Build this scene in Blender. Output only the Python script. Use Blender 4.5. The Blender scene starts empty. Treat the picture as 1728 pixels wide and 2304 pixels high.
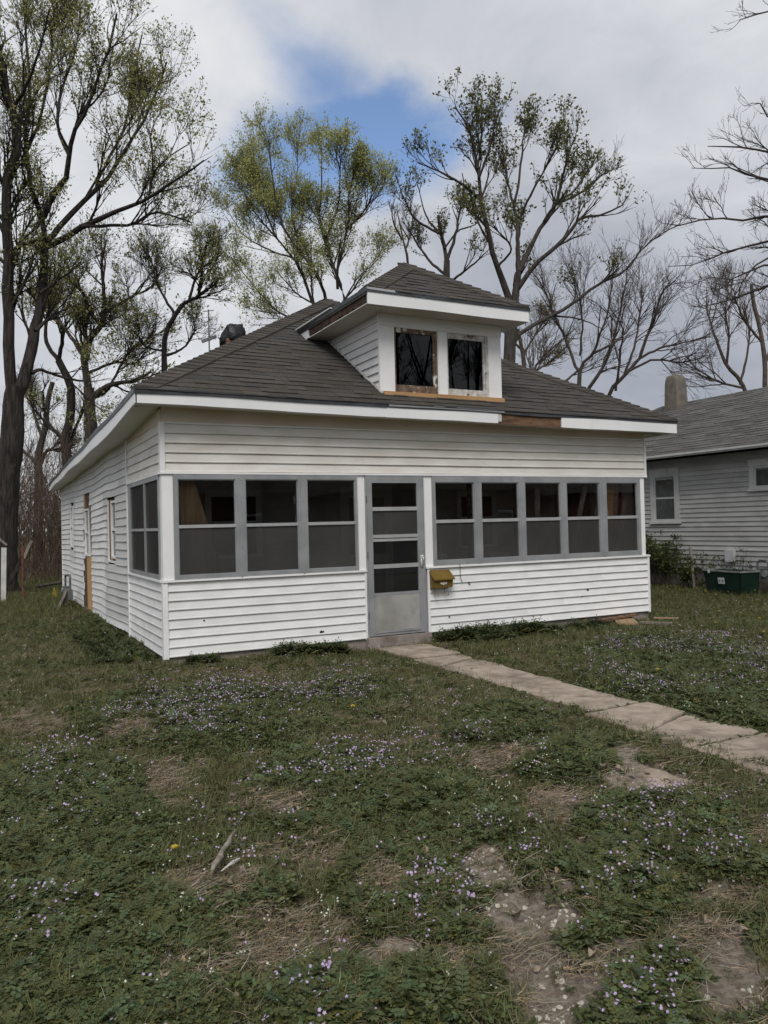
import bpy, math, random
import numpy as np
from mathutils import Vector, Matrix

random.seed(11)
RNG = np.random.default_rng(7)
SC = bpy.context.scene
COL = SC.collection

# ------------------------------------------------------------------ camera
cam_data = bpy.data.cameras.new('camera')
cam = bpy.data.objects.new('camera', cam_data)
COL.objects.link(cam)
CAM = np.array([-1.8988, -9.2805, 1.5993])
_r = (0.88933788, -0.45660059, -0.02437274)
_u = (0.01458215, -0.02495421, 0.99958224)
_f = (0.45701804, 0.88932176, 0.0155345)
cam.matrix_world = Matrix(((_r[0], _u[0], -_f[0], CAM[0]), (_r[1], _u[1], -_f[1], CAM[1]),
                           (_r[2], _u[2], -_f[2], CAM[2]), (0, 0, 0, 1)))
cam_data.sensor_fit = 'VERTICAL'
cam_data.sensor_height = 36.0
cam_data.lens = 1778.12 / 2304 * 36
cam_data.clip_end = 2000
SC.camera = cam

# ------------------------------------------------------------------ sun
SUN_DIR = Vector((-0.34, -0.62, 0.90)).normalized()      # towards the sun
sd = bpy.data.lights.new('sun', 'SUN')
sd.energy = 1.5
sd.angle = math.radians(28)
sd.color = (1.0, 0.965, 0.92)
sun = bpy.data.objects.new('sun', sd)
COL.objects.link(sun)
sun.rotation_euler = SUN_DIR.to_track_quat('Z', 'Y').to_euler()

# ------------------------------------------------------------------ sky
world = bpy.data.worlds.new('World')
SC.world = world
world.use_nodes = True
wn, wl = world.node_tree.nodes, world.node_tree.links
wn.clear()


def wnode(t, **kw):
    n = wn.new(t)
    for k, v in kw.items():
        if k.startswith('i_'):
            n.inputs[int(k[2:])].default_value = v
        else:
            setattr(n, k, v)
    return n


def wmath(op, a, b=None, clamp=False):
    n = wn.new('ShaderNodeMath')
    n.operation = op
    n.use_clamp = clamp
    for i, v in enumerate((a, b)):
        if v is None:
            continue
        if isinstance(v, (int, float)):
            n.inputs[i].default_value = v
        else:
            wl.new(v, n.inputs[i])
    return n.outputs[0]


tc = wnode('ShaderNodeTexCoord')
sky = wnode('ShaderNodeTexSky', sky_type='NISHITA', sun_disc=False)
sky.sun_elevation = math.asin(SUN_DIR.z)
sky.sun_rotation = math.atan2(SUN_DIR.x, SUN_DIR.y)
sky.air_density = 1.0
sky.dust_density = 0.6
skym = wnode('ShaderNodeMix', data_type='RGBA', blend_type='MULTIPLY')
skym.inputs[0].default_value = 1
wl.new(sky.outputs[0], skym.inputs[6])
skym.inputs[7].default_value = (0.136, 0.141, 0.150, 1)
# cloud deck: noise in the direction, flattened towards the horizon like a layer of cloud overhead
sep = wnode('ShaderNodeSeparateXYZ')
wl.new(tc.outputs['Generated'], sep.inputs[0])
zz = wmath('ADD', wmath('MAXIMUM', sep.outputs[2], 0.0), 0.28)
cx = wmath('DIVIDE', sep.outputs[0], zz)
cy = wmath('DIVIDE', sep.outputs[1], zz)
comb = wnode('ShaderNodeCombineXYZ')
wl.new(cx, comb.inputs[0])
wl.new(cy, comb.inputs[1])


def wnoise(scale, detail, rough, off, dist=0.0):
    mp = wnode('ShaderNodeMapping')
    mp.inputs[1].default_value = off
    wl.new(comb.outputs[0], mp.inputs[0])
    n = wnode('ShaderNodeTexNoise')
    n.inputs['Scale'].default_value = scale
    n.inputs['Detail'].default_value = detail
    n.inputs['Roughness'].default_value = rough
    n.inputs['Distortion'].default_value = dist
    wl.new(mp.outputs[0], n.inputs['Vector'])
    return n.outputs['Fac']


def wramp(v, stops):
    r = wnode('ShaderNodeValToRGB')
    el = r.color_ramp.elements
    while len(el) < len(stops):
        el.new(0.5)
    for e, (p, c) in zip(el, stops):
        e.position = p
        e.color = (c[0], c[1], c[2], 1)
    wl.new(v, r.inputs[0])
    return r.outputs[0]


edge = wnoise(2.6, 8, 0.58, (3.1, 1.7, 0), 0.3)
soft = wnoise(0.5, 4, 0.5, (5.0, -4.0, 0), 0.2)
fine = wnoise(5.5, 6, 0.6, (8.2, 2.2, 0), 0.4)
gaps = wnoise(0.8, 3, 0.5, (14.3, 6.9, 0), 0.2)


def gap_at(c, ax, w_long, w_short):
    """A break in the cloud round a direction, long along ax; 0 in the middle, 1 at its rim."""
    c = Vector(c).normalized()
    ax = Vector(ax)
    ax = (ax - c * ax.dot(c)).normalized()
    ay = c.cross(ax).normalized()
    d1 = wnode('ShaderNodeVectorMath', operation='DOT_PRODUCT')
    wl.new(tc.outputs['Generated'], d1.inputs[0])
    d1.inputs[1].default_value = ax / w_long
    d2 = wnode('ShaderNodeVectorMath', operation='DOT_PRODUCT')
    wl.new(tc.outputs['Generated'], d2.inputs[0])
    d2.inputs[1].default_value = ay / w_short
    d3 = wnode('ShaderNodeVectorMath', operation='DOT_PRODUCT')
    wl.new(tc.outputs['Generated'], d3.inputs[0])
    d3.inputs[1].default_value = c
    r2 = wmath('ADD', wmath('POWER', d1.outputs['Value'], 2.0), wmath('POWER', d2.outputs['Value'], 2.0))
    back = wmath('MULTIPLY', wmath('LESS_THAN', d3.outputs['Value'], 0.0), 50.0)
    return wmath('ADD', wmath('SQRT', r2), back)


hole = gap_at((0.3766, 0.8190, 0.4329), (0.213, -0.135, 0.050), 0.190, 0.078)
low1 = gap_at((0.741, 0.640, 0.195), (0.6, -0.6, 0.1), 0.06, 0.018)
open_n = wmath('MULTIPLY', wmath('SUBTRACT', edge, 0.5), 1.5)
h1 = wmath('ADD', hole, open_n)
h2 = wmath('ADD', wmath('ADD', low1, 1.2), open_n)
# scattered breaks elsewhere in the deck
h3 = wmath('ADD', wmath('MULTIPLY', wmath('SUBTRACT', 0.86, gaps), 9.0), wmath('MULTIPLY', open_n, 0.6))
hmin = wmath('MINIMUM', wmath('MINIMUM', h1, h2), h3)
cover_r = wnode('ShaderNodeMapRange', interpolation_type='SMOOTHSTEP')
cover_r.inputs[1].default_value = 0.60
cover_r.inputs[2].default_value = 1.10
wl.new(hmin, cover_r.inputs[0])
tone = wmath('ADD', wmath('MULTIPLY', soft, 0.85), wmath('MULTIPLY', fine, 0.15))
cloud = wramp(tone, [(0.37, (0.315, 0.34, 0.395)), (0.47, (0.40, 0.42, 0.47)), (0.55, (0.56, 0.58, 0.615)), (0.64, (0.74, 0.75, 0.77))])
rim = wramp(hmin, [(0.0, (0, 0, 0)), (0.50, (0.10, 0.10, 0.10)), (1.0, (0, 0, 0))])
addr = wnode('ShaderNodeMix', data_type='RGBA', blend_type='ADD')
addr.inputs[0].default_value = 0.5
wl.new(cloud, addr.inputs[6])
wl.new(rim, addr.inputs[7])
mixc = wnode('ShaderNodeMix', data_type='RGBA')
wl.new(cover_r.outputs[0], mixc.inputs[0])
wl.new(skym.outputs[2], mixc.inputs[6])
wl.new(addr.outputs[2], mixc.inputs[7])
bg = wnode('ShaderNodeBackground')
bg.inputs[1].default_value = 0.72
wl.new(mixc.outputs[2], bg.inputs[0])
out = wnode('ShaderNodeOutputWorld')
wl.new(bg.outputs[0], out.inputs[0])

SC.view_settings.view_transform = 'Standard'
SC.view_settings.look = 'None'
SC.view_settings.exposure = 0.68
SC.view_settings.gamma = 1.0
SC.view_settings.use_curve_mapping = False
SC.cycles.max_bounces = 8
SC.cycles.transparent_max_bounces = 16

# ------------------------------------------------------------------ materials


def mat(name, col, col2=None, nscale=6.0, rough=0.75, bump=0.0, bscale=40.0, metal=0.0, spec=0.35, stretch=(1, 1, 1), tint=None, lo=0.38, hi=0.62, trans=0.0, bdist=0.01, detail=5.0):
    m = bpy.data.materials.new(name)
    m.use_nodes = True
    nt = m.node_tree
    N, L = nt.nodes, nt.links
    b = N['Principled BSDF']
    b.inputs['Roughness'].default_value = rough
    b.inputs['Metallic'].default_value = metal
    b.inputs['Specular IOR Level'].default_value = spec
    co = N.new('ShaderNodeTexCoord')
    mp = N.new('ShaderNodeMapping')
    mp.inputs[3].default_value = stretch
    L.new(co.outputs['Object'], mp.inputs[0])
    src = None
    if col2 is not None:
        nz = N.new('ShaderNodeTexNoise')
        nz.inputs['Scale'].default_value = nscale
        nz.inputs['Detail'].default_value = detail
        L.new(mp.outputs[0], nz.inputs['Vector'])
        rp = N.new('ShaderNodeValToRGB')
        rp.color_ramp.elements[0].position = lo
        rp.color_ramp.elements[1].position = hi
        rp.color_ramp.elements[0].color = (*col, 1)
        rp.color_ramp.elements[1].color = (*col2, 1)
        L.new(nz.outputs['Fac'], rp.inputs[0])
        src = rp.outputs[0]
    else:
        rgb = N.new('ShaderNodeRGB')
        rgb.outputs[0].default_value = (*col, 1)
        src = rgb.outputs[0]
    if tint:
        at = N.new('ShaderNodeAttribute')
        at.attribute_name = 'tint'
        mx = N.new('ShaderNodeMix')
        mx.data_type = 'RGBA'
        mx.blend_type = 'MULTIPLY'
        mx.inputs[0].default_value = 1
        L.new(src, mx.inputs[6])
        L.new(at.outputs['Color'], mx.inputs[7])
        src = mx.outputs[2]
    L.new(src, b.inputs['Base Color'])
    if bump:
        nb = N.new('ShaderNodeTexNoise')
        nb.inputs['Scale'].default_value = bscale
        nb.inputs['Detail'].default_value = 6
        L.new(mp.outputs[0], nb.inputs['Vector'])
        bp = N.new('ShaderNodeBump')
        bp.inputs['Strength'].default_value = bump
        bp.inputs['Distance'].default_value = bdist
        L.new(nb.outputs['Fac'], bp.inputs['Height'])
        L.new(bp.outputs[0], b.inputs['Normal'])
    if trans:
        tr = N.new('ShaderNodeBsdfTranslucent')
        L.new(src, tr.inputs[0])
        ms = N.new('ShaderNodeMixShader')
        ms.inputs[0].default_value = trans
        L.new(b.outputs[0], ms.inputs[1])
        L.new(tr.outputs[0], ms.inputs[2])
        L.new(ms.outputs[0], N['Material Output'].inputs[0])
    return m


def overlay(m, col, scale, lo, hi, stretch=(1, 1, 1), amount=1.0):
    """Blend a second colour over a material's base colour by another noise (dirt, stains, peeling)."""
    nt = m.node_tree
    N, L = nt.nodes, nt.links
    b = N['Principled BSDF']
    old = b.inputs['Base Color'].links[0].from_socket
    co = N.new('ShaderNodeTexCoord')
    mp = N.new('ShaderNodeMapping')
    mp.inputs[3].default_value = stretch
    L.new(co.outputs['Object'], mp.inputs[0])
    nz = N.new('ShaderNodeTexNoise')
    nz.inputs['Scale'].default_value = scale
    nz.inputs['Detail'].default_value = 7
    nz.inputs['Roughness'].default_value = 0.6
    L.new(mp.outputs[0], nz.inputs['Vector'])
    r = N.new('ShaderNodeMapRange')
    r.inputs[1].default_value = lo
    r.inputs[2].default_value = hi
    r.inputs[4].default_value = amount
    L.new(nz.outputs['Fac'], r.inputs[0])
    mx = N.new('ShaderNodeMix')
    mx.data_type = 'RGBA'
    L.new(r.outputs[0], mx.inputs[0])
    L.new(old, mx.inputs[6])
    mx.inputs[7].default_value = (*col, 1)
    L.new(mx.outputs[2], b.inputs['Base Color'])
    return m


def glass(name, tint=(0.62, 0.64, 0.64), refl=1.0):
    m = bpy.data.materials.new(name)
    m.use_nodes = True
    N, L = m.node_tree.nodes, m.node_tree.links
    N.clear()
    o = N.new('ShaderNodeOutputMaterial')
    t = N.new('ShaderNodeBsdfTransparent')
    t.inputs[0].default_value = (*tint, 1)
    g = N.new('ShaderNodeBsdfGlossy')
    g.inputs['Roughness'].default_value = 0.0
    g.inputs[0].default_value = (refl, refl, refl, 1)
    f = N.new('ShaderNodeFresnel')
    f.inputs[0].default_value = 1.42
    x = N.new('ShaderNodeMixShader')
    L.new(f.outputs[0], x.inputs[0])
    L.new(t.outputs[0], x.inputs[1])
    L.new(g.outputs[0], x.inputs[2])
    L.new(x.outputs[0], o.inputs[0])
    return m


def mesh_screen(name):
    m = bpy.data.materials.new(name)
    m.use_nodes = True
    N, L = m.node_tree.nodes, m.node_tree.links
    N.clear()
    o = N.new('ShaderNodeOutputMaterial')
    t = N.new('ShaderNodeBsdfTransparent')
    d = N.new('ShaderNodeBsdfDiffuse')
    co = N.new('ShaderNodeTexCoord')
    nz = N.new('ShaderNodeTexNoise')
    nz.inputs['Scale'].default_value = 1.6
    nz.inputs['Detail'].default_value = 6
    L.new(co.outputs['Object'], nz.inputs['Vector'])
    rp = N.new('ShaderNodeValToRGB')
    rp.color_ramp.elements[0].color = (0.040, 0.040, 0.041, 1)
    rp.color_ramp.elements[1].color = (0.125, 0.122, 0.117, 1)
    L.new(nz.outputs['Fac'], rp.inputs[0])
    L.new(rp.outputs[0], d.inputs[0])
    x = N.new('ShaderNodeMixShader')
    x.inputs[0].default_value = 0.40
    L.new(t.outputs[0], x.inputs[1])
    L.new(d.outputs[0], x.inputs[2])
    L.new(x.outputs[0], o.inputs[0])
    return m


M = {}
def vary(m, lo=.93, hi=1.03):
    """each board a slightly different shade"""
    N_, L_ = m.node_tree.nodes, m.node_tree.links
    bs = N_['Principled BSDF']
    old = bs.inputs['Base Color'].links[0].from_socket
    oi = N_.new('ShaderNodeObjectInfo')
    r = N_.new('ShaderNodeMapRange')
    r.inputs[3].default_value = lo
    r.inputs[4].default_value = hi
    L_.new(oi.outputs['Random'], r.inputs[0])
    mx = N_.new('ShaderNodeVectorMath')
    mx.operation = 'SCALE'
    L_.new(old, mx.inputs[0])
    L_.new(r.outputs[0], mx.inputs['Scale'])
    L_.new(mx.outputs[0], bs.inputs['Base Color'])
    return m


M['vinyl'] = overlay(mat('vinyl_siding', (0.70, 0.70, 0.69), (0.78, 0.78, 0.775), 3.0, 0.5, bump=0.05, bscale=14, stretch=(1, 1, 3)), (0.50, 0.47, 0.40), 1.3, 0.60, 0.80, (1, 1, 2.0), 0.45)
M['vinyl_up'] = overlay(mat('vinyl_upper', (0.64, 0.61, 0.555), (0.72, 0.70, 0.66), 2.2, 0.55, bump=0.05, bscale=14, stretch=(1, 1, 3)), (0.42, 0.36, 0.27), 1.1, 0.52, 0.78, (0.6, 0.6, 3.0), 0.5)  # beige tint also takes in the warm bounce light under the eave
M['vinyl_old'] = overlay(mat('vinyl_weathered', (0.56, 0.555, 0.54), (0.70, 0.70, 0.69), 1.6, 0.6, bump=0.08, bscale=10, stretch=(1, 0.5, 3)), (0.40, 0.38, 0.34), 1.7, 0.55, 0.8, (1, 0.5, 2), 0.4)
for k_ in ('vinyl', 'vinyl_up', 'vinyl_old'):
    vary(M[k_])
M['trim'] = overlay(mat('white_trim', (0.74, 0.74, 0.735), (0.80, 0.80, 0.80), 2.5, 0.45), (0.5, 0.47, 0.42), 3.0, 0.64, 0.84, (1, 1, 0.4), 0.5)
M['frieze'] = overlay(mat('frieze_panel', (0.56, 0.485, 0.385), (0.64, 0.575, 0.48), 1.2, 0.6), (0.40, 0.34, 0.25), 0.9, 0.52, 0.8, (0.5, 0.5, 2), 0.5)  # beige panel, warmed further to carry ground bounce in its colour
M['fascia'] = overlay(mat('white_fascia', (0.74, 0.745, 0.755), (0.80, 0.80, 0.805), 1.5, 0.35, bump=0.04, bscale=5), (0.52, 0.50, 0.46), 2.2, 0.66, 0.86, (1, 1, 0.5), 0.5)
M['soffit'] = mat('soffit', (0.60, 0.57, 0.52), (0.66, 0.635, 0.59), 1.5, 0.6)
M['drip'] = mat('drip_edge', (0.050, 0.056, 0.062), (0.085, 0.092, 0.10), 4, 0.4, metal=0.3)
M['alu'] = overlay(mat('aluminium', (0.29, 0.30, 0.31), (0.37, 0.375, 0.385), 3, 0.42, metal=0.35, bump=0.03, bscale=30), (0.22, 0.21, 0.19), 5, 0.58, 0.8, (1, 1, 0.5), 0.5)
M['door_panel'] = overlay(mat('door_panel', (0.33, 0.325, 0.305), (0.44, 0.435, 0.415), 2.6, 0.38, metal=0.3, bump=0.25, bscale=4.5, bdist=0.03), (0.22, 0.20, 0.165), 3.2, 0.5, 0.7, (1, 1, 0.6), 0.6)
M['alu_light'] = mat('aluminium_light', (0.42, 0.425, 0.43), (0.50, 0.505, 0.51), 4, 0.35, metal=0.35)
M['glass'] = glass('window_glass', (0.945, 0.95, 0.95), 0.8)
M['glass_dark'] = glass('attic_glass', (0.30, 0.31, 0.32), 0.9)
M['screen'] = mesh_screen('insect_screen')
M['wood_new'] = overlay(mat('raw_pine', (0.36, 0.20, 0.085), (0.46, 0.28, 0.13), 5, 0.7, stretch=(0.3, 6, 6), bump=0.1, bscale=20), (0.22, 0.12, 0.05), 7, 0.58, 0.74, (0.3, 5, 5), 0.7)
M['wood_ply'] = overlay(mat('plywood', (0.42, 0.25, 0.095), (0.52, 0.33, 0.15), 4, 0.7, stretch=(6, 6, 0.4)), (0.28, 0.15, 0.06), 6, 0.6, 0.75, (5, 5, 0.4), 0.6)
M['wood_old'] = overlay(mat('rotten_wood', (0.075, 0.042, 0.026), (0.19, 0.105, 0.058), 9, 0.85, bump=0.5, bscale=30, stretch=(1, 1, 4)), (0.24, 0.17, 0.11), 14, 0.62, 0.74, (1, 1, 3), 0.7)
M['wood_grey'] = overlay(mat('grey_wood', (0.15, 0.125, 0.10), (0.27, 0.235, 0.20), 6, 0.85, bump=0.4, bscale=25, stretch=(5, 5, 0.6)), (0.09, 0.075, 0.06), 9, 0.6, 0.75, (4, 4, 0.5), 0.7)
M['sash'] = overlay(mat('weathered_sash', (0.085, 0.052, 0.035), (0.19, 0.135, 0.10), 12, 0.8, bump=0.3, bscale=40), (0.60, 0.59, 0.56), 9.0, 0.57, 0.62, (1, 1, 0.7), 1.0)
M['sash_white'] = overlay(mat('peeling_white_sash', (0.36, 0.345, 0.32), (0.58, 0.57, 0.55), 12, 0.8, bump=0.3, bscale=40), (0.11, 0.075, 0.05), 10.0, 0.58, 0.63, (1, 1, 0.7), 1.0)
M['concrete'] = overlay(mat('concrete', (0.22, 0.175, 0.135), (0.37, 0.31, 0.25), 7.0, 0.9, bump=0.6, bscale=60, detail=10, lo=.3, hi=.7), (0.135, 0.108, 0.083), 2.2, 0.48, 0.68, (1, 1, 1), 0.85)
M['foundation'] = overlay(mat('foundation', (0.20, 0.17, 0.15), (0.29, 0.25, 0.22), 5, 0.9, bump=0.4, bscale=30), (0.12, 0.10, 0.08), 3, 0.5, 0.7)
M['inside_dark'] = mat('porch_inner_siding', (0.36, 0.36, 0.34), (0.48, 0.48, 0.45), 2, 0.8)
M['asphalt'] = mat('asphalt', (0.045, 0.045, 0.046), (0.065, 0.064, 0.063), 30, 0.9, bump=0.3, bscale=90)
M['far_brick'] = mat('far_brick', (0.12, 0.06, 0.045), (0.17, 0.09, 0.07), 3, 0.9)
M['rafter'] = overlay(mat('bare_rafter', (0.095, 0.052, 0.030), (0.18, 0.105, 0.060), 5, 0.85, bump=0.4, bscale=25, stretch=(1, 1, 5)), (0.055, 0.030, 0.02), 6, 0.54, 0.70, (1, 1, 3), 0.7)
M['wood_rot'] = overlay(mat('dark_rotten_wood', (0.030, 0.018, 0.013), (0.085, 0.048, 0.030), 9, 0.9, bump=0.6, bscale=30), (0.16, 0.105, 0.07), 14, 0.62, 0.74, (1, 1, 3), 0.6)
M['ncurtain'] = mat('grey_curtain', (0.10, 0.10, 0.098), (0.17, 0.17, 0.165), 6, 0.9)
M['ply_dull'] = overlay(mat('dull_plywood', (0.25, 0.165, 0.090), (0.34, 0.235, 0.140), 4, 0.8, stretch=(6, 6, 0.4)), (0.16, 0.10, 0.06), 6, 0.6, 0.75, (5, 5, 0.4), 0.6)
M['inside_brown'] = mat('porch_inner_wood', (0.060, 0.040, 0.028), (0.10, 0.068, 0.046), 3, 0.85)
M['black'] = mat('dark_void', (0.012, 0.011, 0.010), (0.02, 0.018, 0.016), 3, 0.9)
M['inner_trim'] = mat('porch_inner_trim', (0.64, 0.64, 0.62), (0.74, 0.74, 0.72), 3, 0.7)
M['shingle'] = overlay(mat('asphalt_shingle', (0.041, 0.0368, 0.0330), (0.070, 0.0632, 0.0570), 55, 0.92, bump=0.6, bscale=220, tint=True, spec=0.2, bdist=0.004), (0.10, 0.093, 0.086), 120, 0.62, 0.75, (1, 1, 1), 0.35)
M['roof_deck'] = mat('roof_underlay', (0.05, 0.047, 0.043), (0.07, 0.066, 0.06), 20, 0.95)
M['nshingle'] = overlay(mat('grey_shingle', (0.080, 0.077, 0.074), (0.130, 0.126, 0.120), 40, 0.92, bump=0.5, bscale=160, tint=True, spec=0.2), (0.18, 0.175, 0.165), 90, 0.6, 0.75, (1, 1, 1), 0.35)
M['nclap'] = overlay(mat('grey_clapboard', (0.40, 0.395, 0.387), (0.48, 0.475, 0.465), 2.2, 0.7, bump=0.1, bscale=20, stretch=(1, 1, 3)), (0.24, 0.235, 0.225), 2.6, 0.56, 0.76, (1, 0.5, 2), 0.5)
vary(M['nclap'], .88, 1.05)
M['ntrim'] = overlay(mat('grey_trim', (0.50, 0.505, 0.50), (0.57, 0.57, 0.565), 4, 0.6), (0.28, 0.26, 0.23), 6, 0.58, 0.74, (1, 1, 0.6), 0.6)
M['stucco'] = overlay(mat('chimney_render', (0.12, 0.105, 0.088), (0.18, 0.16, 0.135), 6, 0.95, bump=0.6, bscale=40), (0.13, 0.115, 0.10), 3, 0.5, 0.7)
M['brick'] = mat('old_brick', (0.19, 0.085, 0.055), (0.27, 0.13, 0.09), 14, 0.9, bump=0.4, bscale=60)
M['tarp'] = mat('black_plastic', (0.006, 0.006, 0.007), (0.010, 0.010, 0.012), 8, 0.42, bump=0.6, bscale=9, bdist=0.05, spec=0.35)
M['mailbox'] = overlay(mat('mustard_paint', (0.125, 0.078, 0.016), (0.155, 0.100, 0.023), 5, 0.38, bump=0.05, bscale=15), (0.09, 0.06, 0.02), 9, 0.62, 0.78, (1, 1, 1), 0.6)
M['rust_bracket'] = mat('rusty_brass', (0.26, 0.17, 0.07), (0.36, 0.26, 0.14), 14, 0.6)
M['emblem'] = mat('worn_emblem', (0.40, 0.36, 0.27), (0.60, 0.57, 0.50), 40, 0.5)
M['bin'] = overlay(mat('green_plastic', (0.006, 0.022, 0.015), (0.010, 0.032, 0.022), 4, 0.5), (0.05, 0.055, 0.05), 7, 0.62, 0.8, (1, 1, 1), 0.5)
M['bin_rim'] = mat('bin_rim', (0.16, 0.18, 0.17), (0.26, 0.28, 0.27), 6, 0.5)
M['sticker'] = mat('white_sticker', (0.55, 0.57, 0.60), (0.66, 0.67, 0.70), 20, 0.5)
M['pipe'] = mat('grey_pipe', (0.10, 0.105, 0.11), (0.16, 0.165, 0.17), 8, 0.55, metal=0.3)
M['yellow'] = mat('yellow_plastic', (0.34, 0.25, 0.02), (0.42, 0.32, 0.04), 8, 0.5)
M['rust'] = mat('rusty_steel', (0.085, 0.035, 0.022), (0.15, 0.065, 0.04), 14, 0.8, bump=0.3, bscale=40)
M['white_paint'] = overlay(mat('chalky_white_paint', (0.46, 0.46, 0.44), (0.58, 0.58, 0.56), 5, 0.8, bump=0.2, bscale=30), (0.24, 0.19, 0.16), 3.0, 0.54, 0.7, (1, 1, 0.4), 0.8)
M['white_plastic'] = mat('white_plastic', (0.55, 0.55, 0.53), (0.66, 0.66, 0.64), 6, 0.5)
M['wire'] = mat('black_wire', (0.02, 0.02, 0.02), None, rough=0.5)
M['bark_dark'] = overlay(mat('dark_bark', (0.018, 0.015, 0.013), (0.050, 0.041, 0.035), 5, 0.95, bump=1.0, bscale=7, stretch=(2.6, 2.6, 0.35), bdist=0.10), (0.10, 0.088, 0.076), 9, 0.60, 0.74, (2, 2, 0.4), 0.6)
M['bark_mid'] = overlay(mat('brown_bark', (0.038, 0.030, 0.025), (0.078, 0.064, 0.053), 5, 0.95, bump=0.8, bscale=14, stretch=(2.4, 2.4, 0.5), bdist=0.04), (0.10, 0.115, 0.06), 3, 0.56, 0.72, (1, 1, 0.5), 0.5)
M['bark_grey'] = mat('grey_bark', (0.032, 0.027, 0.023), (0.068, 0.058, 0.050), 6, 0.95, bump=0.7, bscale=16, stretch=(2.4, 2.4, 0.5), bdist=0.03)
M['bark_bare'] = mat('bare_bark', (0.040, 0.032, 0.028), (0.072, 0.058, 0.050), 6, 0.95, bump=0.5, bscale=16)
M['bark_far'] = mat('far_bark', (0.060, 0.046, 0.039), (0.098, 0.077, 0.064), 6, 0.95)
M['brush'] = mat('dry_brush', (0.085, 0.058, 0.043), (0.15, 0.11, 0.085), 1.2, 0.95)
M['leaf_olive'] = mat('olive_leaves', (0.22, 0.23, 0.075), (0.34, 0.34, 0.135), 1.3, 0.6, tint=True, trans=0.5)
M['leaf_lime'] = mat('lime_leaves', (0.31, 0.335, 0.11), (0.45, 0.46, 0.19), 1.2, 0.6, tint=True, trans=0.5)
M['leaf_green'] = mat('green_leaves', (0.095, 0.105, 0.032), (0.165, 0.17, 0.06), 1.4, 0.6, tint=True, trans=0.4)
M['leaf_bush'] = mat('bush_leaves', (0.040, 0.060, 0.014), (0.095, 0.115, 0.032), 2.4, 0.65, tint=True, trans=0.25)
M['weed'] = mat('weed_leaves', (0.048, 0.062, 0.020), (0.108, 0.118, 0.042), 2.0, 0.6, tint=True, trans=0.2)
M['weed_light'] = mat('chickweed_leaves', (0.062, 0.086, 0.026), (0.115, 0.138, 0.050), 2.5, 0.6, tint=True, trans=0.25)
M['grass'] = mat('grass_blades', (0.066, 0.080, 0.026), (0.162, 0.154, 0.064), 1.0, 0.7, tint=True, trans=0.2)
M['straw'] = mat('dead_grass', (0.17, 0.13, 0.09), (0.30, 0.24, 0.175), 3.0, 0.85, tint=True)
M['deadleaf'] = mat('dead_leaves', (0.20, 0.145, 0.10), (0.34, 0.27, 0.20), 5, 0.85, tint=True)
M['petal'] = mat('lilac_petals', (0.42, 0.30, 0.52), (0.56, 0.45, 0.65), 8, 0.6, tint=True, trans=0.2)
M['petal_w'] = mat('white_petals', (0.50, 0.52, 0.42), (0.62, 0.63, 0.55), 8, 0.6)
M['petal_y'] = mat('yellow_petals', (0.60, 0.44, 0.02), (0.68, 0.53, 0.05), 12, 0.6)
M['stone'] = mat('pale_stones', (0.34, 0.31, 0.26), (0.52, 0.49, 0.43), 5, 0.9, bump=0.3, bscale=40)
M['crumb'] = mat('soil_crumbs', (0.07, 0.052, 0.038), (0.13, 0.10, 0.075), 9, 0.95)
M['paper'] = mat('white_scrap', (0.42, 0.40, 0.37), (0.55, 0.53, 0.50), 9, 0.7)

# ------------------------------------------------------------------ mesh helpers


def link(name, me, parent=None):
    o = bpy.data.objects.new(name, me)
    COL.objects.link(o)
    if parent is not None:
        o.parent = parent
    return o


def raw(name, V, F, material, parent=None, smooth=False, tints=None):
    me = bpy.data.meshes.new(name)
    me.from_pydata([tuple(v) for v in V], [], [tuple(f) for f in F])
    me.materials.append(material)
    if smooth:
        me.polygons.foreach_set('use_smooth', [True] * len(me.polygons))
    if tints is not None:
        at = me.color_attributes.new('tint', 'FLOAT_COLOR', 'POINT')
        at.data.foreach_set('color', np.asarray(tints, dtype=np.float32).ravel())
    me.update()
    return link(name, me, parent)


def fast_mesh(name, V, F, material, parent=None, smooth=False, tints=None):
    """numpy arrays; F all quads (or all tris)."""
    V = np.asarray(V, dtype=np.float32)
    F = np.asarray(F, dtype=np.int32)
    k = F.shape[1]
    me = bpy.data.meshes.new(name)
    me.vertices.add(len(V))
    me.vertices.foreach_set('co', V.ravel())
    me.loops.add(F.size)
    me.loops.foreach_set('vertex_index', F.ravel())
    me.polygons.add(len(F))
    me.polygons.foreach_set('loop_start', np.arange(0, F.size, k, dtype=np.int32))
    me.polygons.foreach_set('loop_total', np.full(len(F), k, dtype=np.int32))
    if smooth:
        me.polygons.foreach_set('use_smooth', np.ones(len(F), dtype=bool))
    me.materials.append(material)
    if tints is not None:
        at = me.color_attributes.new('tint', 'FLOAT_COLOR', 'POINT')
        at.data.foreach_set('color', np.asarray(tints, dtype=np.float32).ravel())
    me.update(calc_edges=True)
    return link(name, me, parent)


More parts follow.
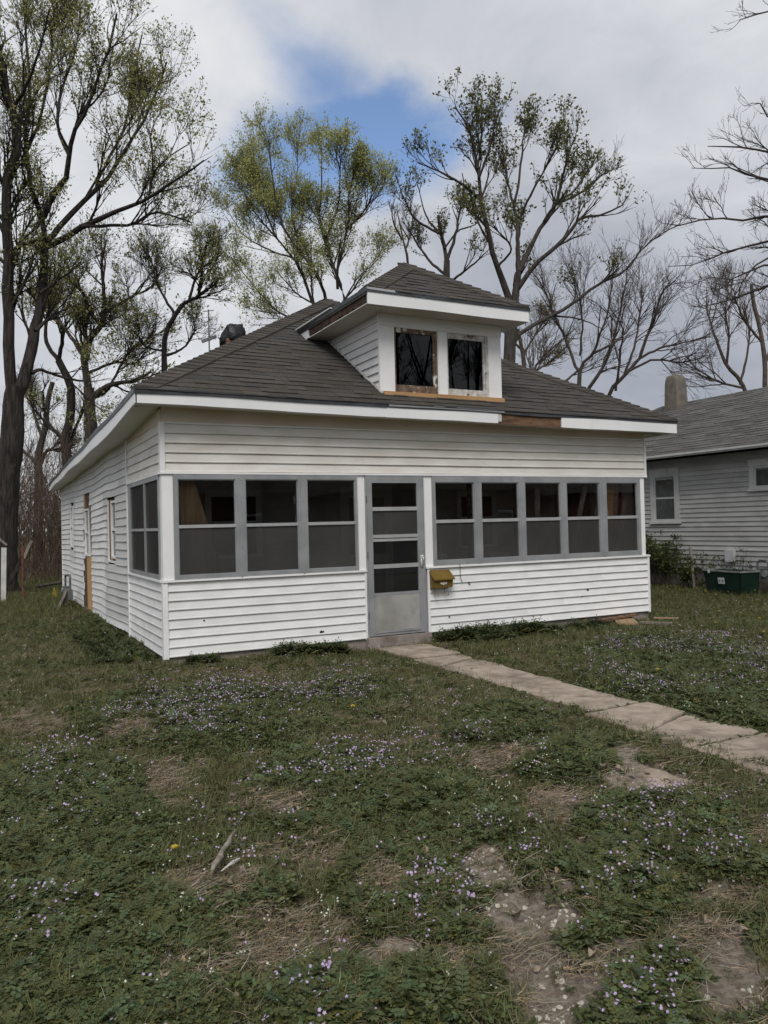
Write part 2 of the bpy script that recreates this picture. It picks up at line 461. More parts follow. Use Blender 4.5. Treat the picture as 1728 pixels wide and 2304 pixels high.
class MB:
    def __init__(self):
        self.V, self.F = [], []

    def box(self, x0, x1, y0, y1, z0, z1):
        b = len(self.V)
        self.V += [(x0, y0, z0), (x1, y0, z0), (x1, y1, z0), (x0, y1, z0), (x0, y0, z1), (x1, y0, z1), (x1, y1, z1), (x0, y1, z1)]
        self.F += [(b, b + 3, b + 2, b + 1), (b + 4, b + 5, b + 6, b + 7), (b, b + 1, b + 5, b + 4), (b + 1, b + 2, b + 6, b + 5), (b + 2, b + 3, b + 7, b + 6), (b + 3, b, b + 4, b + 7)]
        return self

    def hexa(self, p):
        """eight points: bottom ring then top ring"""
        b = len(self.V)
        self.V += [tuple(q) for q in p]
        self.F += [(b, b + 3, b + 2, b + 1), (b + 4, b + 5, b + 6, b + 7), (b, b + 1, b + 5, b + 4), (b + 1, b + 2, b + 6, b + 5), (b + 2, b + 3, b + 7, b + 6), (b + 3, b, b + 4, b + 7)]
        return self

    def bar(self, a, c, w, h, up=(0, 0, 1)):
        a, c = Vector(a), Vector(c)
        t = (c - a).normalized()
        s = t.cross(Vector(up)).normalized() * (w / 2)
        u = s.cross(t).normalized() * (h / 2)
        return self.hexa([a - s - u, a + s - u, a + s + u, a - s + u, c - s - u, c + s - u, c + s + u, c - s + u])

    def ext(self, prof, path):
        """profile points given per path station: path = list of lists of 3D points (same length), closed profile, capped"""
        b = len(self.V)
        n = len(path[0])
        for ring in path:
            self.V += [tuple(q) for q in ring]
        for i in range(len(path) - 1):
            for j in range(n):
                k = (j + 1) % n
                self.F.append((b + i * n + j, b + i * n + k, b + (i + 1) * n + k, b + (i + 1) * n + j))
        self.F.append(tuple(b + j for j in reversed(range(n))))
        self.F.append(tuple(b + (len(path) - 1) * n + j for j in range(n)))
        return self

    def tube(self, pts, rad, sides=8, cap=True):
        pts = [Vector(p) for p in pts]
        if not isinstance(rad, (list, tuple)):
            rad = [rad] * len(pts)
        rings = []
        ref = None
        for i, p in enumerate(pts):
            t = (pts[min(i + 1, len(pts) - 1)] - pts[max(i - 1, 0)]).normalized()
            if ref is None:
                ref = Vector((0, 0, 1)) if abs(t.z) < 0.9 else Vector((1, 0, 0))
            s = t.cross(ref).normalized()
            u = s.cross(t).normalized()
            ref = u if abs(t.dot(ref)) > 0.95 else ref
            rings.append([p + (s * math.cos(a) + u * math.sin(a)) * rad[i] for a in [2 * math.pi * k / sides for k in range(sides)]])
        b = len(self.V)
        for r in rings:
            self.V += [tuple(q) for q in r]
        for i in range(len(rings) - 1):
            for j in range(sides):
                k = (j + 1) % sides
                self.F.append((b + i * sides + j, b + i * sides + k, b + (i + 1) * sides + k, b + (i + 1) * sides + j))
        if cap:
            self.F.append(tuple(b + j for j in reversed(range(sides))))
            self.F.append(tuple(b + (len(rings) - 1) * sides + j for j in range(sides)))
        return self

    def build(self, name, material, parent=None, smooth=False, tint=None):
        t = None if tint is None else [(*tint, 1)] * len(self.V)
        return raw(name, self.V, self.F, material, parent, smooth, t)


def tag(o, label=None, cat=None, group=None, kind=None):
    if label:
        o['label'] = label
    if cat:
        o['category'] = cat
    if group:
        o['group'] = group
    if kind:
        o['kind'] = kind
    return o


def thing(name, label, cat, loc=(0, 0, 0), group=None, rz=0.0):
    o = bpy.data.objects.new(name, None)
    COL.objects.link(o)
    o.location = loc
    o.rotation_euler = (0, 0, rz)
    o.empty_display_size = 0.2
    return tag(o, label, cat, group)


def box(name, material, parent, *b):
    return MB().box(*b).build(name, material, parent)


def vnoise(x, y, scale, seed=0):
    """smooth value noise, numpy, 0..1"""
    x = np.asarray(x, float) * scale + seed * 17.13
    y = np.asarray(y, float) * scale + seed * 9.71
    xi, yi = np.floor(x).astype(np.int64), np.floor(y).astype(np.int64)
    xf, yf = x - xi, y - yi
    xf, yf = xf * xf * (3 - 2 * xf), yf * yf * (3 - 2 * yf)

    def h(a, b):
        n = (a * 374761393 + b * 668265263 + seed * 144665) & 0x7fffffff
        n = ((n ^ (n >> 13)) * 1274126177) & 0x7fffffff
        return ((n ^ (n >> 16)) & 0xffff) / 65535.0
    return (h(xi, yi) * (1 - xf) + h(xi + 1, yi) * xf) * (1 - yf) + (h(xi, yi + 1) * (1 - xf) + h(xi + 1, yi + 1) * xf) * yf


def fbm(x, y, scale, seed=0, octs=4):
    s, a, t = 0.0, 1.0, 0.0
    for i in range(octs):
        s = s + a * vnoise(x, y, scale * 2 ** i, seed + i)
        t += a
        a *= 0.5
    return s / t

# world-space layout measured from the yard and trees: limbs as (x, y, z, radius), patches as centre and two half-axes
TREE_LIMBS={'A':[[(-1.39,14.1,0.07,0.366),(-1.33,14.05,1.13,0.344),(-1.24,13.98,2.55,0.323),(-1.13,13.9,3.49,0.301),(-1.05,13.85,4.26,0.28),(-1.0,13.81,5.14,0.258),(-0.95,13.78,5.52,0.236)],[(-1.02,13.82,5.14,0.213),(-1.08,13.78,5.82,0.204),(-1.1,13.72,6.91,0.195),(-1.12,13.65,8.05,0.186),(-1.08,13.56,9.09,0.178),(-1.16,13.52,10.12,0.169),(-1.03,13.38,11.03,0.161),(-0.83,13.21,11.75,0.152),(-0.97,13.21,12.57,0.144),(-1.15,13.24,13.39,0.135),(-1.31,13.25,14.4,0.127)],[(-0.93,13.77,5.26,0.236),(-0.65,13.78,6.04,0.214),(-0.47,13.84,7.0,0.192),(-0.27,13.89,7.97,0.169),(-0.14,13.97,9.35,0.146)],[(-0.14,13.97,9.35,0.109),(-0.24,14.15,10.38,0.1),(-0.46,14.39,11.17,0.09),(-0.55,14.56,12.22,0.079),(-0.55,14.69,13.03,0.069),(-0.4,14.74,13.84,0.059),(-0.48,14.9,15.42,0.049),(-0.56,15.06,17.28,0.038)],[(-0.19,13.98,10.2,0.121),(0.02,13.64,10.72,0.11),(0.31,13.26,11.04,0.098),(0.4,12.98,11.6,0.087),(0.43,12.73,11.97,0.076),(0.67,12.38,12.32,0.065),(0.91,12.02,13.02,0.054),(1.2,11.63,13.8,0.044),(1.4,11.28,14.69,0.034)],[(-0.14,13.97,9.41,0.134),(0.35,13.53,9.58,0.118),(0.71,13.17,9.81,0.103),(1.28,12.7,10.03,0.087),(1.78,12.26,10.19,0.072),(2.23,11.85,10.35,0.058),(2.88,11.33,10.78,0.043),(3.46,10.85,11.14,0.029)],[(0.7,13.08,9.78,0.072),(1.42,12.93,9.86,0.063),(1.99,12.86,9.98,0.053),(2.58,12.78,10.35,0.044),(3.11,12.73,10.27,0.035),(3.55,12.73,10.21,0.025)],[(-0.1,13.83,9.49,0.109),(0.61,13.72,10.48,0.099),(1.14,13.71,11.06,0.088),(1.57,13.75,11.65,0.078),(1.96,13.82,12.39,0.067),(2.35,13.88,13.13,0.056),(2.87,13.86,14.21,0.044),(3.19,13.95,15.31,0.033)],[(1.17,13.94,11.15,0.062),(1.39,13.95,11.83,0.055),(1.75,13.89,12.5,0.048),(2.1,13.82,13.57,0.041),(2.25,13.86,14.65,0.033),(2.52,13.84,15.86,0.026)],[(2.26,12.04,10.42,0.047),(2.35,11.84,10.95,0.037),(2.67,11.51,11.35,0.027),(3.13,11.12,11.62,0.017)],[(-1.07,13.79,8.45,0.094),(-0.93,13.7,9.09,0.087),(-0.59,13.53,9.32,0.079),(-0.19,13.32,9.37,0.071)],[(-1.08,13.22,8.98,0.069),(-1.38,13.08,9.81,0.057),(-1.78,12.99,10.62,0.045),(-2.06,12.84,11.62,0.033),(-1.84,12.42,12.8,0.022)],[(-0.51,15.12,12.47,0.063),(-0.13,15.32,13.67,0.055),(0.15,15.58,15.04,0.046),(0.32,15.88,16.71,0.037),(0.49,16.19,18.3,0.027)],[(-0.96,13.32,12.62,0.07),(-0.63,12.51,13.02,0.053),(-0.36,11.72,13.57,0.037),(-0.2,10.99,14.18,0.021)],[(0.51,14.04,12.07,0.074),(0.27,14.56,13.14,0.063),(0.44,14.88,14.35,0.051),(0.84,15.07,15.72,0.039),(1.02,15.37,17.14,0.026)],[(-0.57,13.57,5.84,0.071),(-0.36,13.69,5.97,0.063),(-0.06,13.76,5.89,0.054),(0.39,13.76,5.77,0.046),(0.82,13.76,5.74,0.037)],[(-0.35,13.42,7.96,0.047),(0.06,13.59,8.35,0.04),(0.47,13.74,8.75,0.032),(0.73,13.98,9.1,0.025)],[(-0.47,13.5,6.96,0.059),(-0.1,13.87,7.44,0.048),(0.38,14.18,7.81,0.037),(0.68,14.58,8.03,0.025)]],
'B':[[(1.55,19.3,1.84,0.258),(1.56,19.27,3.66,0.235),(1.57,19.24,5.07,0.213),(1.53,19.24,6.01,0.19),(1.54,19.23,6.5,0.167)],[(1.6,19.2,6.16,0.137),(2.03,19.12,6.51,0.114),(2.47,19.03,6.7,0.092),(3.05,18.87,6.79,0.069),(3.53,18.75,7.12,0.046)],[(1.53,19.23,6.39,0.152),(1.45,19.15,6.95,0.142),(1.37,19.07,7.6,0.133),(1.52,18.87,8.08,0.123),(1.86,18.58,8.48,0.114),(1.97,18.4,8.91,0.104)],[(1.97,18.4,8.91,0.089),(1.91,18.05,9.56,0.069),(1.83,17.7,10.37,0.048),(1.92,17.26,10.99,0.029)],[(1.97,18.4,8.91,0.075),(2.57,18.4,9.35,0.062),(3.12,18.42,9.71,0.049),(3.57,18.49,10.01,0.036),(3.95,18.59,10.78,0.023)],[(1.81,18.6,8.59,0.075),(1.49,18.48,9.02,0.063),(1.27,18.3,9.51,0.051),(0.92,18.19,9.76,0.04),(0.78,17.98,10.34,0.029)],[(1.36,19.3,7.64,0.091),(1.01,19.77,8.39,0.072),(0.61,20.26,9.15,0.052),(0.71,20.49,10.0,0.031)],[(1.46,19.26,6.97,0.061),(2.41,19.14,7.43,0.049),(3.02,19.2,7.41,0.036),(3.5,19.32,7.94,0.024)],[(1.53,19.24,6.09,0.061),(2.11,19.22,6.42,0.052),(2.86,19.09,7.84,0.043),(3.39,19.09,8.19,0.033),(3.79,19.16,8.64,0.024)]],
'B2':[[(1.12,22.9,1.55,0.202),(1.14,22.86,3.4,0.193),(1.14,22.84,4.43,0.183),(1.09,22.85,5.09,0.174),(1.27,22.75,5.93,0.164),(1.32,22.71,7.06,0.154),(1.13,22.79,7.59,0.145),(0.91,22.89,8.12,0.135)],[(0.91,22.89,8.12,0.101),(0.54,23.21,8.8,0.087),(0.52,23.35,9.56,0.072),(0.73,23.37,10.15,0.058),(1.12,23.31,10.64,0.043)],[(0.91,22.89,8.12,0.101),(0.99,22.65,8.61,0.086),(1.03,22.42,9.19,0.071),(0.79,22.34,9.83,0.056),(0.71,22.16,10.79,0.041)],[(1.11,22.85,5.01,0.101),(0.84,22.98,5.35,0.089),(0.56,23.12,5.68,0.076),(0.41,23.19,6.29,0.063),(0.34,23.21,6.97,0.051)],[(1.16,22.83,4.58,0.084),(1.48,23.02,5.63,0.068),(1.76,23.24,6.19,0.052),(1.88,23.54,6.76,0.035)]],
'J':[[(0.32,26.7,0.92,0.186),(0.34,26.66,2.5,0.172),(0.39,26.61,3.82,0.159),(0.38,26.6,4.75,0.146),(0.52,26.52,5.47,0.133),(0.67,26.43,6.06,0.119),(0.77,26.36,7.13,0.106),(0.95,26.25,7.87,0.093)],[(0.37,26.61,4.36,0.093),(0.22,26.94,4.66,0.075),(-0.19,27.41,5.18,0.056),(-0.5,27.82,6.15,0.038)],[(0.44,26.58,4.45,0.093),(0.56,26.31,4.8,0.078),(0.76,26.0,5.03,0.064),(1.14,25.62,4.93,0.05),(1.37,25.29,5.36,0.036)],[(0.54,26.51,5.56,0.074),(0.31,26.79,6.42,0.059),(0.17,27.04,7.2,0.044),(0.02,27.29,8.18,0.028)]],
'C':[[(3.61,17.09,3.67,0.102),(3.63,17.05,5.28,0.097),(3.63,17.02,6.94,0.093),(3.64,17.0,7.63,0.088),(3.68,16.97,8.08,0.083),(3.9,16.85,8.53,0.078),(4.19,16.7,8.99,0.073)],[(4.19,16.7,8.99,0.073),(4.41,16.44,9.11,0.065),(4.58,16.21,9.17,0.058),(4.6,16.06,9.5,0.05),(4.65,15.88,9.91,0.043)],[(4.38,16.6,9.09,0.058),(4.56,16.66,9.71,0.049),(4.81,16.7,10.26,0.038),(5.23,16.64,10.62,0.028),(5.44,16.69,11.22,0.018)],[(3.94,16.83,8.7,0.058),(3.71,17.17,9.28,0.049),(3.51,17.48,9.91,0.039),(3.44,17.73,10.59,0.028),(3.32,18.01,11.13,0.018)],[(3.66,17.0,7.32,0.058),(4.1,17.11,7.53,0.045),(4.5,17.23,7.88,0.032),(4.78,17.42,8.4,0.018)],[(3.65,17.0,7.47,0.044),(3.06,16.97,7.56,0.035),(2.75,16.78,7.86,0.026),(2.58,16.52,8.28,0.017)]],
'D':[[(10.31,19.25,4.78,0.227),(10.34,19.2,6.88,0.209),(10.41,19.13,8.62,0.192),(10.43,19.1,9.75,0.174)],[(10.42,19.11,9.58,0.139),(10.33,18.98,10.42,0.123),(10.01,18.97,11.2,0.106),(9.32,19.15,12.29,0.09),(8.67,19.3,13.25,0.073),(8.41,19.26,14.24,0.057),(8.21,19.18,15.42,0.041),(8.13,19.04,16.34,0.025)],[(10.45,19.09,9.49,0.139),(11.04,18.87,10.4,0.121),(10.75,19.09,11.71,0.102),(10.46,19.31,12.89,0.083),(10.34,19.45,13.95,0.065),(10.46,19.45,15.64,0.046),(10.51,19.49,17.02,0.027)],[(10.38,19.13,9.49,0.122),(9.97,19.6,10.43,0.107),(9.75,19.98,11.59,0.092),(9.51,20.37,12.39,0.076),(8.97,20.91,13.34,0.06),(8.31,21.51,14.5,0.044),(7.69,22.08,16.08,0.027)],[(10.78,18.9,10.87,0.105),(10.64,18.54,11.54,0.084),(10.84,17.99,12.94,0.064),(10.77,17.58,14.3,0.044),(10.94,17.06,15.35,0.025)],[(10.22,19.22,9.23,0.087),(9.45,19.38,9.55,0.074),(8.51,19.63,9.95,0.062),(8.11,19.61,10.28,0.05),(7.35,19.76,11.16,0.037),(6.79,19.81,11.85,0.025)],[(11.01,18.8,10.17,0.07),(11.23,18.95,10.71,0.058),(11.69,18.99,11.41,0.046),(12.31,18.94,11.99,0.034),(12.85,18.93,12.53,0.022)],[(9.29,19.08,12.27,0.069),(9.32,19.97,14.01,0.054),(9.85,20.61,15.78,0.039),(10.2,21.33,17.45,0.022)],[(10.44,19.26,12.87,0.07),(10.61,18.34,13.8,0.053),(10.4,17.6,14.84,0.036),(10.16,16.89,15.49,0.02)],[(9.42,20.14,12.31,0.071),(8.66,21.08,12.86,0.055),(8.02,21.96,13.61,0.039),(7.6,22.71,14.74,0.022)],[(11.16,18.66,13.22,0.07),(11.39,17.79,13.55,0.052),(11.45,17.0,13.94,0.036),(11.33,16.31,14.15,0.02)],[(8.8,20.44,13.16,0.071),(8.5,21.31,15.1,0.055),(8.49,22.04,16.68,0.039),(8.54,22.74,17.74,0.023)]],
'E':[[(12.4,10.33,3.12,0.189),(12.45,10.28,4.88,0.186),(12.52,10.21,6.52,0.182),(12.58,10.16,7.41,0.179),(12.67,10.11,8.11,0.175)],[(12.66,10.11,7.97,0.148),(12.73,10.07,8.58,0.142),(12.8,10.02,9.13,0.135)],[(12.61,10.14,7.91,0.135),(12.35,10.16,8.76,0.123),(12.15,10.16,9.24,0.11),(11.94,10.15,9.84,0.098),(11.76,10.13,10.49,0.086),(11.59,10.11,11.18,0.074),(11.47,10.06,11.86,0.062),(11.35,10.01,12.38,0.05),(11.1,10.02,13.21,0.038),(10.75,10.1,13.8,0.026)],[(11.62,10.14,11.19,0.066),(10.9,10.06,11.52,0.049),(10.07,10.03,11.73,0.032),(9.33,9.96,11.83,0.015)],[(11.4,10.01,12.05,0.053),(11.66,10.17,12.97,0.041),(11.85,10.36,13.77,0.029),(12.01,10.56,14.65,0.016)],[(11.44,10.0,11.79,0.053),(11.54,9.6,12.43,0.04),(11.52,9.26,12.95,0.027),(11.5,8.93,13.4,0.015)],[(12.8,10.02,9.05,0.108),(12.86,10.09,9.89,0.086),(12.92,10.16,10.68,0.064),(12.9,10.27,11.25,0.041)],[(12.9,10.27,11.25,0.055),(12.92,10.51,11.9,0.042),(12.93,10.75,12.65,0.03),(12.89,11.02,13.31,0.017)],[(12.9,10.27,11.25,0.055),(13.15,10.23,12.44,0.042),(13.32,10.24,13.51,0.029),(13.52,10.24,14.14,0.017)],[(13.01,10.22,10.78,0.055),(13.08,9.87,11.28,0.045),(13.22,9.48,11.79,0.035),(13.4,9.07,12.37,0.025),(13.52,8.69,12.94,0.016)],[(12.83,10.01,9.18,0.108),(13.28,9.85,10.12,0.094),(13.64,9.75,10.69,0.079),(14.02,9.64,11.31,0.065),(14.2,9.63,11.93,0.05),(14.45,9.58,12.79,0.035),(14.74,9.51,13.53,0.021)],[(14.05,9.68,11.33,0.055),(14.78,9.63,11.88,0.042),(15.44,9.61,12.75,0.03),(15.94,9.68,13.35,0.017)],[(14.07,9.67,11.3,0.055),(15.14,9.67,11.9,0.043),(15.91,9.83,12.52,0.03),(16.53,10.06,12.9,0.017)],[(12.78,10.04,8.65,0.108),(12.9,9.86,8.91,0.097),(13.17,9.6,9.35,0.085),(13.72,9.2,9.87,0.074),(14.09,8.89,10.41,0.063),(14.23,8.7,10.61,0.052),(14.59,8.4,10.59,0.041),(15.07,8.04,10.78,0.03),(15.23,7.84,11.07,0.02)],[(12.57,10.18,6.83,0.094),(12.84,10.2,7.24,0.087),(13.37,10.09,7.6,0.08),(14.01,9.93,7.93,0.072),(14.59,9.79,8.26,0.065),(15.28,9.59,8.78,0.057),(15.85,9.46,9.16,0.049),(16.5,9.29,9.45,0.041),(17.04,9.18,10.15,0.033),(17.75,8.97,10.71,0.025),(18.36,8.82,11.01,0.017)],[(14.07,9.95,7.94,0.041),(14.79,9.95,7.94,0.033),(15.47,9.98,7.89,0.024),(16.15,10.01,7.7,0.014)],[(12.02,9.97,9.21,0.046),(12.22,9.56,9.64,0.036),(11.72,9.51,10.07,0.026),(11.45,9.35,10.14,0.015)]],
'F':[[(12.92,14.51,5.95,0.126),(12.96,14.45,8.15,0.121),(12.99,14.4,10.23,0.115),(13.0,14.38,10.9,0.11)],[(13.0,14.39,10.83,0.094),(12.98,14.5,11.51,0.082),(12.91,14.64,12.01,0.069),(12.92,14.74,12.62,0.056)],[(12.89,14.54,11.89,0.063),(12.71,14.96,12.38,0.048),(12.67,15.31,12.96,0.032),(12.63,15.64,14.03,0.016)],[(12.89,14.54,11.86,0.063),(11.98,14.59,12.2,0.047),(11.45,14.44,12.68,0.031),(11.04,14.23,13.19,0.015)],[(13.0,14.39,10.83,0.079),(13.2,14.13,11.66,0.063),(13.3,13.93,12.45,0.048),(13.4,13.72,13.13,0.033),(13.26,13.64,13.74,0.019)],[(12.97,14.41,10.39,0.071),(12.65,14.94,10.97,0.054),(12.32,15.47,11.91,0.037),(12.08,15.95,12.81,0.02)],[(13.02,14.39,10.04,0.063),(13.53,13.56,10.55,0.04),(13.74,12.88,10.87,0.018)],[(12.94,14.41,11.3,0.047),(13.51,14.4,12.02,0.037),(14.23,14.33,12.34,0.027),(14.61,14.43,12.84,0.016)]],
'S':[[(12.82,16.77,8.31,0.067),(12.76,16.75,11.35,0.051),(12.61,16.81,12.34,0.034),(12.41,16.89,13.57,0.017)],[(12.68,16.78,11.95,0.042),(13.01,16.88,12.79,0.028),(13.22,17.04,13.57,0.014)],[(12.58,16.83,12.37,0.042),(12.17,16.74,12.96,0.028),(11.99,16.55,13.53,0.013)]],
'G':[[(20.45,16.29,4.36,0.111),(20.5,16.22,7.09,0.097),(20.55,16.18,7.81,0.084)],[(20.55,16.18,7.74,0.074),(20.46,16.45,8.15,0.063),(20.34,16.72,9.14,0.053),(20.03,17.08,10.31,0.042),(19.72,17.44,11.57,0.03),(19.42,17.81,12.33,0.019)],[(20.55,16.18,7.81,0.074),(20.59,15.97,8.15,0.065),(20.81,15.66,8.45,0.055),(20.89,15.42,8.98,0.046),(21.1,15.11,9.93,0.036),(21.19,14.86,11.15,0.027),(21.15,14.67,12.07,0.018)],[(21.04,15.92,8.52,0.056),(21.99,15.8,8.95,0.044),(22.69,15.8,9.44,0.032),(23.39,15.81,10.12,0.019)],[(20.56,16.17,8.44,0.056),(20.51,16.04,8.88,0.046),(20.49,15.9,9.71,0.037),(20.31,15.83,10.97,0.028),(19.98,15.84,11.91,0.018)],[(21.41,16.9,5.59,0.096),(21.62,16.96,7.12,0.083),(22.28,16.79,8.04,0.071),(22.75,16.72,8.9,0.058),(23.17,16.67,10.15,0.045),(23.57,16.63,11.56,0.033),(23.84,16.66,12.5,0.02)],[(19.93,16.51,7.33,0.056),(20.79,16.62,7.89,0.038),(21.23,16.95,8.08,0.019)],[(19.02,17.56,6.15,0.066),(19.3,17.66,7.93,0.055),(19.81,17.67,8.63,0.043),(20.44,17.62,9.13,0.031),(21.21,17.49,9.77,0.019)]],
'G2':[[(23.62,18.03,4.79,0.101),(23.72,17.94,7.15,0.091),(24.37,17.59,8.08,0.081),(25.01,17.25,8.86,0.071)],[(25.01,17.25,8.86,0.071),(25.27,16.81,10.22,0.058),(25.3,16.5,10.61,0.045),(25.39,16.16,11.63,0.032),(25.75,15.69,12.08,0.02)],[(25.01,17.25,8.86,0.061),(26.12,17.04,9.39,0.048),(27.32,16.8,9.68,0.034),(28.57,16.52,9.96,0.021)],[(24.37,17.59,8.08,0.061),(25.11,17.56,9.68,0.048),(25.56,17.67,11.2,0.034),(25.92,17.84,12.53,0.021)],[(24.57,17.48,8.3,0.061),(25.31,16.72,8.71,0.047),(26.29,15.84,8.51,0.033),(26.82,15.19,8.72,0.02)],[(24.02,17.78,7.41,0.061),(23.98,17.4,8.95,0.047),(23.84,17.07,10.07,0.033),(23.09,17.07,10.99,0.02)]],
'N':[[(21.53,21.33,6.13,0.128),(21.57,21.26,8.9,0.114),(21.47,21.29,9.91,0.1),(21.32,21.36,10.83,0.085)],[(21.51,21.28,9.55,0.064),(22.19,21.29,10.47,0.05),(22.89,21.29,11.4,0.036),(23.41,21.38,12.13,0.022)],[(21.51,21.28,9.76,0.064),(20.82,21.24,10.34,0.049),(20.45,21.05,11.1,0.035),(20.07,20.86,11.65,0.021)],[(21.57,21.27,8.48,0.064),(22.74,21.03,9.16,0.05),(23.64,20.93,9.86,0.036),(24.36,20.92,10.57,0.022)]],
'I':[[(37.19,20.04,5.52,0.148),(37.17,19.99,8.77,0.136),(37.19,19.96,10.13,0.124),(36.96,20.05,12.06,0.111),(36.67,20.17,13.46,0.099),(36.57,20.2,14.45,0.087)],[(37.19,19.96,9.98,0.074),(37.93,19.93,11.53,0.058),(38.36,20.05,13.1,0.042),(38.57,20.3,14.46,0.025)],[(37.08,20.0,11.22,0.074),(36.03,20.14,12.15,0.057),(35.32,20.12,13.05,0.041),(34.83,19.98,13.94,0.024)]],
'I2':[[(38.42,21.66,5.72,0.129),(37.87,21.88,9.02,0.112),(36.99,22.31,10.36,0.095),(36.54,22.51,11.59,0.078)],[(36.54,22.51,11.59,0.078),(36.49,22.89,12.84,0.061),(36.55,23.22,13.98,0.044),(36.84,23.42,15.13,0.026)],[(36.99,22.31,10.36,0.078),(36.84,21.98,11.89,0.06),(36.4,21.81,13.35,0.042),(36.31,21.46,14.27,0.025)],[(37.87,21.88,9.02,0.078),(36.77,22.62,9.42,0.061),(35.76,23.32,10.26,0.043),(35.21,23.77,11.09,0.026)],[(37.66,21.98,9.23,0.078),(38.18,21.87,10.94,0.061),(38.46,21.89,12.53,0.043),(38.27,22.15,13.88,0.026)]],
'H':[[(10.86,-1.75,-0.28,0.183),(10.86,-1.79,1.97,0.172),(10.86,-1.82,4.07,0.162),(10.85,-1.85,5.76,0.151),(10.84,-1.86,6.89,0.141)],[(10.85,-1.85,5.76,0.07),(10.05,-1.45,6.56,0.061),(9.62,-1.24,7.2,0.052),(9.3,-1.08,7.38,0.042),(8.94,-0.89,7.42,0.033),(8.62,-0.74,7.45,0.023),(8.44,-0.64,7.48,0.014)],[(10.86,-1.85,5.34,0.077),(10.23,-1.41,6.46,0.065),(9.71,-1.01,6.95,0.052),(9.38,-0.71,7.12,0.039),(9.11,-0.44,7.28,0.025),(8.72,-0.11,7.36,0.012)],[(10.86,-1.84,4.78,0.084),(10.15,-1.59,5.89,0.073),(9.57,-1.39,6.22,0.063),(9.05,-1.22,6.22,0.052),(8.62,-1.1,6.18,0.041),(8.11,-0.93,6.1,0.031),(7.61,-0.77,6.02,0.021),(7.34,-0.73,6.04,0.011)],[(10.86,-1.83,4.36,0.084),(10.3,-1.47,5.52,0.073),(9.88,-1.17,5.92,0.061),(9.5,-0.88,6.03,0.049),(9.09,-0.57,5.91,0.037),(8.69,-0.27,5.75,0.024),(8.26,0.05,5.72,0.012)],[(10.86,-1.82,3.86,0.07),(10.15,-1.56,5.2,0.06),(9.6,-1.35,5.47,0.05),(9.09,-1.17,5.48,0.039),(8.68,-1.02,5.31,0.029),(8.19,-0.85,5.25,0.019),(7.89,-0.77,5.15,0.01)],[(10.86,-1.81,3.37,0.07),(10.34,-1.42,4.83,0.061),(9.97,-1.09,5.27,0.051),(9.63,-0.76,5.36,0.041),(9.36,-0.48,5.23,0.031),(9.0,-0.14,5.11,0.021),(8.86,0.08,5.13,0.01)],[(10.83,-1.86,6.75,0.056),(10.13,-1.51,7.61,0.047),(9.63,-1.26,7.83,0.038),(9.31,-1.09,7.9,0.028),(9.18,-1.03,8.13,0.019),(9.07,-0.98,8.1,0.01)],[(10.81,-1.85,6.89,0.056),(10.37,-1.54,8.72,0.048),(9.97,-1.24,9.57,0.039),(9.6,-0.94,9.78,0.03),(9.44,-0.74,9.68,0.021),(9.37,-0.6,9.77,0.012)],[(9.73,-1.27,5.86,0.042),(9.32,-1.0,5.68,0.034),(9.06,-0.81,5.42,0.026),(8.84,-0.63,4.95,0.017),(8.62,-0.46,4.61,0.009)]]}
